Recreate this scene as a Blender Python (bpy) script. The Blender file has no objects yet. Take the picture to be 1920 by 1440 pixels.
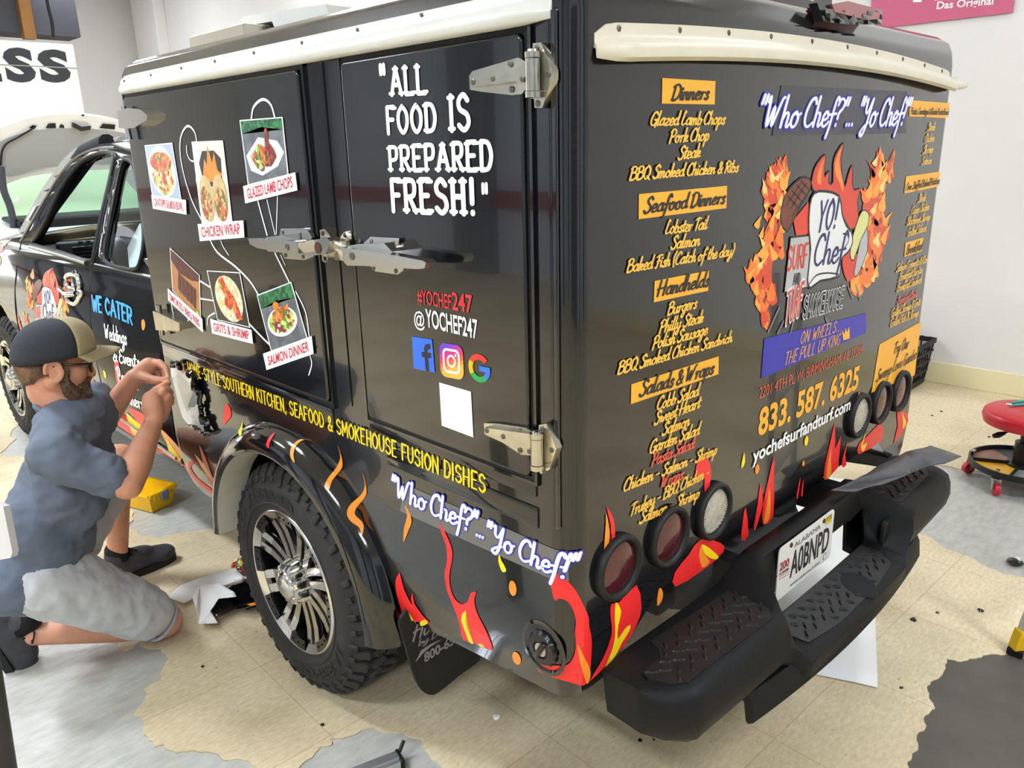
import bpy, bmesh, math, random
from math import sin, cos, pi, radians, sqrt, atan2
from mathutils import Vector, Matrix, noise
SC = bpy.context.scene
COL = SC.collection
# ---------------------------------------------------------------- camera, world, exposure
FPX = 1477.0
CAM = Vector((-1.025, 0.0, 1.66))
YAW, PITCH, ROLL = radians(44.416), radians(16.725), radians(-1.417)
FW = Vector((sin(YAW)*cos(PITCH), cos(YAW)*cos(PITCH), -sin(PITCH)))
_r = Vector((cos(YAW), -sin(YAW), 0)); _u = _r.cross(FW)
RT = cos(ROLL)*_r + sin(ROLL)*_u
UP = -sin(ROLL)*_r + cos(ROLL)*_u
cd = bpy.data.cameras.new('camera'); cam = bpy.data.objects.new('camera', cd); COL.objects.link(cam)
cd.sensor_fit = 'HORIZONTAL'; cd.sensor_width = 36.0; cd.lens = FPX/1920*36.0
cd.clip_start = 0.05; cd.clip_end = 100
cam.matrix_world = Matrix(((RT.x, UP.x, -FW.x, CAM.x), (RT.y, UP.y, -FW.y, CAM.y), (RT.z, UP.z, -FW.z, CAM.z), (0, 0, 0, 1)))
SC.camera = cam
w = bpy.data.worlds.new('world'); SC.world = w; w.use_nodes = True
w.node_tree.nodes['Background'].inputs[0].default_value = (0.80, 0.90, 1.0, 1)
w.node_tree.nodes['Background'].inputs[1].default_value = 0.35
SC.view_settings.view_transform = 'Standard'; SC.view_settings.look = 'None'
SC.view_settings.gamma = 1.0; SC.view_settings.use_curve_mapping = False
SC.view_settings.exposure = .82
# ceiling fixtures: (x, y, length, width, power scale); built as real troffers further down
FIXTURES = [(-1.7, 4.6, 1.25, .34, 84), (2.35, 5.6, 1.25, .34, 56), (-3.6, 1.6, 1.25, .34, 60), (3.9, 8.0, 1.25, .34, 36), (.2, 8.6, 1.25, .34, 50),
            (-3.6, 7.5, 1.25, .34, 40), (-3.2, -2.4, 1.25, .34, 64), (1.1, -2.2, 1.25, .34, 68), (3.9, .6, 1.25, .34, 15), (2.9, 12.3, 1.25, .34, 46)]
CEIL = 4.1
# ---------------------------------------------------------------- materials
MATS = {}
def lin(c):
    if isinstance(c, str):
        c = [int(c[i:i+2], 16)/255 for i in (0, 2, 4)]
    return tuple((x/12.92 if x <= .04045 else ((x+.055)/1.055)**2.4) for x in c) + (1,)
def mat(name, col, rough=.5, metal=0, coat=0, emit=0, var=0, scale=8, bump=0, bscale=60, trans=0, col2=None, ior=1.45, stretch=None):
    """plain or noise-varied principled material; colours are sRGB hex"""
    if name in MATS: return MATS[name]
    m = bpy.data.materials.new(name); m.use_nodes = True; MATS[name] = m
    nt = m.node_tree; b = nt.nodes['Principled BSDF']; N = nt.nodes.new; L = nt.links.new
    b.inputs['Base Color'].default_value = lin(col); b.inputs['Roughness'].default_value = rough
    b.inputs['Metallic'].default_value = metal; b.inputs['IOR'].default_value = ior
    if coat: b.inputs['Coat Weight'].default_value = coat; b.inputs['Coat Roughness'].default_value = .03
    if trans: b.inputs['Transmission Weight'].default_value = trans
    if emit: b.inputs['Emission Color'].default_value = lin(col); b.inputs['Emission Strength'].default_value = emit
    if var or col2 or bump:
        tc = N('ShaderNodeTexCoord'); vec = tc.outputs['Object']
        if stretch:
            mp = N('ShaderNodeMapping'); mp.inputs['Scale'].default_value = stretch; L(vec, mp.inputs[0]); vec = mp.outputs[0]
    if var or col2:
        n = N('ShaderNodeTexNoise'); n.inputs['Scale'].default_value = scale; n.inputs['Detail'].default_value = 5; L(vec, n.inputs['Vector'])
        r = N('ShaderNodeValToRGB'); r.color_ramp.elements[0].position = .35; r.color_ramp.elements[1].position = .68
        c1 = lin(col); c2 = lin(col2) if col2 else tuple(max(0, x*(1-var)) for x in c1[:3]) + (1,)
        r.color_ramp.elements[0].color = c2; r.color_ramp.elements[1].color = c1
        L(n.outputs['Fac'], r.inputs['Fac']); L(r.outputs['Color'], b.inputs['Base Color'])
    if bump:
        n2 = N('ShaderNodeTexNoise'); n2.inputs['Scale'].default_value = bscale; n2.inputs['Detail'].default_value = 4; L(vec, n2.inputs['Vector'])
        bp = N('ShaderNodeBump'); bp.inputs['Strength'].default_value = bump; bp.inputs['Distance'].default_value = .01
        L(n2.outputs['Fac'], bp.inputs['Height']); L(bp.outputs['Normal'], b.inputs['Normal'])
    return m
M_BLACK = mat('gloss_black_wrap', '0c0d10', .14, coat=.7, bump=.010, bscale=6)
M_BLACK2 = mat('gloss_black_flare', '08090b', .1, coat=.8)
M_GAP = mat('black_rubber', '0a0a0b', .55)
M_PLAST = mat('black_textured_plastic', '0d0e0f', .5, bump=.12, bscale=260)
b_ = MATS['black_textured_plastic'].node_tree.nodes['Principled BSDF']; b_.inputs['Specular IOR Level'].default_value = .3; b_.inputs['Roughness'].default_value = .55
M_CREAM = mat('cream_gutter_plastic', 'd6cfb9', .4, var=.05)
M_WHITEP = mat('white_gutter_plastic', 'd2d3cb', .35, var=.04)
M_CHROME = mat('chrome', 'd6d6d4', .12, metal=1)
M_STEEL = mat('worn_polished_steel', 'cbc6b8', .24, metal=1, var=.18, scale=30)
M_SCREW = mat('screw_head', '6c675c', .4, metal=.8)
M_BEIGE = mat('unwrapped_beige_paint', 'c9c6b6', .45, var=.08, scale=20)
M_WHITE = mat('white_vinyl', 'f4f4f2', .35)
M_BLUE = mat('blue_outline_vinyl', '2b35b4', .35)
M_YEL = mat('yellow_vinyl', 'f7cf12', .35)
M_GOLD = mat('golden_vinyl', 'f6b032', .35)
M_GOLDT = mat('golden_lettering', 'f2bd4a', .35)
M_REDT = mat('red_lettering', 'd8553f', .35)
M_RED = mat('red_flame_vinyl', 'ef2b2d', .3)
M_ORG = mat('orange_flame_vinyl', 'f8912c', .3)
M_YF = mat('yellow_flame_vinyl', 'fbdc1e', .3)
M_DKT = mat('dark_lettering', '26262a', .4)
M_RUB = mat('tyre_rubber', '2f2e2d', .75, var=.25, scale=14, bump=.1, bscale=120)
# ---------------------------------------------------------------- helpers
def wbase(p):
    v = Vector((0, 0, 0))
    while p is not None: v += p.location; p = p.parent
    return v
def tag(o, label=None, cat=None, group=None, kind=None):
    if label: o['label'] = label
    if cat: o['category'] = cat
    if group: o['group'] = group
    if kind: o['kind'] = kind
    return o
def empty(name, loc, label, cat, group=None):
    o = bpy.data.objects.new(name, None); COL.objects.link(o); o.location = loc; o.empty_display_size = .1
    return tag(o, label, cat, group)
def link(name, me, mats, parent=None, smooth=None, origin=None):
    """link a world-space mesh as one object under parent"""
    o = bpy.data.objects.new(name, me); COL.objects.link(o)
    b = wbase(parent) if parent else (Vector(origin) if origin else Vector((0, 0, 0)))
    if b.length: me.transform(Matrix.Translation(-b))
    if parent: o.parent = parent
    elif origin: o.location = b
    for m in (mats if isinstance(mats, (list, tuple)) else [mats]): me.materials.append(m)
    if smooth is not None:
        for p in me.polygons: p.use_smooth = True
        if smooth < 180: me.set_sharp_from_angle(angle=radians(smooth))
    return o
def obj(name, bm, mats, parent=None, smooth=None, origin=None):
    bmesh.ops.recalc_face_normals(bm, faces=bm.faces[:])
    me = bpy.data.meshes.new(name); bm.to_mesh(me); bm.free()
    return link(name, me, mats, parent, smooth, origin)
def BM(): return bmesh.new()
def box(bm, c, s, rot=None, bev=0, seg=2, mi=0):
    """box at c with full size s, optional rotation matrix"""
    t = BM(); bmesh.ops.create_cube(t, size=1)
    for v in t.verts: v.co = Vector((v.co.x*s[0], v.co.y*s[1], v.co.z*s[2]))
    if bev: bmesh.ops.bevel(t, geom=t.edges[:], offset=bev, segments=seg, affect='EDGES', profile=.5)
    return merge(bm, t, c, rot, mi)
def merge(bm, t, c=(0, 0, 0), rot=None, mi=0):
    M = Matrix.Translation(Vector(c))
    if rot is not None: M = M @ rot.to_4x4()
    vs = [bm.verts.new(M @ v.co) for v in t.verts]
    t.verts.index_update()
    for f in t.faces:
        try:
            nf = bm.faces.new([vs[v.index] for v in f.verts]); nf.material_index = mi or f.material_index
        except ValueError: pass
    t.free(); return vs
def frame_of(d, ref=None):
    d = Vector(d).normalized(); ref = Vector(ref) if ref else (Vector((0, 0, 1)) if abs(d.z) < .95 else Vector((1, 0, 0)))
    a = ref.cross(d).normalized(); b = d.cross(a); return a, b, d
def cyl(bm, p0, p1, r0, r1=None, n=20, cap=True, mi=0):
    r1 = r0 if r1 is None else r1; p0 = Vector(p0); p1 = Vector(p1); a, b, d = frame_of(p1-p0)
    R = [[bm.verts.new(p+(a*cos(2*pi*i/n)+b*sin(2*pi*i/n))*r) for i in range(n)] for p, r in ((p0, r0), (p1, r1))]
    for i in range(n): bm.faces.new((R[0][i], R[0][(i+1) % n], R[1][(i+1) % n], R[1][i])).material_index = mi
    if cap: bm.faces.new(R[0][::-1]).material_index = mi; bm.faces.new(R[1]).material_index = mi
def tube(bm, pts, r, n=10, cap=True, mi=0, flat=1.0):
    pts = [Vector(p) for p in pts]; rings = []; prev = None
    for i, p in enumerate(pts):
        d = (pts[min(i+1, len(pts)-1)]-pts[max(i-1, 0)]).normalized()
        if prev is None: a, b, _ = frame_of(d)
        else:
            a = (prev-d*prev.dot(d)).normalized(); b = d.cross(a)
        prev = a; rr = r[i] if isinstance(r, (list, tuple)) else r
        rings.append([bm.verts.new(p+a*cos(2*pi*k/n)*rr+b*sin(2*pi*k/n)*rr*flat) for k in range(n)])
    for A, B in zip(rings, rings[1:]):
        for k in range(n): bm.faces.new((A[k], A[(k+1) % n], B[(k+1) % n], B[k])).material_index = mi
    if cap: bm.faces.new(rings[0][::-1]).material_index = mi; bm.faces.new(rings[-1]).material_index = mi
def sweep(bm, path, prof, ups=None, cap=True, closed=False, mi=0):
    """sweep closed profile [(a,b)] along path with given side vectors: ups = list of (A,B) axis pairs"""
    rings = [[bm.verts.new(Vector(p)+A*a+B*b) for a, b in prof] for p, (A, B) in zip(path, ups)]
    n = len(prof); pr = list(zip(rings, rings[1:])) + ([(rings[-1], rings[0])] if closed else [])
    for X, Y in pr:
        for k in range(n): bm.faces.new((X[k], X[(k+1) % n], Y[(k+1) % n], Y[k])).material_index = mi
    if cap and not closed: bm.faces.new(rings[0][::-1]); bm.faces.new(rings[-1])
def lathe(bm, c, axis, prof, n=48, mi=0, ref=None, close=False):
    """prof = [(along axis, radius)]"""
    c = Vector(c); a, b, d = frame_of(axis, ref); rings = []
    for h, r in prof:
        rings.append([bm.verts.new(c+d*h+(a*cos(2*pi*i/n)+b*sin(2*pi*i/n))*max(r, 1e-5)) for i in range(n)])
    for X, Y in zip(rings, rings[1:]):
        for k in range(n): bm.faces.new((X[k], X[(k+1) % n], Y[(k+1) % n], Y[k])).material_index = mi
    return rings
def prism(bm, pts, vec, mi=0, mi_side=None):
    """closed polygon of 3D points extruded by vec"""
    vec = Vector(vec); A = [bm.verts.new(Vector(p)) for p in pts]; B = [bm.verts.new(Vector(p)+vec) for p in pts]
    f1 = bm.faces.new(A[::-1]); f2 = bm.faces.new(B); n = len(A); f1.material_index = f2.material_index = mi
    sd = []
    for i in range(n):
        f = bm.faces.new((A[i], A[(i+1) % n], B[(i+1) % n], B[i])); f.material_index = mi if mi_side is None else mi_side; sd.append(f)
    return f1, f2, sd
def bevel_all(bm, off, seg=2, ang=30):
    es = [e for e in bm.edges if len(e.link_faces) == 2 and e.calc_face_angle(0) > radians(ang)]
    bmesh.ops.bevel(bm, geom=es, offset=off, segments=seg, affect='EDGES', profile=.6, clamp_overlap=True)
def ray(px, py): return FW + RT*((px-960)/FPX) - UP*((py-720)/FPX)
def onx(px, py, x=0.0): d = ray(px, py); return CAM + d*((x-CAM.x)/d.x)
def ony(px, py, y): d = ray(px, py); return CAM + d*((y-CAM.y)/d.y)
def onz(px, py, z=0.0): d = ray(px, py); return CAM + d*((z-CAM.z)/d.z)
def dep(px, py, d): return CAM + ray(px, py)*d
def interp(t, x):
    if x <= t[0][0]: return t[0][1]
    for (a, b), (c, d) in zip(t, t[1:]):
        if x <= c: return b+(d-b)*(x-a)/(c-a)
    return t[-1][1]
def curve_pts(P, n=6, closed=False):
    """Catmull-Rom through P (2D or 3D tuples)"""
    if len(P) < 3 or n < 2: return [tuple(p) for p in P]
    out = []; N = len(P); rng = range(N) if closed else range(N-1)
    for i in rng:
        p0 = P[(i-1) % N] if closed or i > 0 else P[0]; p1 = P[i]; p2 = P[(i+1) % N]; p3 = P[(i+2) % N] if closed or i+2 < N else P[-1]
        for k in range(n):
            t = k/n
            out.append(tuple(.5*(2*b+(c-a)*t+(2*a-5*b+4*c-d)*t*t+(3*b-a-3*c+d)*t**3) for a, b, c, d in zip(p0, p1, p2, p3)))
    if not closed: out.append(tuple(P[-1]))
    return out
def evalmesh(o):
    dg = bpy.context.evaluated_depsgraph_get(); return bpy.data.meshes.new_from_object(o.evaluated_get(dg))
def boolean(me, cutters, op='DIFFERENCE'):
    o = bpy.data.objects.new('tmp', me); COL.objects.link(o); T = [o]
    for c in cutters:
        bmesh.ops.recalc_face_normals(c, faces=c.faces[:])
        cm = bpy.data.meshes.new('cut'); c.to_mesh(cm); c.free(); co = bpy.data.objects.new('cut', cm); COL.objects.link(co); T.append(co)
        md = o.modifiers.new('b', 'BOOLEAN'); md.operation = op; md.object = co; md.solver = 'EXACT'
    r = evalmesh(o)
    for x in T: bpy.data.objects.remove(x)
    return r
def fill2d(outline, holes=()):
    """triangulate a 2D polygon with holes -> (verts, faces)"""
    cu = bpy.data.curves.new('f', 'CURVE'); cu.dimensions = '2D'; cu.fill_mode = 'BOTH'
    for lp in [outline]+list(holes):
        sp = cu.splines.new('POLY'); sp.points.add(len(lp)-1); sp.use_cyclic_u = True
        for p, q in zip(sp.points, lp): p.co = (q[0], q[1], 0, 1)
    o = bpy.data.objects.new('f', cu); COL.objects.link(o); me = evalmesh(o)
    V = [(v.co.x, v.co.y) for v in me.vertices]; Fs = [tuple(p.vertices) for p in me.polygons]
    bpy.data.objects.remove(o); bpy.data.curves.remove(cu); bpy.data.meshes.remove(me)
    return V, Fs
# ---------------------------------------------------------------- truck body surface
BX0, BX1, BY0, BY1, BR = 0.0, 1.85, 0.897, 2.86, 0.05
INS = [(.44, .05), (.48, .032), (.53, .018), (.60, .006), (.68, 0), (1.87, 0), (1.91, .006), (1.935, .018), (1.955, .045), (1.975, .12), (1.995, .28), (2.012, .6)]
def inset(z): return interp(INS, z)
def sdf2(x, y, r=BR):
    cx, cy = (BX0+BX1)/2, (BY0+BY1)/2; qx, qy = abs(x-cx)-(BX1-BX0)/2+r, abs(y-cy)-(BY1-BY0)/2+r
    return sqrt(max(qx, 0)**2+max(qy, 0)**2)+min(max(qx, qy), 0)-r
def uv_of(p):
    x, y = p.x, p.y
    if y >= BY0+BR and x < .5: return -(y-BY0-BR)
    if x >= BX0+BR: return BR*pi/2+(x-BX0-BR)
    return BR*atan2(BY0+BR-y, BX0+BR-x)
def B(px, py, off=0.0):
    """pixel -> (u, z) on the wrapped box: u<0 left side, u>0 rear"""
    d = ray(px, py).normalized(); t = .3; best = (9, None)
    for _ in range(120):
        p = CAM+d*t; s = sdf2(p.x, p.y)+inset(p.z)-off
        if s < best[0]: best = (s, p)
        if abs(s) < 1e-5 or t > 9: break
        t += max(s*.8, 1e-5)
    p = best[1]
    return (uv_of(p), p.z)
def Bp(u, z, off=0.0):
    i = inset(z)-off; q = BR*pi/2
    if u <= 0: return Vector((BX0+i, BY0+BR-u, z))
    if u >= q: return Vector((BX0+BR+u-q, BY0+i, z))
    a = u/BR; r = BR-i
    return Vector((BX0+BR-r*cos(a), BY0+BR-r*sin(a), z))
# ---------------------------------------------------------------- lettering: two stroke alphabets and flat decals
SCRIPT = {
'a': (54, '44,46 28,51 10,36 8,14 20,2 38,14 44,46;46,50 42,14 48,2 60,12'), 'b': (48, '10,100 8,10 20,0 38,8 42,30 32,46 16,40 9,26;40,36 54,36'),
'c': (44, '40,40 28,50 12,40 8,18 20,1 36,6 48,16'), 'd': (54, '44,46 28,51 10,36 8,14 20,2 38,14 46,60 50,104;50,104 44,20 50,2 60,10'),
'e': (44, '10,22 36,30 34,48 20,50 8,32 10,8 24,0 40,8 48,16'), 'f': (38, '48,88 38,104 26,90 16,0 8,-40;4,42 44,46'),
'g': (54, '44,44 28,51 10,36 8,16 20,4 38,16 45,46;46,50 40,-20 28,-44 10,-36 18,-16 58,14'), 'h': (52, '14,104 8,2;8,22 22,46 36,46 38,30 36,6 44,1 54,12'),
'i': (22, '8,48 6,14 12,2 24,12;12,70 12,73'), 'j': (26, '20,48 14,-24 4,-42 -8,-32;22,70 22,73'), 'k': (48, '14,104 8,2;10,22 28,46 40,44 34,28 14,22;16,22 30,4 50,8'),
'l': (26, '16,104 8,30 10,4 20,2 30,14'), 'm': (68, '6,48 6,2;7,24 20,48 30,44 28,2;29,24 42,48 53,44 52,10 58,1 70,12'), 'n': (50, '6,48 6,2;7,24 22,48 34,44 33,10 40,1 52,12'),
'o': (50, '26,50 10,38 8,14 22,0 38,10 42,34 28,50;30,46 40,40 54,46'), 'p': (48, '12,50 4,-44;10,26 24,50 40,42 40,16 26,1 10,8'), 'q': (52, '44,46 28,51 10,36 8,14 20,2 38,14 44,46;46,50 38,-44 52,-12'),
'r': (40, '6,40 14,50 18,40 14,2;17,30 26,46 40,46'), 's': (38, '34,42 26,50 14,40 24,26 34,14 24,0 6,6'), 't': (32, '20,84 12,16 18,2 34,14;2,56 36,58'),
'u': (52, '8,48 8,14 18,1 34,12 40,48;42,48 40,10 46,1 56,12'), 'v': (46, '4,46 12,50 18,4 34,24 38,50 50,44'), 'w': (62, '4,46 10,50 14,4 30,40 34,4 52,30 54,50 64,44'),
'x': (46, '6,44 14,48 34,4 44,6;40,48 8,2'), 'y': (54, '8,48 8,20 18,6 34,16 42,48;44,48 38,-20 26,-44 10,-34 22,-14 56,14'), 'z': (44, '6,46 38,48 6,2 42,4'),
'A': (64, '2,4 18,10 50,98 58,50 58,2;16,38 64,42'), 'B': (62, '14,96 10,2;2,84 30,100 52,86 44,60 20,54;20,54 54,48 56,16 30,0 8,4'), 'C': (58, '56,82 46,98 24,90 8,50 12,14 32,0 58,14'),
'D': (68, '18,94 12,2;2,84 34,100 62,76 58,26 30,0 8,4'), 'E': (56, '52,88 34,100 16,84 26,58 40,54;26,56 8,36 14,6 36,0 54,14'), 'F': (54, '4,84 30,98 64,96;32,96 24,10 8,2;14,50 48,54'),
'G': (64, '58,82 46,98 22,88 8,46 14,10 34,2 52,20 56,44;36,42 64,46;57,44 54,-8'), 'H': (68, '14,98 8,2;58,98 52,2;-4,46 68,52'), 'K': (60, '16,98 10,2;58,96 14,46;24,54 46,6 62,8'),
'L': (50, '34,96 22,102 16,60 10,10 24,2 56,14'), 'M': (74, '2,4 14,10 28,96 42,20 64,98 66,2'), 'O': (66, '34,100 10,74 8,26 30,0 54,24 58,70 36,100'), 'P': (56, '18,96 10,-4;2,80 30,100 56,84 46,50 18,44'),
'Q': (68, '34,100 10,74 8,26 30,0 54,24 58,70 36,100;36,22 68,-6'), 'R': (62, '18,96 10,0;2,80 30,100 56,84 46,54 18,48;28,48 44,6 64,6'), 'S': (54, '54,84 38,100 18,84 26,60 46,40 40,8 16,0 2,14'),
'T': (50, '2,82 26,96 64,92;34,94 24,2'), 'W': (84, '2,84 10,98 16,4 40,70 42,4 72,90 84,98'), 'Y': (58, '4,90 12,98 14,58 30,50 50,96;52,98 40,10 24,-30 4,-24 20,-4 50,14'),
'&': (58, '54,46 44,10 20,0 8,20 30,50 38,80 26,92 14,80 26,46 56,2'), '-': (50, '8,34 42,34'), ':': (22, '10,8 10,10;10,42 10,44'), '!': (30, '24,104 14,32;10,3 10,6'),
'?': (48, '6,78 20,100 44,92 42,68 22,48 20,28;16,3 16,6'), '.': (20, '8,3 8,6'), ',': (20, '10,8 4,-10'), '"': (34, '10,104 5,78;26,104 21,78'), '(': (28, '26,108 8,60 20,-14'), ')': (28, '8,108 24,60 6,-14'), ' ': (26, '')}
BLOCK = {
'A': (54, '0,0 25,100 50,0;9,36 41,36'), 'B': (50, '4,0 4,100;~4,100 34,96 38,76 30,56 4,53;~4,53 36,50 44,26 34,3 4,0'), 'C': (48, '~42,82 24,100 4,70 4,30 24,0 42,18'), 'D': (50, '4,0 4,100;~4,100 32,92 44,50 32,8 4,0'),
'E': (44, '38,100 4,100 4,0 38,0;4,52 32,52'), 'F': (42, '38,100 4,100 4,0;4,52 32,52'), 'G': (50, '~42,82 24,100 4,70 4,30 24,0 42,14 43,44;26,44 45,44'), 'H': (50, '4,0 4,100;42,0 42,100;4,50 42,50'),
'I': (16, '6,0 6,100'), 'K': (48, '4,0 4,100;42,100 5,44;16,56 42,0'), 'L': (42, '4,100 4,0 38,0'), 'M': (60, '4,0 6,100 28,30 50,100 52,0'), 'N': (50, '4,0 4,100 42,0 42,100'),
'O': (52, '~24,100 4,72 4,28 24,0 44,28 44,72 24,100'), 'P': (46, '4,0 4,100;~4,100 36,96 42,72 34,48 4,44'), 'R': (48, '4,0 4,100;~4,100 36,96 42,72 34,50 4,46;20,46 44,0'), 'S': (48, '~40,84 24,100 6,84 10,60 36,44 42,18 24,0 4,14'),
'T': (48, '0,100 44,100;22,100 22,0'), 'U': (50, '~4,100 4,28 22,0 42,28 42,100'), 'W': (62, '0,100 14,0 28,70 42,0 56,100'), 'Y': (48, '0,100 22,48 44,100;22,48 22,0'), '-': (34, '4,46 28,46'), ',': (16, '8,6 4,-12'), '.': (18, '6,2 6,5'),
'&': (52, '~46,40 36,6 16,0 4,20 24,52 34,80 24,98 12,80 22,46 48,0'), '!': (20, '8,100 8,32;8,2 8,5'), '"': (34, '6,104 6,76;24,104 24,76'), ' ': (24, ''), 'V': (48, '0,100 22,0 44,100')}
def strokes(s, font, track=0):
    x = 0; out = []
    for ch in s:
        adv, d = font[ch]
        for st in [q for q in d.split(';') if q]:
            sm = font is SCRIPT or st[0] == '~'
            P = [tuple(float(k) for k in q.split(',')) for q in st.lstrip('~').split()]
            out.append(([(a+x, b) for a, b in (curve_pts(P, 5) if sm and len(P) > 2 else P)], ch, sm))
        x += adv+track
    return out, max(x, 1)
def ribbon(P, w, cap=True, wv=0.0):
    """flat brush stroke: polygons covering polyline P with half-width w (thinner on up-strokes by wv)"""
    out = []; n = len(P); L = []; R = []
    for i in range(n):
        a = P[max(i-1, 0)]; b = P[min(i+1, n-1)]; dx, dy = b[0]-a[0], b[1]-a[1]; l = sqrt(dx*dx+dy*dy) or 1
        ww = w*(1-wv*max(0, dx/l*.8))
        L.append((P[i][0]-dy/l*ww, P[i][1]+dx/l*ww)); R.append((P[i][0]+dy/l*ww, P[i][1]-dx/l*ww))
    body = []
    if cap:
        e = []; i = n-1; a0 = atan2(L[i][1]-P[i][1], L[i][0]-P[i][0]); r = sqrt((L[i][0]-P[i][0])**2+(L[i][1]-P[i][1])**2)
        e = [(P[i][0]+cos(a0-pi*k/5)*r, P[i][1]+sin(a0-pi*k/5)*r) for k in range(1, 5)]
        a1 = atan2(R[0][1]-P[0][1], R[0][0]-P[0][0]); r1 = sqrt((R[0][0]-P[0][0])**2+(R[0][1]-P[0][1])**2)
        s = [(P[0][0]+cos(a1-pi*k/5)*r1, P[0][1]+sin(a1-pi*k/5)*r1) for k in range(1, 5)]
        out.append([L[i]]+e+[R[i]]); out.append([R[0]]+s+[L[0]])
    for i in range(n-1): out.append([L[i], L[i+1], R[i+1], R[i]])
    return out
def ribbon_sharp(P, w):
    """mitred poly for straight block strokes: separate square-ended segments"""
    out = []
    for a, b in zip(P, P[1:]):
        dx, dy = b[0]-a[0], b[1]-a[1]; l = sqrt(dx*dx+dy*dy) or 1; ux, uy = dx/l*w*.85, dy/l*w*.85; nx, ny = -dy/l*w, dx/l*w
        out.append([(a[0]-ux+nx, a[1]-uy+ny), (b[0]+ux+nx, b[1]+uy+ny), (b[0]+ux-nx, b[1]+uy-ny), (a[0]-ux-nx, a[1]-uy-ny)])
    return out
def letters(s, font, w, wv=0., slab=False, extra=0., sharp=False, track=None):
    """-> (list of (layer, polys), width)"""
    st, W = strokes(s, font, (16 if slab else (9 if font is BLOCK else 0)) if track is None else track); out = []
    k = 0
    for P, ch, sm in st:
        if sm or len(P) < 3: out.append((k % 9, ribbon(P, w+extra, True, wv))); k += 1
        else:
            for q in range(len(P)-1): out.append((k % 9, ribbon(P[q:q+2], w+extra, True, wv))); k += 1
        if slab and not sm and ch not in '"!':
            for q in P:
                if q[1] in (0, 100) and ch not in 'EFL' or (ch in 'EFL' and q[0]-st[0][0][0][0] >= 0 and q[1] in (0, 100)):
                    out.append((k % 9, ribbon([(q[0]-10, q[1]+(5 if q[1] == 0 else -5)), (q[0]+10, q[1]+(5 if q[1] == 0 else -5))], 6.5+extra, True))); k += 1
    return out, W
_fc = {}
def builtin(s, bold=.0, space=1.0):
    """-> (layers, width) of built-in font text, cap height 100"""
    cu = bpy.data.curves.new('t', 'FONT'); cu.body = s; cu.offset = bold; cu.space_character = space; cu.resolution_u = 3
    o = bpy.data.objects.new('t', cu); COL.objects.link(o); me = evalmesh(o)
    k = 100/.729
    xs = [v.co.x for v in me.vertices]; x0 = min(xs); x1 = max(xs)
    pl = [[((me.vertices[i].co.x-x0)*k, me.vertices[i].co.y*k) for i in p.vertices] for p in me.polygons]
    bpy.data.objects.remove(o); bpy.data.curves.remove(cu); bpy.data.meshes.remove(me)
    return [(0, pl)], (x1-x0)*k
class Decal:
    """flat vinyl laid on a surface: surf(u, v, off) -> Vector"""
    def __init__(self, surf, off=.0012): self.s = surf; self.off = off; self.bm = BM(); self.mats = []; self.n = 0
    def mi(self, m):
        if m not in self.mats: self.mats.append(m)
        return self.mats.index(m)
    def poly(self, P, m, lay=0.0, cuts=()):
        k = self.mi(m); t = BM(); vs = [t.verts.new((a, b, 0)) for a, b in P]
        try: t.faces.new(vs)
        except ValueError: t.free(); return
        if len(P) > 4: bmesh.ops.triangulate(t, faces=t.faces[:], ngon_method='EAR_CLIP')
        for ax, c in cuts:
            bmesh.ops.bisect_plane(t, geom=t.verts[:]+t.edges[:]+t.faces[:], plane_co=((c, 0, 0) if ax == 0 else (0, c, 0)), plane_no=((1, 0, 0) if ax == 0 else (0, 1, 0)))
        for v in t.verts: v.co = self.s(v.co.x, v.co.y, self.off+lay)
        merge(self.bm, t, mi=k)
    def text(self, lw, bl, br, h, m, lay=0.0, shear=0.0, fn=None):
        """lw=(layers,width); bl, br baseline ends in surface coords; h cap height"""
        Ls, W = lw; ex = ((br[0]-bl[0])/W, (br[1]-bl[1])/W); sx = h/100*shear; sgn = 1 if br[0] >= bl[0] else -1
        for li, pl in Ls:
            for pi_, P in enumerate(pl):
                Q = []
                for x, y in P:
                    if fn: x, y = fn(x/W, y/100); x *= W; y *= 100
                    Q.append((bl[0]+ex[0]*x+sgn*sx*y, bl[1]+ex[1]*x+h/100*y))
                k = self.mi(m); vs = [self.bm.verts.new(self.s(a, b, self.off+lay+li*.00010+(pi_ % 5)*.00002)) for a, b in Q]
                try: self.bm.faces.new(vs).material_index = k
                except ValueError: pass
    def done(self, name, parent):
        me = bpy.data.meshes.new(name); bmesh.ops.triangulate(self.bm, faces=[f for f in self.bm.faces if len(f.verts) > 4]); self.bm.to_mesh(me); self.bm.free()
        return link(name, me, self.mats, parent)
CUTS = [(1, c) for c in (.48, .53, .565, .60, .64, .68)] + [(0, c*BR*pi/16) for c in range(0, 9)]
def pix(P, off=0.0, f=None):
    f = f or B
    return [f(a, b, off) for a, b in P]
def pts(s): return [tuple(float(k) for k in q.split(',')) for q in s.split()]
def zoomed(s, ox, oy, k): return [(ox+a/k, oy+b/k) for a, b in pts(s)]
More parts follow.
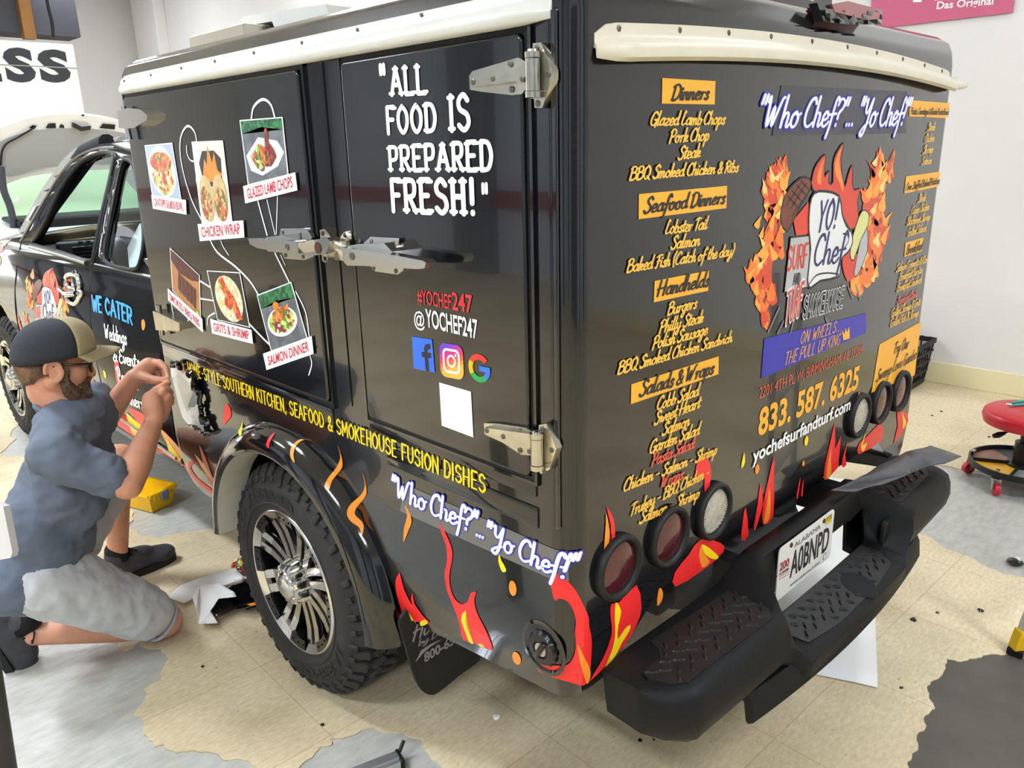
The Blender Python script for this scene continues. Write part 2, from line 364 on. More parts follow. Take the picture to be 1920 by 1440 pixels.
# ---------------------------------------------------------------- room
def plane_obj(name, P, m, parent=None, thick=None):
    bm = BM()
    if thick: prism(bm, P, thick)
    else: bm.faces.new([bm.verts.new(p) for p in P])
    o = obj(name, bm, m, parent); return tag(o, kind='structure') if not parent else o
XR, XL, YF, YB = 4.83, -6.5, 15.0, -5.0
M_WALL = mat('painted_wall', 'e3e0db', .55, var=.05, scale=1.3)
M_WALL2 = mat('grey_wall', 'd3dce6', .6, var=.12, scale=.8)
rng = random.Random(4)
def ragged(P, amp=.012, lv=4, seed=1):
    r = random.Random(seed); P = [Vector((p[0], p[1])) for p in P]
    for k in range(lv):
        Q = []
        for a, b in zip(P, P[1:]+P[:1]):
            d = b-a; n = Vector((-d.y, d.x)); m = (a+b)/2+n*r.uniform(-.16, .16)
            Q += [a, m] if d.length > .02 else [a]
        P = Q
    return [(p.x, p.y) for p in P]
def floor_mat():
    m = bpy.data.materials.new('vinyl_tile'); m.use_nodes = True; nt = m.node_tree; b = nt.nodes['Principled BSDF']; N = nt.nodes.new; L = nt.links.new
    tc = N('ShaderNodeTexCoord')
    def nz(s, d, c1, c2, p0, p1, st=(1, 1, 1)):
        mp = N('ShaderNodeMapping'); mp.inputs['Scale'].default_value = st; L(tc.outputs['Object'], mp.inputs[0])
        n = N('ShaderNodeTexNoise'); n.inputs['Scale'].default_value = s; n.inputs['Detail'].default_value = d; L(mp.outputs[0], n.inputs['Vector'])
        r = N('ShaderNodeValToRGB'); r.color_ramp.elements[0].position = p0; r.color_ramp.elements[1].position = p1
        r.color_ramp.elements[0].color = lin(c1); r.color_ramp.elements[1].color = lin(c2); L(n.outputs['Fac'], r.inputs[0]); return r.outputs[0], n.outputs['Fac']
    base, _ = nz(38, 6, 'd2c29c', 'e6d6b2', .3, .65, (1, 2.2, 1))
    dirt, df = nz(1.6, 8, 'a89a80', 'ffffff', .28, .55)
    spk, _ = nz(46, 3, '57503f', 'ffffff', .26, .33, (1, 1.6, 1))
    def mul(a, c, f=1.0):
        x = N('ShaderNodeMixRGB'); x.blend_type = 'MULTIPLY'; x.inputs[0].default_value = f; L(a, x.inputs[1]); L(c, x.inputs[2]); return x.outputs[0]
    c = mul(mul(base, dirt, .5), spk, .35)
    mp = N('ShaderNodeMapping'); mp.inputs['Rotation'].default_value = (0, 0, radians(2.0)); mp.inputs['Location'].default_value = (.13, .06, 0); L(tc.outputs['Object'], mp.inputs[0])
    br = N('ShaderNodeTexBrick'); br.offset = 0; br.inputs['Scale'].default_value = 1.0; br.inputs['Mortar Size'].default_value = .0022; br.inputs['Brick Width'].default_value = .46; br.inputs['Row Height'].default_value = .46
    br.inputs['Color1'].default_value = (1, 1, 1, 1); br.inputs['Color2'].default_value = (.93, .93, .93, 1); br.inputs['Mortar'].default_value = (.62, .56, .46, 1); L(mp.outputs[0], br.inputs['Vector'])
    c = mul(c, br.outputs['Color'], .55)
    L(c, b.inputs['Base Color']); b.inputs['Roughness'].default_value = .5; return m
M_TILE = floor_mat()
M_CONC = mat('grey_concrete', 'bdbcb2', .45, col2='a9a9a1', scale=14, bump=.03, bscale=40, stretch=(1, 2.5, 1))
plane_obj('floor', [(XL, YB, -.004), (XR, YB, -.004), (XR, YF, -.004), (XL, YF, -.004)], M_CONC)
M_CONC2 = mat('dark_painted_concrete', '5b574e', .55, col2='534f47', scale=9)
# the vinyl tile layer with its broken-out patches
HOLES = [
 '-240,1190 0,1215 90,1150 170,1170 195,1190 230,1222 262,1203 300,1215 310,1245 300,1275 270,1292 272,1310 250,1340 268,1375 290,1400 308,1395 330,1412 370,1408 420,1425 450,1423 480,1437 560,1478 640,1600 0,1800 -300,1600',
 '618,1385 700,1363 720,1373 755,1372 790,1385 800,1410 815,1425 830,1450 850,1520 700,1560 540,1500 560,1440 600,1400 622,1396',
 '1775,1235 1802,1240 1840,1232 1870,1226 1920,1233 2100,1240 2200,1500 1960,1700 1660,1640 1705,1440 1722,1400 1737,1360 1738,1290 1750,1275 1770,1257',
 '1655,870 1760,872 1805,880 1900,890 2050,930 2260,1040 2200,1130 2000,1090 1920,1082 1880,1075 1830,1050 1795,1035 1740,1005 1690,985 1600,985 1560,960',
 '30,800 120,760 240,775 350,850 420,900 460,980 440,992 380,993 330,1000 300,1010 262,1004 240,990 225,940 150,900 60,880 0,850']
hl = []
for i, h in enumerate(HOLES):
    hl.append(ragged([(lambda v: (v.x, v.y))(onz(a, b)) for a, b in pts(h)], lv=4 if i != 4 else 3, seed=i+3))
plane_obj('floor_patch', [(a, b, -.0035) for a, b in hl[2]], M_CONC2)
V, Fs = fill2d([(XL, YB), (XR, YB), (XR, YF), (XL, YF)], hl)
bm = BM(); vs = [bm.verts.new((a, b, -.004)) for a, b in V]
for f in Fs: bm.faces.new([vs[i] for i in f])
r = bmesh.ops.extrude_face_region(bm, geom=bm.faces[:])
for v in [g for g in r['geom'] if isinstance(g, bmesh.types.BMVert)]: v.co.z = 0
tag(obj('floor_tiles', bm, M_TILE), kind='structure')
plane_obj('ceiling', [(XL, YB, 4.7), (XR, YB, 4.7), (XR, YF, 4.7), (XL, YF, 4.7)], mat('ceiling_paint', 'dcdad4', .8))
plane_obj('wall_right', [(XR, YB, 0), (XR, YF, 0), (XR, YF, 4.7), (XR, YB, 4.7)], M_WALL)
plane_obj('wall_front', [(XL, YF, 0), (XR, YF, 0), (XR, YF, 4.7), (XL, YF, 4.7)], M_WALL)
plane_obj('wall_left', [(XL, YB, 0), (XL, YF, 0), (XL, YF, 4.7), (XL, YB, 4.7)], M_WALL2)
plane_obj('wall_back', [(XL, YB, 0), (XR, YB, 0), (XR, YB, 4.7), (XL, YB, 4.7)], M_WALL2)
bm = BM(); box(bm, (XR-.006, (YF+YB)/2, .075), (.012, YF-YB, .15), bev=.004)
tag(obj('baseboard_right', bm, mat('cream_baseboard', 'e6dbb0', .45)), kind='structure')
bm = BM(); box(bm, (XR-.09, 14.2, 2.35), (.18, .9, 4.7), bev=.01); tag(obj('trim_1', bm, M_WALL), kind='structure')
bm = BM(); box(bm, (XR-.05, 7.6, 2.35), (.10, .22, 4.7), bev=.01); tag(obj('trim_2', bm, mat('pale_grey_trim', 'd9d3d8', .5)), kind='structure')
# invented roll-up doors, out of view, for the black wrap to reflect
def rollup(name, P0, ax, W, H, m):
    bm = BM(); n = int(H/.1)
    for i in range(n):
        c = Vector(P0)+Vector(ax)*(W/2)+Vector((0, 0, (i+.5)*H/n)); s = (.05 if ax[0] == 0 else W, .05 if ax[1] == 0 else W, H/n*.94)
        box(bm, c, s)
    return tag(obj(name, bm, m), kind='structure')
M_PIL = mat('added_slate_pilaster', '5d656e', .5)
for i, (x, y, sx, sy) in enumerate(((XL+.1, 4.6, .2, .5), (XL+.1, 8.2, .2, .7), (XL+.1, 12.0, .2, .5), (.6, YB+.1, .35, .2), (2.6, YB+.1, .6, .2), (-5.0, YB+.1, .5, .2), (XL+.1, -2.4, .2, .6))):
    bm = BM(); box(bm, (x, y, 2.35), (sx, sy, 4.7)); tag(obj('trim_%d' % (4+i), bm, M_PIL), kind='structure')  # added dark uprights, out of view, for vertical bands in the reflections
bm = BM(); box(bm, (XL+.03, 8.5, 1.0), (.06, 12.6, .22)); tag(obj('trim_11', bm, mat('added_red_stripe', '9c2028', .5)), kind='structure')  # added stripe, out of view, giving the truck doors a red reflection
bm = BM(); box(bm, (-5.0, YF-.03, 1.0), (2.9, .06, .22)); tag(obj('trim_12', bm, MATS['added_red_stripe']), kind='structure')
rollup('added_door_left', (XL+.06, .2, 0), (0, 1, 0), 3.4, 3.2, mat('added_door_grey', '85898c', .5))
rollup('added_door_back', (-3.6, YB+.06, 0), (1, 0, 0), 3.0, 3.2, mat('added_door_dark', '6a6e72', .5))
m = mat('added_reflection_glow', 'eef5ff', .4, emit=2.4)
bm = BM(); box(bm, (-2.4, YF-.05, 1.95), (2.2, .06, 3.3)); tag(obj('added_glow_panel', bm, m), kind='structure')  # added glowing panel, out of view, to put white reflections on the cab
def lamp_mat(p):
    m = bpy.data.materials.new('lit_diffuser'); m.use_nodes = True; b = m.node_tree.nodes['Principled BSDF']
    b.inputs['Emission Color'].default_value = lin('ecf3ff'); b.inputs['Emission Strength'].default_value = p; return m
for i, (x, y, l, wd, p) in enumerate(FIXTURES):
    t = empty('ceiling_light', (x, y, 4.3), 'long fluorescent ceiling fixture hanging under the ceiling above the workshop', 'light', 'ceiling light fixtures')
    bm = BM(); box(bm, (x, y, 4.335), (wd+.06, l+.06, .07), bev=.01); obj('housing', bm, M_WHITE, t)
    bm = BM(); box(bm, (x, y, 4.292), (wd, l, .016)); obj('diffuser', bm, lamp_mat(p), t)
    bm = BM()
    for s in (-.4, .4): cyl(bm, (x, y+s, 4.37), (x, y+s, 4.7), .008, n=8)
    obj('hanger_rod', bm, M_STEEL, t)
# ---------------------------------------------------------------- food truck: box body
truck = empty('food_truck', (.925, 2.2, 0), 'black catering pickup with a boxy insulated rear body covered in menu lettering and flame graphics', 'truck')
def ring_pts(z, n=7):
    i = inset(z); r = BR; out = []
    for cx, cy, a0 in ((BX0, BY0, pi), (BX1, BY0, 1.5*pi), (BX1, BY1, 0), (BX0, BY1, .5*pi)):
        sx = 1 if cx == BX0 else -1; sy = 1 if cy == BY0 else -1; rr = max(r-i, .03); c = Vector((cx+sx*max(r, i+.03), cy+sy*max(r, i+.03)))
        if i < .02: rr = r-i; c = Vector((cx+sx*r, cy+sy*r))
        for k in range(n): a = a0+k/(n-1)*pi/2; out.append((c.x+cos(a)*rr, c.y+sin(a)*rr, z))
    return out
bm = BM(); rings = []
for z in sorted(set([a for a, _ in INS] + [.64, 1.2, 1.895, 1.945, 1.965])):
    rings.append([bm.verts.new(p) for p in ring_pts(z)])
for X, Y in zip(rings, rings[1:]):
    n = len(X)
    for k in range(n): bm.faces.new((X[k], X[(k+1) % n], Y[(k+1) % n], Y[k]))
bm.faces.new(rings[0][::-1]); bm.faces.new(rings[-1])
bmesh.ops.recalc_face_normals(bm, faces=bm.faces[:])
me = bpy.data.meshes.new('box_body'); bm.to_mesh(me); bm.free()
WY, WZ = 2.0445, .38
AY, AZ, AR = 2.0, .42, .44
cut = []
for xa, xb in ((-.2, .5), (1.35, 2.1)):
    c = BM(); cyl(c, (xa, AY, AZ), (xb, AY, AZ), AR, n=64); cut.append(c)
c = BM(); prism(c, [(-.2, 2.7, .30), (-.2, 1.50, .478), (-.2, 1.2, .52), (-.2, .5, .60), (-.2, .5, .2), (-.2, 2.7, .2)], (2.4, 0, 0)); cut.append(c)
c = BM(); prism(c, [(.16, .7, .3), (.16, .7, .59), (.22, .7, .63), (.30, .7, .69), (.45, .7, .70), (1.4, .7, .70), (1.55, .7, .69), (1.63, .7, .63), (1.69, .7, .59), (1.69, .7, .3)], (0, .85, 0)); cut.append(c)
me = boolean(me, cut)
body = link('box_body', me, M_BLACK, truck, smooth=28); wn_ = body.modifiers.new('w', 'WEIGHTED_NORMAL'); wn_.keep_sharp = True; wn_.weight = 100
# raised roof cap with rear ribs
bm = BM()
P = [(.42, 1.08), (1.55, 1.08), (1.6, 1.2), (1.6, 2.6), (1.5, 2.72), (.47, 2.72), (.42, 2.6), (.37, 1.2)]
prism(bm, [(a, b, 1.975) for a, b in P], (0, 0, .045)); bevel_all(bm, .02, 3); obj('roof_cap', bm, M_BLACK, truck, smooth=40)
# underside: dark chassis, rails, spare wheel
bm = BM()
box(bm, (.925, 2.0, .66), (1.3, 2.0, .10)); box(bm, (.50, 3.1, .56), (.09, 4.2, .12), bev=.01); box(bm, (1.35, 3.1, .56), (.09, 4.2, .12), bev=.01)
cyl(bm, (.3, WY, WZ), (1.55, WY, WZ), .05); lathe(bm, (.925, WY, WZ), (1, 0, 0), [(-.16, .03), (-.1, .12), (.1, .12), (.16, .03)], n=20)
obj('chassis', bm, mat('dark_chassis', '141414', .8), truck, smooth=40)
# ---------------------------------------------------------------- wheels
M_MACH = mat('machined_alloy', 'dcd9d2', .22, metal=1)
M_GBLK = mat('gloss_black_wheel', '0a0a0a', .2, coat=.3)
def wheel(cx, cy, cz, sgn, full=True, name='wheel'):
    """wheel facing -X for sgn=-1"""
    A = Vector((sgn, 0, 0)); c = Vector((cx, cy, cz))
    bm = BM()
    prof = [(-.03, .226), (.004, .238), (.012, .252), (.017, .285), (.012, .318), (.002, .336), (-.016, .352), (-.034, .362), (-.06, .366), (-.205, .366), (-.235, .352), (-.252, .318), (-.256, .28), (-.24, .235)]
    lathe(bm, c, A, prof, n=96, ref=(0, 0, 1))
    for h in (.0165,):  # raised sidewall ribs
        lathe(bm, c, A, [(.012, .2585), (.0175, .2605), (.0175, .2625), (.014, .265)], n=96, ref=(0, 0, 1))
    rnd = random.Random(9); a, b, d = frame_of(A, (0, 0, 1))
    def blk(ang, h, r, sz, tw=0., tilt=0.):
        rad = a*cos(ang)+b*sin(ang); tan = -a*sin(ang)+b*cos(ang)
        M = Matrix((rad, tan, d)).transposed() @ Matrix.Rotation(tilt, 3, 'Y') @ Matrix.Rotation(tw, 3, 'X')
        box(bm, c+d*h+rad*r, sz, M, bev=.003, seg=1)
    n = 42
    for k in range(n):
        t = 2*pi*k/n
        blk(t, -.018, .357, (.016, .038 if k % 2 else .028, .05), .12, radians(-48))
        blk(t+.07, .003, .339, (.012, .018, .02 if k % 2 else .032), .2, radians(-66))
        blk(t+.02, -.070, .372, (.016, .034, .046), .55)
        blk(t+.09, -.112, .372, (.016, .030, .040), -.5)
        blk(t+.03, -.150, .372, (.016, .030, .040), .5)
        blk(t+.08, -.192, .372, (.016, .034, .046), -.55)
        blk(t, -.238, .357, (.016, .036, .05), -.12, radians(48))
    for i in range(90): # sidewall knurl dashes
        t = radians(-70)+radians(100)*i/90
    ty = obj('tyre', bm, M_RUB, None, smooth=35)
    t = empty(name, (cx, cy, cz), None, None); t.parent = truck; t.location = c-truck.location
    ty.data.transform(Matrix.Translation(-c)); ty.parent = t
    if not full: return t
    bm = BM()  # sidewall lettering
    def ringtext(s, r0, r1, mid, span):
        ls, W = builtin(s, .012)
        for _, pl in ls:
            for Pp in pl:
                vs = []
                for x, y in Pp:
                    ang = mid+(.5-x/W)*span*(1 if sgn < 0 else -1); r = r0+(r1-r0)*y/100
                    vs.append(bm.verts.new(c+d*.0195+Vector((0, cos(ang), sin(ang)))*r))
                try: bm.faces.new(vs)
                except ValueError: pass
    E_ = .302
    # angle 0 = +Y (front), 90 = up; letters read clockwise on the left wheel
    ringtext('GENERAL', .277, .312, radians(235), radians(78)); ringtext('GRABBER AT2', .277, .312, radians(60), radians(95))
    o = obj('sidewall_lettering', bm, mat('tyre_lettering', '1f1f1f', .6), t)
    bm = BM()  # barrel
    lathe(bm, c, A, [(.0, .224), (-.03, .215), (-.10, .205), (-.17, .20), (-.17, .10), (-.13, .09)], n=64, ref=(0, 0, 1)); obj('barrel', bm, M_GBLK, t, smooth=40)
    bm = BM()  # lip
    lathe(bm, c, A, [(.002, .239), (.008, .236), (.010, .231), (.006, .226), (-.004, .206), (-.02, .203)], n=96, ref=(0, 0, 1)); obj('rim_lip', bm, M_MACH, t, smooth=50)
    bm = BM()  # 8 double spokes
    fb = BM(); nsp = 8
    for k in range(nsp):
        t0 = 2*pi*(k+.5)/nsp
        for s in (-1, 1):
            for (B_, off, wdt, dz) in ((bm, 0, .0085, 0), (fb, -.014, .012, 0)):
                pr = [(.085, .105), (.105, .155), (-.026, .205)]
                Pq = []
                for (h, r, w_) in ((-.022, .068, .0115), (-.022, .115, .0125), (-.018, .16, .014), (-.004, .214, .0145)):
                    an = t0+s*(.0225/r*(.75 if r < .1 else 1)); rad = a*cos(t0)+b*sin(t0); tan = -a*sin(t0)+b*cos(t0)
                    Pq.append((c+rad*r+tan*s*(.0195+.006*(r-.07)/.14)+d*(h+off), tan, w_))
                rr = []
                for p, tan, w_ in Pq:
                    w2 = w_ if B_ is bm else w_*1.15
                    rr.append([B_.verts.new(p-tan*w2), B_.verts.new(p+tan*w2), B_.verts.new(p+tan*w2-d*.014), B_.verts.new(p-tan*w2-d*.014)])
                for X, Y in zip(rr, rr[1:]):
                    for q in range(4): B_.faces.new((X[q], X[(q+1) % 4], Y[(q+1) % 4], Y[q]))
                B_.faces.new(rr[0][::-1]); B_.faces.new(rr[-1])
    obj('spoke', bm, M_MACH, t); obj('spoke_backing', fb, M_GBLK, t)
    bm = BM()  # black riveted pockets on the lip
    for k in range(nsp):
        t0 = 2*pi*k/nsp; t1 = .20
        A_ = [t0-t1+2*t1*q/6 for q in range(7)]
        for q0, q1 in zip(A_, A_[1:]):
            v = [bm.verts.new(c+(a*cos(an)+b*sin(an))*r+d*h) for an, r, h in ((q0, .228, .0085), (q1, .228, .0085), (q1, .198, .002), (q0, .198, .002))]; bm.faces.new(v)
            v = [bm.verts.new(c+(a*cos(an)+b*sin(an))*r+d*h) for an, r, h in ((q0, .198, .002), (q1, .198, .002), (q1, .196, -.05), (q0, .196, -.05))]; bm.faces.new(v)
        for q in (-.13, 0, .13):
            rad = a*cos(t0+q)+b*sin(t0+q); lathe(bm, c+rad*.214+d*.005, d, [(0, .0035), (.003, .003), (.004, .0001)], n=8)
    obj('riveted_pocket', bm, M_GBLK, t)
    bm = BM()  # fluted chrome hub cap
    n = 64; pr = [(-.03, .076), (.010, .070), (.018, .066), (.024, .056), (.024, .047), (.029, .045), (.034, .040), (.039, .024), (.041, .0)]
    R = lathe(bm, c, A, pr, n=n, ref=(0, 0, 1))
    for i, rg in enumerate(R[:3]):
        for k, v in enumerate(rg):
            if (k//2) % 2: v.co -= (v.co-c-d*(v.co-c).dot(d))*(.09 if i < 2 else .05)
    for k in range(8):
        an = 2*pi*k/8; rad = a*cos(an)+b*sin(an); lathe(bm, c+rad*.0515+d*.022, d, [(0, .005), (.006, .004), (.007, .0001)], n=10)
    obj('hub_cap', bm, M_CHROME, t, smooth=30)
    bm = BM(); an = radians(130); cyl(bm, c+Vector((0, cos(an), sin(an)))*.16-d*(-.0)+d*-.03, c+Vector((0, cos(an), sin(an)))*.145+d*.005, .004, n=8); obj('valve_stem', bm, M_STEEL, t)
    return t
wheel(0.0, WY, WZ, -1)
wheel(1.85, WY, WZ, 1, full=False)
wheel(0.05, 5.44, WZ, -1)
# spare wheel slung under the rear
bm = BM(); lathe(bm, (.82, 1.2, .56), (0, 0, 1), [(-.08, .2), (-.1, .28), (-.07, .35), (0, .36), (.07, .35), (.1, .28), (.08, .2)], n=64); obj('spare_tyre', bm, M_RUB, truck, smooth=60)
# ---------------------------------------------------------------- fender flare and wheel well
def flare(xs, sgn):
    bm = BM(); path = []; ups = []
    a0, a1 = radians(1), radians(181)   # from front low (y+) over the top to rear low
    K = 40
    for i in range(K+1):
        an = a0+(a1-a0)*i/K; rad = Vector((0, cos(an), sin(an))); ex = Vector((sgn, 0, 0))
        fl = 1.0 if .12 < i/K < .86 else (1-.0*abs(i/K-.5))
        path.append(Vector((xs, AY, AZ))+Vector((0, rad.y*1.0, rad.z*.95))*AR); ups.append((rad, ex))
    prof = [(-.012, -.03), (-.012, .052), (-.002, .060), (.012, .058), (.035, .047), (.055, .026), (.066, .004), (.068, -.004), (.05, -.03)]
    sweep(bm, path, prof, ups); return bm
obj('fender_flare', flare(0.0, -1), M_BLACK2, truck, smooth=45)
bm = BM(); rr = []
for i in range(41):
    an = radians(1)+radians(180)*i/40; rad = Vector((0, cos(an), sin(an)*.95))
    rr.append([bm.verts.new(Vector((x, AY, AZ))+rad*(AR-.0135)) for x in (-.053, .05)])
for X, Y in zip(rr, rr[1:]): bm.faces.new((X[0], X[1], Y[1], Y[0]))
obj('flare_inner_lip', bm, M_BEIGE, truck, smooth=60)
bm = BM(); rr = []
for i in range(41):
    an = radians(-20)+radians(220)*i/40; rad = Vector((0, cos(an), sin(an)*.97))
    rr.append([bm.verts.new(Vector((x, AY, AZ))+rad*(AR-.005)) for x in (.05, .5)])
for X, Y in zip(rr, rr[1:]): bm.faces.new((X[0], X[1], Y[1], Y[0]))
obj('wheel_well_liner', bm, mat('wheel_well_black', '0c0c0c', .8), truck, smooth=60)
# mud flap hanging behind the wheel
mf = [(-a, b) for a, b in ()]
def mflap(px, py): v = ony(px, py, 1.47); return (v.x, v.z)
P = [mflap(a, b) for a, b in curve_pts(pts('752,1160 758,1200 772,1250 782,1280 795,1298 810,1303 825,1296 860,1268 905,1225 880,1150 800,1120'), 4, True)]
bm = BM(); prism(bm, [(a, 1.47, b) for a, b in P], (0, .01, 0)); bevel_all(bm, .002, 1, 60)
flap = obj('mud_flap', bm, mat('black_rubber_flap', '0d0d0e', .6, bump=.06, bscale=300), truck)
# ---------------------------------------------------------------- side doors, hinges, latches
def slab(bm, P, x0, th, bev=0.0, seg=2, mi=0):
    t = BM(); prism(t, [onx(a, b, x0) for a, b in P], (th, 0, 0))
    if bev: bevel_all(t, bev, seg, 20)
    return merge(bm, t, mi=mi)
Z0, Z1 = 1.042, 1.842
DOORS = [(1.71, 2.795), (.992, 1.535)]
def door_panel(y0, y1):
    d = BM(); r = .016
    P = []
    for cy, cz, a0 in ((y0+r, Z0+r, pi), (y1-r, Z0+r, 1.5*pi), (y1-r, Z1-r, 0), (y0+r, Z1-r, .5*pi)):
        P += [(-.012, cy+cos(a0+k*pi/8)*r, cz+sin(a0+k*pi/8)*r) for k in range(5)]
    f1, f2, _ = prism(d, P, (.016, 0, 0)); bmesh.ops.bevel(d, geom=list(f1.edges), offset=.006, segments=3, affect='EDGES', profile=.6)
    return d
def frame_strip(bm, y0, y1, z0, z1, w, x, th):
    for (ya, yb, za, zb) in ((y0-w, y1+w, z0-w, z0), (y0-w, y1+w, z1, z1+w), (y0-w, y0, z0, z1), (y1, y1+w, z0, z1)):
        box(bm, (x, (ya+yb)/2, (za+zb)/2), (th, yb-ya, zb-za))
side_doors = []
for y0, y1 in DOORS:
    o = obj('side_door', door_panel(y0, y1), M_BLACK, truck, smooth=40); wn_ = o.modifiers.new('w', 'WEIGHTED_NORMAL'); wn_.keep_sharp = True; wn_.weight = 100
    bm = BM(); frame_strip(bm, y0, y1, Z0, Z1, .009, -.001, .006); obj('door_seal', bm, M_GAP, o)
    bm = BM(); frame_strip(bm, y0-.009, y1+.009, Z0-.009, Z1+.009, .007, -.002, .009); bevel_all(bm, .0025, 2); obj('door_frame_edging', bm, M_BLACK2, o, smooth=40)
    side_doors.append(o)
d1, d2 = side_doors
# sill rails under the doors and centre post seams
bm = BM(); box(bm, (-.001, 1.263, 1.015), (.006, .56, .03), bev=.002); box(bm, (-.001, 2.26, 1.0), (.006, 1.1, .045), bev=.002); box(bm, (-.001, 1.23, .955), (.006, .50, .045), bev=.002)
obj('door_sill_rail', bm, M_BLACK, truck, smooth=40)
bm = BM(); box(bm, (-.001, .928, 1.41), (.006, .012, .92), bev=.002); box(bm, (-.0005, 1.62, 1.45), (.004, .006, .8)); obj('corner_seam', bm, M_BLACK2, truck)
# shared steel hardware
def screw(bm, px, py, x, r=.0055):
    p = onx(px, py, x); lathe(bm, p, (-1, 0, 0), [(-.002, r), (.001, r), (.0022, r*.6), (.0022, 0)], n=12)
def zz(s, ox, oy, k): return zoomed(s, ox, oy, k)
# rear-door strap hinges (upper then lower)
def strap_hinge(P_leaf, P_ridge, P_plate, kn, scr, extra):
    bm = BM(); slab(bm, P_leaf, -.020, .008, .002); slab(bm, P_ridge, -.034, .016, .006, 3)
    slab(bm, P_plate, -.018, .016, .002)
    (xa, ya), (xb, yb), r = kn
    a = onx(xa, ya, -.03); b = onx(xb, yb, -.03); b.y = a.y = (a.y+b.y)/2
    h = a-b
    cyl(bm, b, b+h*.13, r, n=24); cyl(bm, b+h*.15, b+h*.85, r*.93, n=24); cyl(bm, b+h*.87, a, r, n=24); lathe(bm, a, h, [(0, r*.7), (.004, r*.6), (.006, 0)], n=20)
    o = obj('strap_hinge', bm, M_STEEL, d2, smooth=35)
    bm = BM()
    for (a, b, x) in scr: screw(bm, a, b, x)
    return o, bm
H1 = strap_hinge(zz('175,740 230,660 1010,430 1110,490 1150,520 1150,900 1140,950 1060,1050 900,1065 400,1010 190,975', 860, 60, 9),
    zz('185,770 600,730 900,690 1180,440 1200,940 960,830 600,880 195,930', 860, 60, 9), zz('1250,190 1390,175 1570,640 1570,790 1410,1280 1280,1280 1270,1130 1130,1100 1130,360 1250,340', 860, 60, 9),
    ((999, 97), (999, 183), .013), [], None)
bm = H1[1]
for a, b, x in ((1320, 270, -.018), (1515, 715, -.018), (1335, 1205, -.018), (245, 840, -.034), (575, 785, -.034), (870, 540, -.021), (895, 970, -.021), (1075, 790, -.036)): screw(bm, 860+a/9, 60+b/9, x)
tag(obj('hinge_screw', bm, M_SCREW, d2), kind=None)
H2 = strap_hinge(zz('885,845 960,848 1110,870 1145,890 1150,1020 1085,1015 985,950 888,905', 600, 500, 2.879),
    zz('890,868 1000,885 1110,900 1160,905 1155,1000 1100,960 1000,925 890,890', 600, 500, 2.879), zz('1182,855 1222,848 1275,985 1240,1095 1190,1120 1175,1085 1150,1080 1155,900 1180,890', 600, 500, 2.879),
    ((1006, 812), (1007, 880), .013), [], None)
bm = H2[1]
for a, b, x in ((1200, 875, -.018), (1250, 990, -.018), (1208, 1100, -.018), (900, 885, -.034), (988, 917, -.034), (1075, 888, -.021), (1078, 992, -.021), (1130, 998, -.036)): screw(bm, 600+a/2.879, 500+b/2.879, x)
obj('hinge_screw', bm, M_SCREW, d2)
# front-door hinges (upper and lower)
bm = BM(); slab(bm, zz('80,830 160,810 250,820 300,860 300,900 205,960 130,965 90,960', 200, 0, 4), -.04, .034, .008, 3); cyl(bm, onx(231, 200, -.03), onx(243, 262, -.03), .009, n=16)
slab(bm, zz('150,815 280,818 303,865 303,905 200,970', 200, 0, 4), -.016, .012, .003); obj('strap_hinge', bm, M_CHROME, d1, smooth=35)
bm = BM(); slab(bm, [(286, 583), (300, 588), (336, 606), (337, 619), (318, 620), (292, 619)], -.045, .036, .006, 3); cyl(bm, onx(297, 572, -.03), onx(304, 628, -.03), .009, n=16)
slab(bm, [(290, 584), (322, 592), (338, 606), (336, 621), (300, 622)], -.016, .012, .003); obj('strap_hinge', bm, M_STEEL, d1, smooth=35)
# compression latches
def Lz(s): return zz(s, 440, 400, 4.571)
bm = BM(); slab(bm, Lz('395,130 600,130 640,165 660,205 640,260 440,260 380,220'), -.02, .01, .002); slab(bm, Lz('400,330 640,340 680,365 600,402 430,388'), -.02, .01, .002)
slab(bm, Lz('265,205 400,190 560,235 565,345 520,350 280,325'), -.055, .04, .005); slab(bm, Lz('115,215 230,212 390,228 525,240 545,255 545,345 515,345 300,318 190,298 130,265'), -.072, .026, .007, 3)
slab(bm, Lz('540,235 600,240 790,210 820,240 780,350 640,365 570,345'), -.05, .03, .004)
o = obj('door_latch', bm, M_CHROME, d1, smooth=30)
bm = BM()
for a, b in ((410, 160), (560, 175), (435, 358), (585, 372)): screw(bm, 440+a/4.571, 400+b/4.571, -.0205)
lathe(bm, onx(440+447/4.571, 400+290/4.571, -.073), (-1, 0, 0), [(-.002, .0085), (.001, .0085), (.0015, .007), (.0005, .006), (.0005, 0)], n=20)
obj('latch_screw', bm, M_SCREW, d1)
bm = BM(); slab(bm, Lz('728,145 770,132 800,170 835,235 800,240 800,395 775,425 750,405 745,330'), -.016, .016, .003); slab(bm, Lz('885,245 930,165 960,152 985,175 985,265 905,275'), -.016, .016, .003)
slab(bm, Lz('768,262 840,245 925,240 925,405 860,400 850,375 800,385 775,370'), -.04, .03, .004); slab(bm, Lz('925,400 1005,420 985,450 950,440'), -.016, .014, .002)
o = obj('latch_striker', bm, M_STEEL, truck, smooth=30)
bm = BM(); 
for a, b in ((752, 172), (945, 190), (772, 388)): screw(bm, 440+a/4.571, 400+b/4.571, -.0165)
p = onx(440+712/4.571, 400+297/4.571, -.051); lathe(bm, p, (-1, 0, 0), [(-.002, .014), (.001, .013), (.001, 0)], n=20); obj('striker_screw', bm, mat('rusty_screw', '4a2d22', .7), truck)
bm = BM(); slab(bm, Lz('1040,300 1085,275 1165,200 1410,213 1400,300 1380,350'), -.02, .012, .002); slab(bm, Lz('1150,440 1445,470 1445,490 1395,525 1205,498'), -.02, .012, .002)
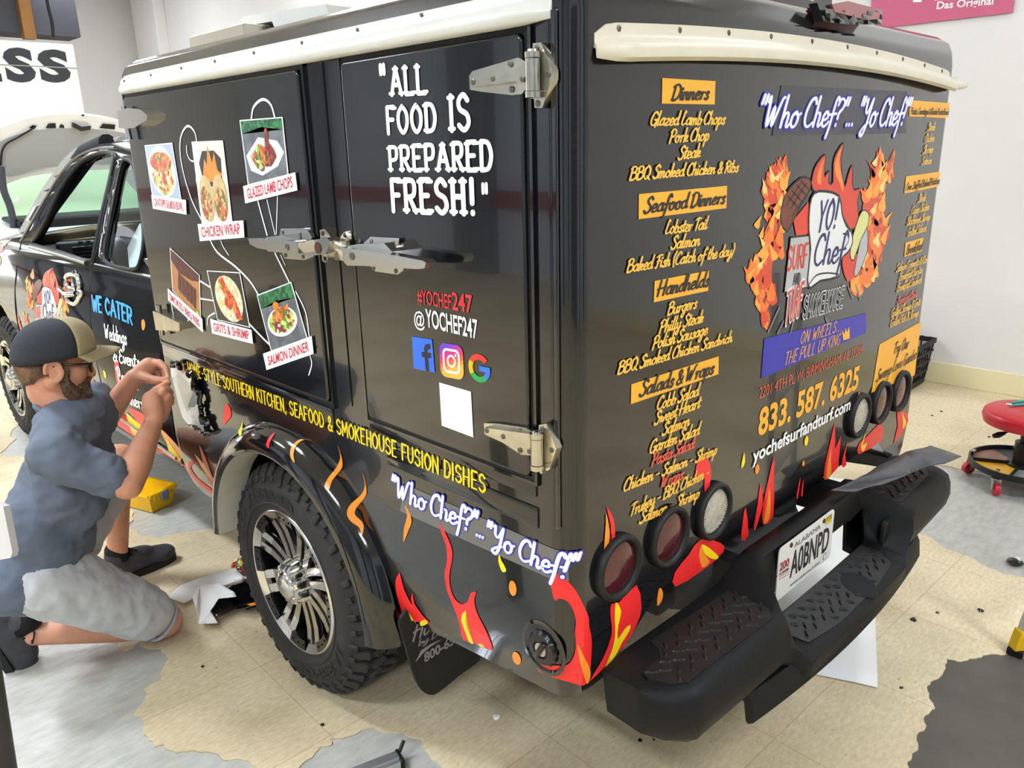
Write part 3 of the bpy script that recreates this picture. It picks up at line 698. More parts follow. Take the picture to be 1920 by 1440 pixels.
slab(bm, Lz('920,285 1060,265 1280,255 1350,330 1390,470 1100,450 965,448 925,400'), -.052, .04, .006)
slab(bm, Lz('920,292 1065,312 1340,355 1610,405 1640,425 1625,472 1570,478 1380,468 1100,448 950,420 925,395'), -.075, .026, .008, 3)
o = obj('door_latch', bm, M_CHROME, d2, smooth=30)
bm = BM()
for a, b in ((1170, 240), (1360, 260), (1188, 470), (1380, 495)): screw(bm, 440+a/4.571, 400+b/4.571, -.0205)
lathe(bm, onx(440+1003/4.571, 400+368/4.571, -.076), (-1, 0, 0), [(-.002, .0085), (.001, .0085), (.0015, .007), (.0005, .006), (.0005, 0)], n=20); obj('latch_screw', bm, M_SCREW, d2)
# ---------------------------------------------------------------- gutters
bm = BM(); ya, yb = .935, 2.83; n = 40; path = []; ups = []
prof = [(0, .040), (.004, .040), (.006, .022), (.014, .016), (.025, .009), (.030, 0), (.028, -.011), (.021, -.017), (.012, -.017), (.0, -.008)]
for i in range(n+1):
    t = i/n; y = ya+(yb-ya)*t; e = min(t, 1-t)*n/2.0; s = sqrt(1-(1-min(e, 1))**2)*.85+.15
    path.append(Vector((.002, y, 1.868))); ups.append((Vector((-s, 0, 0)), Vector((0, 0, .55+.45*s))))
sweep(bm, path, prof, ups); g1 = obj('side_gutter', bm, M_WHITEP, truck, smooth=50)
bm = BM()
for a, b in ((233, 152), (283, 141), (340, 128), (403, 115), (476, 99), (566, 80), (670, 56), (790, 28)):
    lathe(bm, onx(a, b, -.004), (-1, 0, .1), [(-.002, .004), (.002, .0035), (.0022, 0)], n=10)
obj('gutter_screw', bm, M_SCREW, g1)
bm = BM(); path = []; ups = []; n = 60; x0, x1 = .062, 1.80
def garc(x): return 1.8345+.032*(1-((x-.93)/.87)**2)
prof = [(0, .018), (.005, .017), (.007, 0), (.012, -.008), (.034, -.014), (.042, -.026), (.040, -.040), (.030, -.046), (.024, -.040), (.02, -.022), (0, -.018)]
for i in range(n+1):
    t = i/n; x = x0+(x1-x0)*t; e = min(t, 1-t)*n/2.2; s = sqrt(1-(1-min(e, 1))**2)*.8+.2
    path.append(Vector((x, BY0+.0, garc(x)-(1-s)*.012))); ups.append((Vector((0, -s, 0)), Vector((0, 0, .5+.5*s))))
path.append(Vector((1.855, BY0+.0, garc(1.80)-.004))); ups.append((Vector((.01, -.9, 0)), Vector((0, 0, .6))))
sweep(bm, path, prof, ups); g2 = obj('rear_gutter', bm, M_CREAM, truck, smooth=50)
bm = BM()
for x in (.078, .12, .30, .47, .64, .83, 1.02, 1.2, 1.38, 1.55, 1.70): lathe(bm, (x, BY0-.006, garc(x)+(.008 if x > .1 else -.03)), (0, -1, 0), [(-.002, .006), (.001, .0055), (.002, .003), (.001, 0)], n=12)
obj('gutter_screw', bm, M_SCREW, g2)
# roof vent: white shroud over a steel box
bm = BM()
prism(bm, [(.36, 2.84, 2.0), (.36, 2.70, 2.085), (.36, 2.62, 2.095), (.36, 2.15, 2.07), (.36, 2.10, 2.0)], (.34, 0, 0)); bevel_all(bm, .012, 2)
me = bpy.data.meshes.new('v'); bm.to_mesh(me); bm.free()
c = BM(); prism(c, [(.3, 2.77, 2.02), (.3, 2.70, 2.07), (.3, 2.46, 2.06), (.3, 2.44, 2.03), (.3, 2.48, 2.015)], (.3, 0, 0))
link('roof_vent', boolean(me, [c]), M_WHITEP, truck, smooth=40)
bm = BM(); box(bm, (.45, 2.70, 2.025), (.34, .40, .06), bev=.004); obj('vent_base', bm, mat('brushed_vent_steel', 'c9c1ae', .35, metal=.8), truck)
bm = BM(); box(bm, (.48, 2.6, 2.04), (.2, .3, .04)); obj('vent_opening', bm, M_GAP, truck)
# ---------------------------------------------------------------- tail lamps, third brake light, filler cap, fuel door
M_LRED = mat('dark_red_lens', '4a0d16', .12, coat=.5); M_LCLR = mat('clear_ribbed_lens', 'b9b4a4', .2, coat=.4, var=.25, scale=90)
M_LRED2 = mat('reflecting_red_lens', '6b3a3c', .12, coat=.5)
def lamp(x, z, clear, label):
    bm = BM(); c = (x, BY0, z)
    lathe(bm, c, (0, -1, 0), [(-.012, .071), (.006, .0725), (.015, .071), (.018, .066), (.016, .060), (.010, .056), (.004, .056)], n=40)
    t = obj('tail_lamp', bm, mat('black_lamp_rubber', '111112', .5), truck, smooth=50); t['label'] = label
    bm = BM(); lathe(bm, c, (0, -1, 0), [(-.002, .0575), (.006, .0565), (.010, .042), (.0125, .02), (.013, 0)], n=40)
    if clear:
        for i in range(-8, 9):
            a = i*.006; l = sqrt(max(.052**2-a*a, 0)); box(bm, (x, BY0-.0105+abs(i)*.0003, z+a), (2*l, .004, .002))
    obj('lens', bm, M_LCLR if clear else M_LRED, t, smooth=50)
for x, z, cl, lb in ((.145, .820, 0, 'red round lamp nearest the left rear corner'), (.327, .820, 0, 'red round lamp between two others on the left'), (.513, .816, 1, 'clear round reversing lamp on the left'),
                 (1.348, .84, 1, 'clear round reversing lamp on the right'), (1.518, .84, 0, 'red round lamp between two others on the right'), (1.684, .84, 0, 'red round lamp nearest the right rear corner')): lamp(x, z, cl, lb)
def rp(px, py, y=None): return ony(px, py, BY0-.02 if y is None else y)
bm = BM(); P = [rp(a, b) for a, b in pts('1560,8 1590,2 1652,18 1648,36 1625,37 1565,22')]; prism(bm, P, (0, .06, 0)); bevel_all(bm, .006, 2); bl = obj('third_brake_light', bm, mat('pinkish_brake_lens', '9a5a5e', .25, coat=.4), truck, smooth=40)
bm = BM(); r = random.Random(2)
P = pts('1532,5 1545,-4 1560,0 1560,22 1545,40 1538,22'); prism(bm, [rp(a, b, BY0-.012) for a, b in P], (0, .02, 0))
V = []
for i in range(13):
    t = i/12; row = []
    for j in range(4):
        a = 1548+t*106; b = 18+j*8.5+t*6-abs(t-.4)*6; row.append(bm.verts.new(rp(a, b, BY0-.008-r.random()*.016)))
    V.append(row)
for X, Y in zip(V, V[1:]):
    for j in range(3): bm.faces.new((X[j], X[j+1], Y[j+1], Y[j]))
obj('crumpled_wrap_film', bm, mat('crumpled_black_film', '202226', .15, coat=.5), bl)
# fuel cap in its round recess
fc = onx(1028.5, 1208.5, .015)
bm = BM(); lathe(bm, Vector((.02, fc.y, fc.z)), (-1, 0, 0), [(.021, .062), (.022, .054), (.012, .046), (.010, .0)], n=40); fo = obj('filler_recess', bm, M_BLACK2, truck, smooth=40)
bm = BM(); R = lathe(bm, Vector((.012, fc.y, fc.z)), (-1, 0, 0), [(.0, .040), (.016, .040), (.022, .034), (.023, .02), (.020, .018), (.020, 0)], n=48)
for rg in R[:2]:
    for k, v in enumerate(rg):
        if (k//2) % 2: v.co.y += (fc.y-v.co.y)*.07; v.co.z += (fc.z-v.co.z)*.07
box(bm, (-.012, fc.y, fc.z), (.012, .012, .05), Matrix.Rotation(.5, 3, 'X'), bev=.003); obj('fuel_cap', bm, mat('black_cap_plastic', '121213', .3, coat=.2), fo, smooth=35)
lathe_b = BM(); lathe(lathe_b, Vector((-.0085, fc.y, fc.z)), (-1, 0, 0), [(0, .016), (.002, .015), (.002, 0)], n=24); obj('cap_emblem', lathe_b, M_STEEL, fo)
# peeled-open fuel door area: bare white panel edged with rolled-back black film
def Gz(s): return zz(s, 200, 560, 4.236)
GD = Decal(lambda u, v, o: Vector((-o, u, v)), .0015)
def S2(P, x=0): return [(lambda p: (p.y, p.z))(onx(a, b, x)) for a, b in P]
GD.poly(S2(Gz('512,535 560,548 640,585 690,620 690,700 740,850 770,960 795,1050 760,1062 700,1020 640,990 605,940 570,830 540,700 515,600')), mat('bare_white_paint', 'e6e6e2', .3, coat=.3))
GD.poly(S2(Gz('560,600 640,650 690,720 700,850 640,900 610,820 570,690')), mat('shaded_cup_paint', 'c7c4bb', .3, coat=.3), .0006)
GD.poly(S2(Gz('648,860 700,715 722,760 724,830 700,860 665,855')), mat('blue_grey_metal', '77828e', .35), .001)
GD.done('bare_fuel_door_panel', truck)
bm = BM(); r = random.Random(7)
for s, w in (('655,575 700,610 700,690 740,760 745,860 760,950 790,990 812,1075', .013), ('640,985 700,1020 740,1048 790,1072', .005), ('520,545 540,515 580,525 585,560', .008)):
    P = [onx(a, b, -.012) for a, b in Gz(s)]; Q = curve_pts([tuple(p) for p in P], 5)
    tube(bm, [Vector(q)+Vector((r.uniform(-.004, .003), r.uniform(-.005, .005), r.uniform(-.005, .005))) for q in Q], [w*r.uniform(.6, 1.3) for _ in Q], n=8)
obj('peeled_black_film', bm, mat('glossy_peeled_film', '0b0b0d', .08, coat=.8), truck, smooth=30)
bm = BM(); tube(bm, [onx(a, b, -.01) for a, b in Gz('672,925 690,930 688,945 672,942')], .003); obj('fuel_door_hook', bm, M_WHITE, truck)
# ---------------------------------------------------------------- cab
XC = [(.40, .10), (.45, .085), (.6, .05), (.8, .035), (1.0, .045), (1.15, .06), (1.22, .09), (1.35, .135), (1.5, .2), (1.65, .285), (1.72, .35), (1.76, .43), (1.79, .55), (1.82, .92)]
def xcab(z): return interp(XC, z)
def C(px, py, off=0.0):
    d = ray(px, py); x = .1
    for _ in range(40):
        p = CAM+d*((x-CAM.x)/d.x); x = .7*x+.3*(xcab(p.z)-off)
    return (p.y, p.z)
def Cp(u, v, off=0.0): return Vector((xcab(v)-off, u, v))
WIN = pix(curve_pts(pts('62,458 110,472 166,489 176,470 188,410 203,345 212,300 209,288 190,287 160,298 135,322 110,360 85,415 68,445'), 3, True), 0, C)
QWIN = pix(curve_pts(pts('196,478 202,440 214,375 228,310 240,300 254,320 266,400 270,450 262,495 250,505 225,502 203,494'), 3, True), 0, C)
OUT = [(2.93, .47), (2.93, 1.2), (2.93, 1.60), (2.93, 1.74)] + [(3.2, 1.765), (3.6, 1.77), (4.0, 1.765), (4.25, 1.74)] + pix(pts('140,278 110,310 90,337 75,360 60,387 45,415 33,437'), 0, C) + [(5.5, 1.19), (6.0, 1.15), (6.2, 1.05), (6.25, .8), (6.2, .55), (5.95, .50)]
WA = [(5.44+.47*cos(a), .40+.47*sin(a)) for a in [radians(12+156*k/16) for k in range(17)]]
OUT += WA + [(4.95, .47), (4.0, .47), (3.4, .47)]
V, Fs = fill2d(OUT, [WIN, QWIN])
bm = BM(); vs = [bm.verts.new((0, a, b)) for a, b in V]
for f in Fs: bm.faces.new([vs[i] for i in f])
for z in [a for a, _ in XC]+[.7, .9, 1.1, 1.28, 1.42, 1.57]:
    bmesh.ops.bisect_plane(bm, geom=bm.verts[:]+bm.edges[:]+bm.faces[:], plane_co=(0, 0, z), plane_no=(0, 0, 1))
for v in bm.verts: v.co.x = xcab(v.co.z)+max(0, v.co.y-5.6)*.18
me = bpy.data.meshes.new('cab_side'); bmesh.ops.recalc_face_normals(bm, faces=bm.faces[:])
rr = BM(); rr.from_mesh(me); rr.free()
cs = obj('cab_side', bm, M_BLACK, truck, smooth=60)
md = cs.modifiers.new('s', 'SOLIDIFY'); md.thickness = .03; md.offset = -1
# mirrored far side
m2 = cs.data.copy(); m2.transform(Matrix.Translation(wbase(truck))); m2.transform(Matrix.Scale(-1, 4, (1, 0, 0))); m2.transform(Matrix.Translation((1.85, 0, 0))); m2.flip_normals(); m2.materials.clear()
link('cab_side', m2, M_BLACK, truck)
def loft(bm, rows):
    R = [[bm.verts.new(p) for p in r] for r in rows]
    for X, Y in zip(R, R[1:]):
        for k in range(len(X)-1): bm.faces.new((X[k], X[k+1], Y[k+1], Y[k]))
bm = BM(); rows = []
for y, zs in ((2.93, 1.742), (3.2, 1.766), (3.6, 1.771), (4.0, 1.766), (4.25, 1.741), (4.40, 1.715)):
    xs = xcab(zs)-.004
    rows.append([(xs+(1.85-2*xs)*k/10, y+.08*sin(pi*k/10)*(1 if y > 4.2 else 0), zs-.004+.045*sin(pi*k/10)) for k in range(11)])
loft(bm, rows); o = obj('cab_roof', bm, M_BLACK, truck, smooth=60); md = o.modifiers.new('s', 'SOLIDIFY'); md.thickness = .02
M_GLASS = bpy.data.materials.new('thin_glass'); M_GLASS.use_nodes = True; nt = M_GLASS.node_tree; nt.nodes.remove(nt.nodes['Principled BSDF'])
mx = nt.nodes.new('ShaderNodeMixShader'); tr = nt.nodes.new('ShaderNodeBsdfTransparent'); gl = nt.nodes.new('ShaderNodeBsdfGlossy'); fr = nt.nodes.new('ShaderNodeValue')
tr.inputs[0].default_value = (.78, .88, .88, 1); gl.inputs['Roughness'].default_value = .02; fr.outputs[0].default_value = .10
nt.links.new(fr.outputs[0], mx.inputs[0]); nt.links.new(tr.outputs[0], mx.inputs[1]); nt.links.new(gl.outputs[0], mx.inputs[2]); nt.links.new(mx.outputs[0], nt.nodes['Material Output'].inputs[0])
bm = BM(); rows = []
for t in (0, .5, 1):
    y = 4.98-(.66)*t; z = 1.26+.47*t; xs = .13+.26*t
    rows.append([(xs+(1.85-2*xs)*k/8, y+.16*sin(pi*k/8), z+.02*sin(pi*k/8)) for k in range(9)])
loft(bm, rows); obj('windshield', bm, M_GLASS, truck, smooth=60)
bm = BM(); t_ = BM(); V, Fs = fill2d(QWIN); vs = [t_.verts.new((0, a, b)) for a, b in V]
for f in Fs: t_.faces.new([vs[i] for i in f])
for v in t_.verts: v.co.x = xcab(v.co.z)+.012
merge(bm, t_); obj('quarter_window', bm, M_GLASS, truck)
bm = BM(); loft(bm, [[(.17, 3.42+.02*k, 1.2) for k in range(6)], [(.22, 3.40+.05*k, 1.28) for k in range(6)], [(.26, 3.28+.06*k, 1.36+.02*(k % 2)) for k in range(6)], [(.33, 3.18+.05*k, 1.47) for k in range(6)], [(.38, 3.12+.03*k, 1.54) for k in range(6)]])
obj('backing_paper', bm, M_WHITE, truck, smooth=60)['label'] = 'white backing paper stuffed behind the quarter window'
# window trims, door seams
M_TRIM = mat('brushed_window_trim', '8f8d86', .3, metal=.9)
def path_tube(name, P, r, m, parent, off=0.0, closed=False, n=8, sub=3):
    bm = BM(); Q = curve_pts([tuple(Cp(*C(a, b), off)) for a, b in P], sub, closed)
    tube(bm, Q+([Q[0]] if closed else []), r, n); return obj(name, bm, m, parent, smooth=60)
path_tube('door_window_seal', pts('62,459 110,473 166,490 176,470 188,410 203,345 212,300 209,288 190,287 160,298 135,322 110,360 85,415 68,445'), .011, M_GAP, truck, -.004, True)
path_tube('beltline_trim', pts('58,462 110,476 165,493'), .013, M_TRIM, truck, .004)
path_tube('window_frame_trim', pts('40,452 58,420 92,362 118,322 142,297 165,284 190,277 216,276'), .006, M_TRIM, truck, .003)
path_tube('quarter_window_seal', pts('196,478 202,440 214,375 228,310 240,300 254,320 266,400 270,450 262,495 250,505 225,502 203,494'), .009, M_GAP, truck, .0, True)
path_tube('door_seam', pts('216,276 207,340 195,400 181,470 172,500 169,540 170,600 177,650 186,700 200,760'), .004, M_GAP, truck, -.001)
path_tube('door_seam', pts('40,452 32,500 28,550 32,600 45,650 60,700'), .004, M_GAP, truck, -.001)
path_tube('rocker_chrome_strip', pts('110,700 170,742 240,790 300,833 335,858'), .008, M_CHROME, truck, .008)
bm = BM(); hp = [Cp(*C(a, b), .012) for a, b in zoomed('620,390 650,355 720,370 745,440 740,490 760,520 740,560 720,600 690,620 640,590 625,550 700,530 690,480 640,470', 0, 440, 4.8)]
tube(bm, curve_pts([tuple(p) for p in hp], 3, True), .011, 8); 
a = Cp(*C(140, 523), .0); lathe(bm, a, (-1, 0, .2), [(0, .04), (.004, .038), (-.006, .03), (-.010, 0)], n=24)
tube(bm, [Cp(*C(126, 540), .03), Cp(*C(140, 548), .04), Cp(*C(156, 548), .03)], .012, 8); obj('door_handle', bm, M_CHROME, truck, smooth=60)
# interior: dark trims, dashboard with vent, far pillar
bm = BM(); box(bm, (.925, 4.98, 1.02), (1.5, .42, .36), bev=.05, seg=3); box(bm, (.925, 4.0, .75), (1.5, 1.9, .1)); box(bm, (.925, 3.0, 1.2), (1.5, .06, .9)); box(bm, (1.7, 4.1, .95), (.08, 1.8, .5))
obj('cab_interior', bm, mat('dark_interior', '1d1e22', .7), truck, smooth=40)
bm = BM(); box(bm, (.42, 4.80, 1.14), (.34, .12, .16), Matrix.Rotation(-.2, 3, 'Z'), bev=.02, seg=3); box(bm, (.95, 4.84, 1.15), (.5, .1, .14), bev=.02, seg=3); db = obj('dashboard', bm, mat('grey_dash_plastic', '4b4d52', .5), truck, smooth=40)
bm = BM()
for i in range(5): box(bm, (.40, 4.735, 1.10+i*.020), (.17, .02, .006), Matrix.Rotation(-.2, 3, 'Z'))
for i in range(4): box(bm, (.36+i*.04, 4.76, 1.222), (.02, .06, .004), Matrix.Rotation(-.2, 3, 'Z'))
obj('air_vent', bm, M_GAP, db)
bm = BM(); frame_pts = [(.305, 4.73, 1.085), (.305, 4.73, 1.195), (.495, 4.76, 1.195), (.495, 4.76, 1.085), (.305, 4.73, 1.085)]; tube(bm, frame_pts, .006, 6); obj('vent_bezel', bm, M_TRIM, db)
bm = BM(); tube(bm, [(.16, 4.93, 1.27), (.25, 4.68, 1.46), (.36, 4.40, 1.68), (.40, 4.2, 1.72)], .05, 10); obj('pillar_trim', bm, mat('dark_pillar_trim', '202127', .8), truck, smooth=60)
# hood and front fender top, bed-side gap cover
bm = BM(); rows = []
for y, z in ((4.98, 1.24), (5.5, 1.20), (6.0, 1.14), (6.22, 1.02)):
    xs = .10+max(0, y-5.5)*.2; rows.append([(xs+(1.85-2*xs)*k/6, y+.1*sin(pi*k/6)*(y > 5.8), z+.06*sin(pi*k/6)) for k in range(7)])
loft(bm, rows); o = obj('hood', bm, M_BLACK, truck, smooth=60)
bm = BM(); loft(bm, [[(.1+1.65*k/4, 6.22+.1*sin(pi*k/4), z) for k in range(5)] for z in (1.05, .5)]); obj('front_bumper', bm, M_GAP, truck, smooth=60)
bm = BM(); box(bm, (.925, 2.9, 1.1), (1.6, .1, 1.3)); obj('bulkhead', bm, M_GAP, truck)
# ---------------------------------------------------------------- vinyl lettering and pictures on the box
DO = .0134   # stand-off of things stuck on the raised doors
def Bd(px, py): return B(px, py, DO)
def line(D, s, font, bl, br, hpx, m, w=8, lay=0., f=B, shear=.36, wv=.35, out=None, outw=6, slab=False, fn=None, sharp=False):
    a = f(*bl); b = f(*br); c = f(bl[0], bl[1]-hpx); h = c[1]-a[1]
    if out: D.text(letters(s, font, w, wv*.5, slab, outw), a, b, h, out, lay, shear, fn); lay += .0008
    D.text(letters(s, font, w, wv, slab, 0, sharp), a, b, h, m, lay, shear, fn)
def bline(D, s, bl, br, hpx, m, bold=.02, lay=0., f=B, shear=0.):
    a = f(*bl); b = f(*br); c = f(bl[0], bl[1]-hpx); D.text(builtin(s, bold), a, b, c[1]-a[1], m, lay, shear)
def quad(D, P, m, lay=0., f=B): D.poly([f(a, b) for a, b in P], m, lay, CUTS if f is B else ())
# --- rear, left menu column
H = [('Dinners', '1240.8,146.3 1340.5,152.1 1338.9,195.9 1239.8,194.3', (1256, 188), (1326, 186), 30), ('Seafood Dinners', '1197,364 1362.5,348.3 1361,390.2 1196.3,411', (1204.6, 400), (1356.4, 381), 29),
     ('Handhelds', '1226.5,526.7 1328.3,507 1326.9,545 1224.8,566.7', (1229.3, 556), (1325.8, 536), 28), ('Salads & Wraps', '1182.8,720.5 1346.7,667.7 1346.3,701.4 1182,757.6', (1196.3, 744), (1335, 700), 28)]
Lm = [('Glazed Lamb Chops', 1215.8, 235.8, 1355.5, 232.6, 26), ('Pork Chop', 1251.6, 267.8, 1325.4, 263, 25), ('Steak', 1268.6, 299.7, 1309.5, 294.3, 25), ('BBQ Smoked Chicken & Ribs', 1176.8, 338, 1381, 322, 25),
      ('Lobster Tail', 1244, 438.8, 1322, 429.2, 24), ('Salmon', 1255, 467.5, 1309, 459.5, 24), ('Baked Fish (Catch of the day)', 1171.7, 511, 1372.4, 478.7, 24),
      ('Burgers', 1248.4, 591, 1303, 577, 23), ('Philly Steak', 1232.8, 625, 1315, 604, 23), ('Polish Sausage', 1220, 655, 1323, 626.7, 23), ('BBQ Smoked Chicken Sandwich', 1154.7, 702, 1369, 640.6, 23),
      ('Cobb Salad', 1228.3, 769, 1306.4, 741.3, 23), ('Sweet Heart', 1224, 796.9, 1309, 763.9, 23), ('Salmon', 1238.7, 816.7, 1290, 796.9, 22), ('Garden Salad', 1214.7, 850.7, 1308, 814.2, 23), ('*Pasta Salad:', 1218.9, 874.3, 1300.5, 838.5, 22),
      ('Chicken - Salmon - Shrimp', 1165.8, 922, 1341, 850.7, 22), ('*Wraps:', 1236, 916, 1279.7, 895.8, 22), ('Trukey - BBQ Chicken -', 1178.3, 968, 1326.5, 892.4, 22), ('Salmon - Shrimp', 1196.3, 982, 1308, 932.3, 21)]
def menu(name, heads, lines, w):
    for s, box_, bl, br, h in heads:
        D = Decal(Bp); quad(D, pts(box_), M_GOLD); line(D, s, SCRIPT, bl, br, h, M_DKT, w, .0008); D.done('menu_heading', truck)
    D = Decal(Bp, .0026)
    for s, a, b, c, d, h in lines:
        line(D, s.lstrip('*'), SCRIPT, (a, b), (c, d), h, M_REDT if s[0] == '*' else M_GOLDT, w)
    D.done(name, truck)
menu('menu_lettering', H, Lm, 8.8)
def Z5(s): return zoomed(s, 1600, 160, 2.4)
def z5(a, b): return (1600+a/2.4, 160+b/2.4)
def px4(s): return ' '.join('%.1f,%.1f' % q for q in Z5(s))
H = [('Pasta, Cavatappi & Rasta Pasta Bowls', px4('255,67 447,80 440,147 248,140'), z5(253, 130), z5(438, 132), 13), ('Over Stuffed Baked Potatoes', px4('235,410 390,388 382,455 227,487'), z5(232, 474), z5(382, 442), 14),
     ('Breakfast', px4('233,708 314,684 308,745 227,772'), z5(233, 762), z5(305, 738), 17), ('Try Our', px4('116,1165 308,1063 280,1305 80,1383'), z5(175, 1210), z5(243, 1180), 20)]
Lr = [('Steak', 328, 205, 360, 203), ('Chicken', 316, 256, 358, 252), ('Shrimp', 308, 307, 352, 302), ('Salmon', 302, 358, 346, 352), ('Steak', 286, 527, 318, 520), ('Cajun Chicken', 256, 580, 335, 560), ('Blackened Shrimp', 236, 630, 338, 605), ('Grilled Salmon', 238, 680, 322, 655),
      ('Salmon Croquette & Rice', 188, 840, 325, 797), ('Breakfast Burritos', 200, 880, 305, 844), ('Breakfast Sandwich', 190, 930, 302, 887), ('*Breakfast Bowls', 192, 988, 282, 950), ('Grilled Shrimp & Grits', 164, 1045, 295, 987), ('Grilled Fish & Shrimp', 160, 1088, 287, 1037)]
menu('menu_lettering', H, [(s,)+z5(a, b)+z5(c, d)+(15,) for s, a, b, c, d in Lr], 7.8)
D = Decal(Bp, .003); line(D, 'Swamp Love Gumbo!', SCRIPT, z5(97, 1335), z5(283, 1225), 20, M_DKT, 6.5); D.done('menu_heading_lettering', truck)
# --- rear, centre lettering
M_BAND = mat('translucent_slate_band', '3b3a43', .3)
D = Decal(Bp); quad(D, pts('1464,160 1700,171 1698,250 1447,254'), M_BAND)
line(D, '"Who Chef?"...', SCRIPT, (1415, 240), (1598, 236), 60, M_WHITE, 6.5, .0006, out=M_BLUE, outw=5.5); line(D, '"Yo Chef!"', SCRIPT, (1603, 238), (1699, 234), 54, M_WHITE, 7, .0006, out=M_BLUE, outw=5.5); D.done('slogan_lettering', truck)
D = Decal(Bp); quad(D, pts('1432,635 1623,587 1623,624 1426,710'), mat('royal_blue_vinyl', '2a2ba6', .3))
line(D, 'ON WHEELS...', BLOCK, (1498.5, 645), (1576, 619), 21, M_GOLD, 4.5, .0008, shear=.3); line(D, 'THE PULL UP KING', BLOCK, (1468.6, 685), (1573, 645), 22, M_GOLD, 4.5, .0008, shear=.3)
D.poly([B(a, b) for a, b in pts('1580,638 1577,618 1582,626 1584,614 1587,623 1591,612 1592,634')], M_GOLD, .0009); D.done('tagline_banner', truck)
D = Decal(Bp); bline(D, '2201 4TH PL W, BIRMINGHAM, AL 35204', (1422, 748), (1616, 662), 22, M_REDT, .0); D.done('address_lettering', truck)
D = Decal(Bp); bline(D, '833. 587. 6325', (1420, 817), (1607.6, 727), 50, M_GOLD, .03); D.done('phone_lettering', truck)
D = Decal(Bp, .003); bline(D, 'yochefsurfandturf.com', (1409, 868), (1592, 767), 26, M_WHITE, .025); D.done('website_lettering', truck)
# --- rear emblem
def fire_mat(name, sc, cols):
    m = bpy.data.materials.new(name); m.use_nodes = True; nt = m.node_tree; b = nt.nodes['Principled BSDF']; N = nt.nodes.new; L = nt.links.new
    tc = N('ShaderNodeTexCoord'); n = N('ShaderNodeTexNoise'); n.inputs['Scale'].default_value = sc; n.inputs['Detail'].default_value = 4; n.inputs['Distortion'].default_value = 2.2
    r = N('ShaderNodeValToRGB'); e = r.color_ramp.elements
    while len(e) < len(cols): e.new(.5)
    for q, (p, c) in zip(e, cols): q.position = p; q.color = lin(c)
    L(tc.outputs['Object'], n.inputs['Vector']); L(n.outputs['Fac'], r.inputs[0]); L(r.outputs[0], b.inputs['Base Color']); b.inputs['Roughness'].default_value = .35; return m
M_FIRE = fire_mat('printed_fire', 17, [(.30, '2a1512'), (.40, 'a93a1c'), (.50, 'e8652a'), (.60, 'f59a38'), (.72, 'fbd276')])
M_INK = mat('printed_black', '121214', .35); M_HAT = mat('printed_white', 'e4e4e2', .35); M_CARD = mat('printed_grey_card', 'b5b6b5', .35)
M_LRED3 = mat('printed_red', 'd8402c', .35); M_LORG = mat('printed_orange', 'ee8a3a', .35); M_STK = mat('printed_steak_brown', '7a3d22', .35, var=.3, scale=40); M_CLAW = mat('printed_pale_yellow', 'd9d88c', .35); M_NAVY = mat('printed_navy', '23255e', .35)
def Z3(s): return zoomed(s, 1380, 130, 2.824)
def shape(D, P, m, lay=0., smooth=3, f=B, edge=None, ew=0.0):
    Q = [f(a, b) for a, b in (curve_pts(P, smooth, True) if smooth > 1 else P)]
    D.poly(Q, m, lay, CUTS)
    if edge:
        for q in ribbon(Q+[Q[0]], ew, False): D.poly(q, edge, lay+.0002)
def jag(P, amp, seed, n=3):
    r = random.Random(seed); Q = curve_pts(P, n, True); return [(a+r.uniform(-amp, amp), b+r.uniform(-amp, amp)) for a, b in Q]
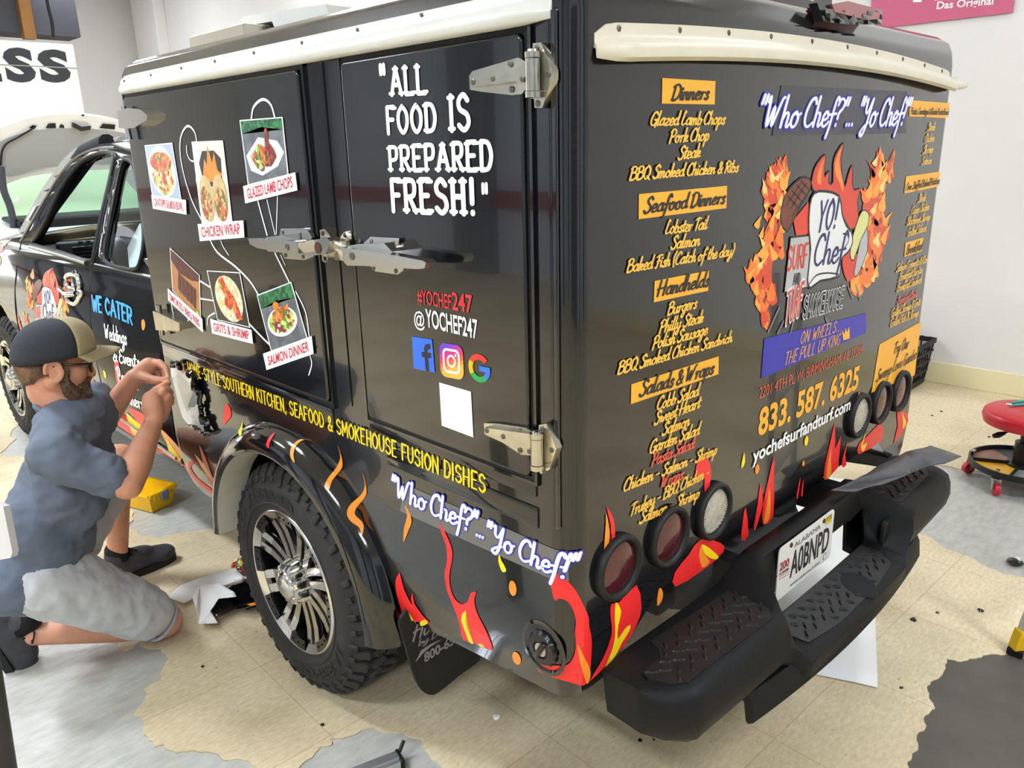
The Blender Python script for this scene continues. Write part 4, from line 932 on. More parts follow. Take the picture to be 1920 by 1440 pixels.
def emblem(name, Zf, f, surf, parent, k=1.0, seed=1, detail=True):
    """flaming chef's-hat emblem; Zf maps the drawing's own coordinates to where it sits"""
    D = Decal(surf, .0014)
    rf = random.Random(seed); F3 = [mat('printed_fire_red', 'd4482a', .35), mat('printed_fire_orange', 'f07a2c', .35), mat('printed_fire_amber', 'f8a63c', .35), mat('printed_fire_yellow', 'fcd27a', .35)]
    for spine, wd in (('165,1290 150,1180 110,1080 170,980 190,880 170,780 200,680 190,590 220,540', 78), ('660,1140 700,1040 730,940 750,840 720,740 740,640 760,560 790,500', 62)):
        S_ = curve_pts(pts(spine), 6); n_ = len(S_)
        for pas, (m_, cnt, sc) in enumerate(((M_FIRE, 26, 1.0), (F3[0], 14, .8), (F3[1], 16, .62), (F3[2], 12, .42), (F3[3], 8, .26)) if detail else ((M_FIRE, 16, 1.0), (F3[2], 6, .4))):
            for q in range(cnt):
                cx, cy = S_[rf.randrange(n_)]; cx += rf.uniform(-.9, .9)*wd*(1.15-sc*.5); cy += rf.uniform(-20, 30); L_ = rf.uniform(110, 230)*sc**.6; w_ = rf.uniform(20, 38)*sc**.7; bd = rf.uniform(-45, 45)
                P_ = [(cx+bd*.2, cy+L_*.35), (cx-w_, cy+L_*.1), (cx-w_*.5+bd*.3, cy-L_*.2), (cx+bd, cy-L_*.6), (cx+w_*.6+bd*.3, cy-L_*.15), (cx+w_, cy+L_*.15)]
                shape(D, Zf(' '.join('%.1f,%.1f' % v for v in P_)), m_, pas*.00006+(q % 4)*.000012, 2, f)
    shape(D, Zf('405,640 403,560 425,500 470,450 466,520 465,570 490,535 487,600 510,600 512,500 530,440 568,388 552,470 560,560 575,620 590,560 614,505 612,600 625,640 655,630 640,700 645,800 600,850 520,700'), M_LRED3, .0003, 2, f, M_INK, .0022*k)
    shape(D, Zf('425,590 435,530 466,470 450,530 445,610'), M_LORG, .0006, 2, f); shape(D, Zf('525,560 520,500 535,450 562,400 545,460 545,520 565,600 560,650 545,600'), M_LORG, .0006, 2, f)
    shape(D, Zf('300,800 380,700 385,870 315,880'), M_LRED3, .0004, 1, f); shape(D, Zf('560,1040 570,960 640,980 620,1100 585,1120'), M_LRED3, .0004, 2, f)
    shape(D, Zf('690,830 692,960 640,1090 622,1075 650,930 670,850'), M_CARD, .0005, 2, f, M_INK, .002*k)
    shape(D, Zf('680,745 700,770 692,830 655,905 618,1010 600,985 610,900 640,800 660,755'), M_CLAW, .0008, 2, f, M_INK, .002*k)
    shape(D, Zf('245,700 280,630 340,575 385,580 388,640 340,715 300,800 265,860 232,800'), M_STK, .0006, 2, f, M_INK, .0025*k)
    if detail:
        for s in ('270,670 330,740', '290,640 345,700', '315,610 365,665', '340,590 385,640', '262,720 345,590', '285,740 370,600', '290,780 385,640'):
            a, b = [f(*q) for q in Zf(s)]
            for q in ribbon([a, b], .0016*k, False): D.poly(q, M_INK, .0009)
    shape(D, Zf('285,890 385,880 388,1150 252,1180'), M_CARD, .0007, 1, f, M_INK, .002*k)
    hat = Zf('410,655 465,645 540,670 556,760 578,825 606,862 612,920 585,970 548,1010 542,1095 440,1120 388,1158 374,1110 390,950 380,850 386,720')
    shape(D, hat, M_HAT, .0012, 2, f, M_INK, .0034*k)
    for s in ('380,1140 420,1090 480,1078 540,1085', '560,870 590,880 585,920 550,970 545,1000'):
        Q = [f(*q) for q in curve_pts(Zf(s), 4)]
        for q in ribbon(Q, .0022*k, False): D.poly(q, M_INK, .0015)
    def tx(s, font, bl, br, top, m, w, lay, **kw): a, b, c = Zf('%g,%g %g,%g %g,%g' % (bl+br+top)); line(D, s, font, a, b, a[1]-c[1], m, w, lay, f=f, **kw)
    tx('YO!', BLOCK, (420, 860), (528, 835), (420, 705), M_NAVY, 7, .0016, shear=.2)
    tx('Chef', SCRIPT, (398, 1040), (560, 1020), (398, 880), M_NAVY, 6, .0016, shear=.15)
    tx('SURF', BLOCK, (263, 1066), (372, 1040), (263, 945), M_LRED3, 7, .0012, shear=.05)
    if detail:
        tx('AND', BLOCK, (296, 1142), (334, 1135), (296, 1085), M_INK, 8, .0012, shear=0)
        tx('TURF', BLOCK, (252, 1352), (342, 1285), (252, 1190), M_LRED3, 7, .0012, shear=.05, out=M_HAT, outw=7)
        tx('SMOKEHOUSE', BLOCK, (348, 1318), (562, 1255), (348, 1212), M_INK, 6, .0012, shear=.05, out=M_HAT, outw=6)
        M_BAR = mat('printed_grill_bar', '77777a', .35)
        for s in ('228,1255 165,1395', '250,1330 215,1400', '590,1150 615,1215', '630,1140 655,1225', '300,1340 285,1395', '470,1310 485,1350'):
            a, b = [f(*q) for q in Zf(s)]
            for q in ribbon([a, b], .0035*k, False): D.poly(q, M_BAR, .0003)
    return D.done(name, parent)
emblem('restaurant_emblem', Z3, B, Bp, truck)
# --- left side: food pictures on the front door
def ZD(s): return zoomed(s, 220, 100, 2.1818)
def vmat(name, cols, sc=90):
    m = bpy.data.materials.new(name); m.use_nodes = True; nt = m.node_tree; b = nt.nodes['Principled BSDF']; N = nt.nodes.new; L = nt.links.new
    tc = N('ShaderNodeTexCoord'); v = N('ShaderNodeTexVoronoi'); v.inputs['Scale'].default_value = sc; sp = N('ShaderNodeSeparateColor'); r = N('ShaderNodeValToRGB'); r.color_ramp.interpolation = 'CONSTANT'; e = r.color_ramp.elements
    while len(e) < len(cols): e.new(.5)
    for i, c in enumerate(cols): e[i].position = i/len(cols); e[i].color = lin(c)
    L(tc.outputs['Object'], v.inputs['Vector']); L(v.outputs['Color'], sp.inputs[0]); L(sp.outputs[0], r.inputs[0]); L(r.outputs[0], b.inputs['Base Color']); b.inputs['Roughness'].default_value = .3; return m
F_PASTA = vmat('printed_pasta', ['e9d9a0', 'f3e8bd', 'd9b45e', 'c8402a', 'f0dca0', '6d8f3a']); F_SALM = vmat('printed_salmon', ['c8662e', 'd9843f', 'b84e27', 'e09a55', '5c7a2e', 'c23a24']); F_WRAP = vmat('printed_wrap_filling', ['b98a4a', '8a5a2c', 'd8b878', 'c0452e', '6a7a34', 'e6cf9c'])
F_CHIP = mat('printed_chips', 'e8952e', .3, var=.25, scale=30); F_GREEN = vmat('printed_leaves', ['1f5a38', '2c7a48', '174a30', '3a8a52']); F_STONE = mat('printed_stone', '7d8287', .3, col2='5a5f66', scale=25); F_PLATE = mat('printed_plate', 'e8e8ea', .3); F_LAMB = vmat('printed_lamb', ['8a2f2a', '6d3a24', 'b04a35', '9a6a30', '5a1e1c'])
F_RIB = mat('printed_ribs', '6a2420', .3, col2='2e1210', scale=45, stretch=(1, 3, 1)); F_BOARD = mat('printed_board', 'c8854f', .3, var=.25, scale=12); F_GRITS = vmat('printed_grits', ['ece0b8', 'e2cf98', 'd8c58a', 'f2ead0']); F_SHR = vmat('printed_shrimp', ['d8632f', 'c23a24', 'e88a45', 'a82a1e']); F_SAL = vmat('printed_salad', ['8ab83a', 'b6d25c', '5f8f2c', '7a3a5e', 'd8e29a', 'c23a2e'])
F_BG1 = mat('printed_pale_blue', 'a9b8c8', .3); F_BG2 = mat('printed_cream', 'e6ddd2', .3); F_DK = mat('printed_dark', '2b2422', .3); F_TORT = mat('printed_tortilla', 'd9c08a', .3, var=.25, scale=30)
def ell(cx, cy, rx, ry, rot=0, n=28): return [(cx+rx*cos(t)*cos(rot)-ry*sin(t)*sin(rot), cy+rx*cos(t)*sin(rot)+ry*sin(t)*cos(rot)) for t in [2*pi*k/n for k in range(n)]]
def picture(corn, lab, text, items, name):
    c = [Bd(a, b) for a, b in ZD(corn)]  # TL TR BR BL
    def m(a, b):
        return tuple((1-a)*((1-b)*c[3][i]+b*c[0][i])+a*((1-b)*c[2][i]+b*c[1][i]) for i in (0, 1))
    D = Decal(Bp, DO+.0006); lay = 0
    D.poly([m(a, b) for a, b in ((-.025, -.02), (1.025, -.02), (1.025, 1.02), (-.025, 1.02))], M_WHITE)
    for P, mt in items:
        lay += .00025; D.poly([m(min(max(a, 0), 1), min(max(b, 0), 1)) for a, b in P], mt, lay)
    o = D.done('food_picture', d1); o['label'] = name
    D = Decal(Bp, DO+.0035); l = [Bd(a, b) for a, b in ZD(lab)]; D.poly(l, M_WHITE)
    a = [l[3][i]+(l[2][i]-l[3][i])*.07+(l[0][i]-l[3][i])*.22 for i in (0, 1)]; b = [l[3][i]+(l[2][i]-l[3][i])*.93+(l[0][i]-l[3][i])*.22 for i in (0, 1)]
    D.text(builtin(text, .012), a, b, (l[0][1]-l[3][1])*.60, mat('printed_crimson', 'c8203c', .35), .0006); D.done('food_name_label', d1)
FULL = [(0, 0), (1, 0), (1, 1), (0, 1)]
picture('115,380 223,370 260,598 145,580', '143,578 285,600 288,660 150,635', 'CAVATAPPI SALMON BOWL', [(FULL, F_BG1), (ell(.5, .5, .47, .49), F_PLATE), (ell(.5, .42, .38, .38), F_PASTA), (ell(.5, .68, .40, .19), F_SALM), (ell(.55, .35, .07, .12), F_SHR)], 'picture of a salmon pasta bowl')
picture('308,368 430,363 468,685 348,690', '333,698 520,683 525,753 342,768', 'CHICKEN WRAP', [(FULL, F_BG2), ([(.15, .75), (.25, .45), (.85, .45), (.9, .8), (.7, .9), (.3, .9)], F_DK), ([(.25, .62), (.35, .8), (.42, .72), (.5, .97), (.6, .75), (.7, .88), (.75, .65), (.9, .6), (.7, .5), (.3, .52)], F_CHIP), (ell(.28, .3, .24, .30, .1), F_TORT), (ell(.25, .24, .19, .22, .1), F_WRAP), (ell(.73, .3, .23, .30, -.05), F_TORT), (ell(.74, .22, .19, .22), F_WRAP), (ell(.8, .12, .1, .06), F_SHR)], 'picture of a chicken wrap with chips')
picture('505,278 673,265 697,495 538,535', '519,543 733,486 742,560 528,614', 'GLAZED LAMB CHOPS', [(FULL, F_STONE), ([(0, .8), (.5, .88), (1, .8), (1, 1), (0, 1)], F_GREEN), ([(.04, .45), (.4, .72), (.85, .62), (.98, .4), (.8, .18), (.4, .08), (.12, .2)], F_PLATE), ([(.15, .42), (.4, .62), (.6, .5), (.55, .25), (.3, .2)], F_SALM), ([(.25, .35), (.33, .6), (.4, .6), (.42, .35), (.4, .25)], F_SAL), ([(.52, .4), (.58, .85), (.64, .86), (.66, .6), (.75, .5), (.8, .35), (.65, .2), (.5, .22)], F_LAMB), (ell(.42, .22, .07, .07), F_SAL)], 'picture of glazed lamb chops on a white plate')
picture('218,800 335,908 340,1090 228,970', '210,960 352,1085 355,1142 212,1010', 'SMOKED BBQ RIBS', [(FULL, F_BOARD), ([(0, .75), (.3, .62), (.75, .72), (1, .86), (1, 1), (0, 1)], F_RIB)]+[([(.22+.13*i, .2), (.33+.13*i, .14), (.36+.13*i, .6), (.26+.13*i, .62)], F_RIB) for i in range(5)]+[(ell(.9, .1, .1, .06), F_SAL)], 'picture of smoked ribs on a board')
picture('370,892 500,900 540,1118 412,1088', '384,1085 553,1130 560,1188 392,1145', 'GRITS & SHRIMP', [(FULL, F_DK), (ell(.52, .48, .42, .46), F_GRITS), ([(.3, .85), (.45, .92), (.55, .7), (.7, .55), (.8, .3), (.85, .1), (.65, .1), (.6, .3), (.5, .25), (.35, .35), (.42, .55), (.3, .7)], F_SHR), (ell(.32, .72, .06, .05), F_SAL)], 'picture of grits and shrimp in a bowl')
picture('575,992 710,940 775,1165 632,1215', '600,1228 800,1155 808,1228 615,1295', 'SALMON DINNER', [(FULL, F_STONE), ([(0, .76), (.5, .8), (1, .74), (1, 1), (0, 1)], F_GREEN), (ell(.5, .42, .42, .26), F_PLATE), (ell(.5, .44, .36, .22), F_SAL), ([(.25, .5), (.4, .66), (.8, .68), (.7, .52), (.45, .42)], F_SALM), (ell(.45, .72, .09, .07), F_CHIP)], 'picture of a salmon salad dinner')
D = Decal(Bp, DO)
for s, w in (('350,692 300,590 262,450 258,350 285,298 315,320 325,368', 5), ('283,378 285,410 300,438 325,442', 3.5), ('328,500 322,520 335,560', 2.5), ('375,755 410,815 480,870 540,930 575,985 582,998', 5.5), ('422,765 432,790 455,825', 3), ('548,272 555,225 580,195 605,190 630,215 645,268', 5.5),
             ('575,606 612,742', 5), ('612,600 645,742', 3), ('655,585 650,738', 3), ('645,818 705,940', 5), ('668,825 686,866', 2.5), ('730,975 770,1060 785,1160', 4), ('785,1228 795,1270 783,1316', 3.5), ('530,1096 590,1160 628,1197', 5), ('336,930 385,960', 5), ('336,1003 395,1012', 4), ('398,1062 372,1080 368,1112', 4), ('220,1014 230,1070 255,1110 280,1122 292,1080', 4)):
    Q = [Bd(a, b) for a, b in curve_pts(ZD(s), 5)]
    for q in ribbon(Q, w*.00062): D.poly(q, M_WHITE)
D.done('white_swirl_lines', d1)
# --- left side: rear door lettering
D = Decal(Bp, DO)
def zA(a, b): return (600+a/2.879, 60+b/2.879)
kw = dict(f=Bd, shear=.0, slab=True, wv=0)
line(D, '"', BLOCK, zA(330, 345), zA(372, 342), 55, M_WHITE, 9, f=Bd, shear=0)
line(D, 'ALL', BLOCK, zA(388, 340), zA(592, 328), 51, M_WHITE, 8.5, **kw); line(D, 'FOOD', BLOCK, zA(366, 548), zA(650, 534), 49, M_WHITE, 8.5, **kw)
line(D, 'IS', BLOCK, zA(704, 532), zA(835, 526), 65, M_WHITE, 8, **kw); line(D, 'PREPARED', BLOCK, zA(378, 748), zA(955, 746), 44, M_WHITE, 8.5, fn=lambda x, y: (x, y*(1+.10*x)), **kw)
line(D, 'FRESH!', BLOCK, zA(392, 966), zA(868, 985), 58, M_WHITE, 8.5, **kw); line(D, '"', BLOCK, zA(878, 985), zA(922, 985), 54, M_WHITE, 8, f=Bd, shear=0)
D.done('slogan_lettering', d2)
D = Decal(Bp, DO); bline(D, '#YOCHEF', (783.4, 568), (847, 580), 27, mat('hashtag_red', 'e0323c', .35), .012, f=Bd); bline(D, '247', (848, 580), (886.5, 587.5), 34, MATS['hashtag_red'], .02, f=Bd)
bline(D, '@', (777, 609.4), (797, 613), 27, M_WHITE, .012, f=Bd); bline(D, 'YOCHEF247', (799, 612), (896, 635), 34, M_WHITE, .02, f=Bd); D.done('social_handle_lettering', d2)
def quadmap(P, f=Bd):
    c = [f(a, b) for a, b in P]
    return lambda a, b: tuple((1-a)*((1-b)*c[3][i]+b*c[0][i])+a*((1-b)*c[2][i]+b*c[1][i]) for i in (0, 1))
m = quadmap(pts('772,631 810,636.5 815.3,698.6 776,691')); D = Decal(Bp, DO)
D.poly([m(a, b) for a, b in FULL], mat('bright_blue_sticker', '2f6de0', .35)); D.poly([m(a, b) for a, b in ((.58, 0), (.58, .42), (.45, .42), (.45, .58), (.58, .58), (.58, .70), (.66, .82), (.80, .85), (.9, .85), (.9, .69), (.80, .69), (.74, .66), (.74, .58), (.9, .58), (.88, .42), (.74, .42), (.74, 0))], M_DKT, .0005); D.done('square_f_sticker', d2)
m = quadmap(pts('823,641.7 867.4,648.6 870.2,713.5 826.5,704.9')); D = Decal(Bp, DO)
def rrect(h, r, n=6): return [(.5+sx*(h-r)+r*cos(a), .5+sy*(h-r)+r*sin(a)) for sx, sy, a0 in ((1, 1, 0), (-1, 1, 90), (-1, -1, 180), (1, -1, 270)) for a in [radians(a0+90*k/n) for k in range(n+1)]]
t_ = BM(); vs = [t_.verts.new((a, b, 0)) for a, b in rrect(.5, .24)]; t_.faces.new(vs)
cl = ['fdb64a', 'fb8f3c', 'f5633e', 'e63a62', 'd02f86', 'a531b0', '7638c8', '4f4fd6']
for i in range(1, 8): bmesh.ops.bisect_plane(t_, geom=t_.verts[:]+t_.edges[:]+t_.faces[:], plane_co=(0, i/8, 0), plane_no=(-.35, 1, 0))
for fc_ in t_.faces:
    ce = fc_.calc_center_median(); i = min(7, max(0, int((ce.y-.35*ce.x)*8+.3))); D.poly([m(v.co.x, v.co.y) for v in fc_.verts], mat('sticker_gradient_%d' % i, cl[i], .35))
t_.free()
def ringpoly(D, outer, inner, mt, lay):
    n = len(outer)
    for k in range(n): D.poly([m(*outer[k]), m(*outer[(k+1) % n]), m(*inner[(k+1) % n]), m(*inner[k])], mt, lay)
ringpoly(D, rrect(.36, .17), rrect(.29, .12), M_WHITE, .0005); ringpoly(D, ell(.5, .5, .19, .19), ell(.5, .5, .125, .125), M_WHITE, .0005); D.poly([m(a, b) for a, b in ell(.69, .69, .045, .045, 0, 10)], M_WHITE, .0005); D.done('camera_sticker', d2)
m = quadmap(pts('876.8,659.8 918,668 921,721 880,713')); D = Decal(Bp, DO)
for a0, a1, mt in ((40, 150, mat('letter_red', 'e0392e', .35)), (150, 212, mat('letter_yellow', 'f7b90c', .35)), (212, 308, mat('letter_green', '23a24c', .35)), (308, 358, mat('letter_blue', '2f74e0', .35))):
    n = 12
    for k in range(n):
        t0, t1 = radians(a0+(a1-a0)*k/n), radians(a0+(a1-a0)*(k+1)/n)
        D.poly([m(.5+.5*cos(t0), .5+.5*sin(t0)), m(.5+.5*cos(t1), .5+.5*sin(t1)), m(.5+.30*cos(t1), .5+.30*sin(t1)), m(.5+.30*cos(t0), .5+.30*sin(t0))], mt)
D.poly([m(a, b) for a, b in ((.5, .59), (.99, .59), (.99, .40), (.5, .40))], MATS['letter_blue'], .0004); D.done('round_g_sticker', d2)
D = Decal(Bp, DO); D.poly([Bd(a, b) for a, b in pts('823.3,717 883,734.5 887.6,820.3 828.2,798')], M_WHITE); D.done('blank_white_sticker', d2)
# --- left side: long yellow line and slogan band
D = Decal(Bp, .0055); line(D, 'HOME-STYLE SOUTHERN KITCHEN, SEAFOOD & SMOKEHOUSE FUSION DISHES', BLOCK, (356, 699), (917, 924), 20, M_YEL, 7, shear=.05); D.done('slogan_lettering', truck)
D = Decal(Bp); quad(D, zoomed('195,90 1190,500 1200,690 165,255', 700, 880, 3.272), mat('translucent_grey_band', '6b6a66', .3))
line(D, '"Who Chef?"', SCRIPT, (735, 928), (898, 1003), 38, M_WHITE, 7.5, .0006, out=M_BLUE, outw=5, shear=.15); line(D, '...', SCRIPT, (893, 1003), (910, 1010), 38, M_WHITE, 8, .0006, out=M_BLUE, outw=5); line(D, '"Yo Chef!"', SCRIPT, (912, 1015), (1084, 1082), 40, M_WHITE, 7.5, .0006, out=M_BLUE, outw=5, shear=.15)
D.done('slogan_lettering', truck)
# --- flames on box side, corner and rear
D = Decal(Bp, .0016)
def Z8(s): return zoomed(s, 700, 880, 3.272)
shape(D, Z8('405,328 440,380 480,470 488,540 470,640 475,720 500,790 545,825 580,810 600,760 635,750 622,800 640,880 690,980 720,1050 730,1110 640,1072 555,1042 530,940 490,830 455,740 440,640 455,560 450,470 425,400'), M_RED)
shape(D, Z8('572,865 548,890 545,930 565,985 590,1052 618,1066 590,1000 572,950 570,905'), M_YF, .0006); shape(D, Z8('645,1072 665,1068 685,1088 660,1082'), M_YF, .0006)
shape(D, Z8('195,220 225,265 238,320 220,370 205,410 188,445 190,370 205,310 210,270'), M_ORG); shape(D, Z8('775,515 770,560 785,610 800,630 818,620 808,590 788,555'), M_YF)
for cx, cy, rx, ry, ro in ((858, 728, 23, 48, -.12), (882, 1158, 24, 42, -.35)): shape(D, [(700+a/3.272, 880+b/3.272) for a, b in ell(cx, cy, rx, ry, ro, 14)], M_ORG, 0, 1)
shape(D, Z8('1090,655 1135,640 1190,680 1240,740 1285,830 1315,900 1320,960 1335,1040 1332,1170 1322,1250 1290,1322 1200,1300 1020,1236 1000,1150 1050,1190 1120,1200 1190,1195 1225,1150 1240,1080 1235,1000 1240,920 1215,840 1180,800 1140,790 1115,800 1095,720'), M_RED, .0004)
shape(D, Z8('1250,1070 1285,1140 1328,1240 1305,1315 1270,1200 1255,1120'), M_ORG, .0008)
def Z7(s): return zoomed(s, 1080, 860, 2.667)
def Zr(s): return zoomed(s, 1380, 560, 3.273)
for s, mt, l in (('152,240 185,300 193,380 190,430 175,400 170,330 158,280', M_RED, 0), ('147,272 160,330 165,400 136,500 140,400 145,330', M_ORG, .0003), ('172,725 215,715 300,630 325,740 300,830 240,930 150,1030 65,1112 130,1000 175,880 170,790', M_RED, 0),
                 ('195,715 222,760 208,830 205,900 240,850 268,828 262,860 225,920 190,990 140,1045 175,960 192,880 190,800', M_YF, .0006), ('490,570 560,480 620,402 720,420 735,465 640,550 495,640', M_RED, 0), ('625,425 640,475 685,502 710,490 668,450', M_YF, .0008), ('622,430 612,480 628,545 665,515 640,475', M_ORG, .0005),
                 ('845,240 860,380 825,408 830,320', M_RED, 0), ('920,120 932,200 925,260 892,358 888,330 905,230', M_RED, 0), ('988,-10 987,100 984,285 932,328 935,220 960,100', M_RED, 0), ('965,140 970,230 962,300 936,322 950,230', M_ORG, .0005), ('1120,90 1114,150 1106,200 1100,185', M_RED, 0), ('1135,100 1131,182 1122,180', M_RED, 0), ('408,660 420,645 432,670 425,710 402,735', M_ORG, .0003)):
    shape(D, Z7(s), mt, l, 2)
shape(D, zoomed('645,1080 680,1020 715,1050 727,1130 702,1235 690,1200 690,1140 670,1120 652,1170', 1080, 500, 2.88), M_RED)
for s, mt, l in (('606,760 604,920 640,840 626,1000 620,1038 540,1112 545,1010 575,880', M_RED, 0), ('582,900 578,1000 580,1075 548,1108 560,1010', M_ORG, .0005), ('683,875 667,960 675,1018 648,1033 650,980', M_RED, 0), ('752,890 800,845 870,772 895,782 890,868 750,955', M_RED, 0), ('795,820 772,900 800,880 785,928 770,935 765,895', M_YF, .0005),
                 ('985,690 1040,700 1052,745 1030,800 965,890 990,780', M_RED, 0), ('1015,700 1030,730 1040,760 1020,800 1022,750', M_YF, .0006), ('47,940 52,1000 36,1038 28,1028 36,985', M_YF, 0)): shape(D, Zr(s), mt, l, 2)
for cx, cy, rx, ry, mt in ((126, 1045, 13, 31, M_ORG), (428, 872, 11, 32, M_YF), (410, 1010, 7, 18, M_ORG), (752, 588, 7, 18, M_ORG)): shape(D, [(1380+a/3.273, 560+b/3.273) for a, b in ell(cx, cy, rx, ry, .15, 12)], mt, .0003, 1)
D.done('flame_graphics', truck)
D = Decal(Bp, .0016)   # front lower corner of the box
def ZG(s): return zoomed(s, 200, 560, 4.236)
shape(D, ZG('588,425 600,480 622,560 618,590 600,585 595,520'), M_ORG); shape(D, ZG('955,835 985,870 992,930 960,975 930,1000 932,900'), M_RED); shape(D, ZG('785,935 815,970 818,1030 800,1020 785,975'), M_YF)
for s, mt, l in (('655,1300 690,1285 695,1310 670,1340 720,1420 820,1500 900,1560 880,1440 860,1360 830,1290 800,1230 850,1330 905,1470 915,1620 900,1600 800,1520 700,1440 660,1370', M_RED, 0), ('740,1160 790,1260 840,1400 870,1520 800,1420 770,1300', mat('faded_red_flame', 'b0584c', .3), .0003), ('700,1230 790,1330 860,1440 800,1400', mat('faded_orange_flame', 'c98a5a', .3), .0005), ('865,1460 900,1560 910,1640 890,1590', M_YF, .0008)): shape(D, ZG(s), mt, l, 2)
D.done('flame_graphics', truck)
# --- conforming decals cast onto curved parts
from mathutils.bvhtree import BVHTree
def bvh_of(os):
    bm = BM()
    for o in os:
        me = evalmesh(o); me.transform(Matrix.Translation(wbase(o))); bm.from_mesh(me); bpy.data.meshes.remove(me)
    return BVHTree.FromBMesh(bm)
def cast(name, shapes, target, parent, step=7):
    T = bvh_of(target); out = BM(); mats = []
    for i, (P, mt) in enumerate(shapes):
        if mt not in mats: mats.append(mt)
        P = curve_pts(P, 3, True); t = BM(); t.faces.new([t.verts.new((a, b, 0)) for a, b in P]); bmesh.ops.triangulate(t, faces=t.faces[:], ngon_method='EAR_CLIP')
        for ax, no in ((0, (1, 0, 0)), (1, (0, 1, 0))):
            lo = min(q[ax] for q in P); hi = max(q[ax] for q in P); c = lo+step
            while c < hi:
                bmesh.ops.bisect_plane(t, geom=t.verts[:]+t.edges[:]+t.faces[:], plane_co=((c, 0, 0) if ax == 0 else (0, c, 0)), plane_no=no); c += step
        dead = []
        for v in t.verts:
            d = ray(v.co.x, v.co.y).normalized(); loc, nor, _, dist = T.ray_cast(CAM, d)
            if loc is None: dead.append(v); continue
            if nor.dot(d) > 0: nor = -nor
            v.co = loc+nor*(.0015+.0004*(i % 4))
        bmesh.ops.delete(t, geom=dead, context='VERTS'); 
        big = [f for f in t.faces if max(e.calc_length() for e in f.edges) > .12]; bmesh.ops.delete(t, geom=big, context='FACES')
        merge(out, t, mi=mats.index(mt))
    bmesh.ops.triangulate(out, faces=[f for f in out.faces if len(f.verts) > 4]); me = bpy.data.meshes.new(name); out.to_mesh(me); out.free(); return link(name, me, mats, parent, smooth=180)
def Z6(s): return zoomed(s, 400, 740, 2.483)
fl = [o for o in truck.children if o.name.startswith('fender_flare')]
cast('flame_graphics', [(Z6(s), m_) for s, m_ in (('140,120 130,150 118,170 122,190 132,190 136,160', M_YF), ('290,178 262,200 248,235 262,250 266,220', M_RED), ('430,208 395,215 365,245 360,285 375,312 382,315 375,280 385,245 405,222', M_ORG), ('583,232 595,290 575,340 535,390 522,425 540,445 555,400 600,345 605,310 595,270', M_ORG),
     ('697,362 708,420 690,465 640,510 622,550 640,590 680,620 690,660 700,620 690,590 660,560 665,530 705,480 716,450 708,400', M_ORG))] + [(Z8(s), m_) for s, m_ in (('165,635 140,680 145,760 175,870 176,962 340,942 310,900 255,820 246,757 235,790 240,830 195,740 172,660', M_RED), ('222,880 240,910 265,945 225,960', M_YF), ('290,935 320,918 338,940 300,958', M_YF))], fl+[body], fl[0])
# cab door emblem, flames along the rocker and lettering
def ZC(s): return zoomed(s, 0, 440, 4.8)
def ZE(s):
    out = []
    for a, b in pts(s):   # squeeze the rear emblem's drawing onto the cab door
        u = (a-30)/(830-30); v = (b-388)/(1310-388); out.append((34+u*98+v*5, 487+u*22+v*140))
    return out
emblem('restaurant_emblem', ZE, C, Cp, truck, .5, detail=False)
def Z2(s): return zoomed(s, 0, 560, 2.057)
cast('flame_graphics', [(Z2(s), m_) for s, m_ in (('310,330 330,325 370,360 440,430 520,490 580,560 640,600 690,630 725,650 720,655 660,630 560,560 480,505 400,445 330,400', M_RED), ('320,360 360,380 400,430 440,455 400,440 350,405', M_ORG), ('490,440 520,470 560,500 545,530 520,525 500,490', M_YF), ('645,545 660,560 680,590 700,625 660,605', M_YF), ('500,420 560,450 565,490 590,500 570,520 520,460', M_RED),
      ('360,310 400,370 430,420 470,470 440,450 380,370', M_RED), ('400,275 410,285 412,305 404,300', M_YF), ('445,245 460,240 462,300 470,340 455,330 448,290', M_RED), ('620,500 680,560 705,600 690,620 640,550', M_ORG), ('548,85 556,80 562,100 556,122 549,115', M_ORG), ('0,50 12,60 30,130 20,110', M_RED))] +
     [(ZC(s), m_) for s, m_ in (('160,720 185,790 205,860 185,850', M_RED), ('-60,160 0,100 110,35 30,90 -10,160', M_ORG), ('-40,150 5,100 35,130 0,165', M_RED), ('-40,200 0,190 12,240 0,280 -40,290', M_YF))], [cs], cs)
D = Decal(Cp, .004); line(D, 'WE CATER', BLOCK, (176, 582), (252, 609), 27, mat('sky_blue_vinyl', '1e9df0', .35), 10, f=C, shear=0, fn=lambda x, y: (x, y+.22*(x-.5)**2*-2+.12))
for s, a, b, c, d, h in (('Weddings', 199, 634, 240, 646, 26), ('& Events', 214, 676, 264, 690, 24), ('Parties', 224, 715, 262, 730, 26), ('Dinners', 232, 752, 272, 768, 22)): line(D, s, SCRIPT, (a, b), (c, d), h, M_WHITE, 8, f=C, shear=.1)
D.done('catering_lettering', truck)
D = Decal(lambda u, v, o: Vector((u, 1.47-o, v)), .0015)   # mud-flap lettering
M_FLT = mat('grey_flap_lettering', '8e8e8c', .5)
def mf(px, py): p = ony(px, py, 1.47); return (p.x, p.z)
line(D, 'Hot Shot', SCRIPT, (772, 1203), (870, 1150), 34, M_FLT, 7, f=mf); line(D, 'by Delivery', SCRIPT, (783, 1212), (868, 1166), 11, M_FLT, 7, f=mf); bline(D, '800-654-1', (795, 1242), (874, 1192), 18, M_FLT, .03, f=mf)
D.poly([mf(*q) for q in Z8('255,1185 290,1110 350,1070 420,1040 345,1090 300,1130')], M_FLT); D.done('flap_lettering', truck)
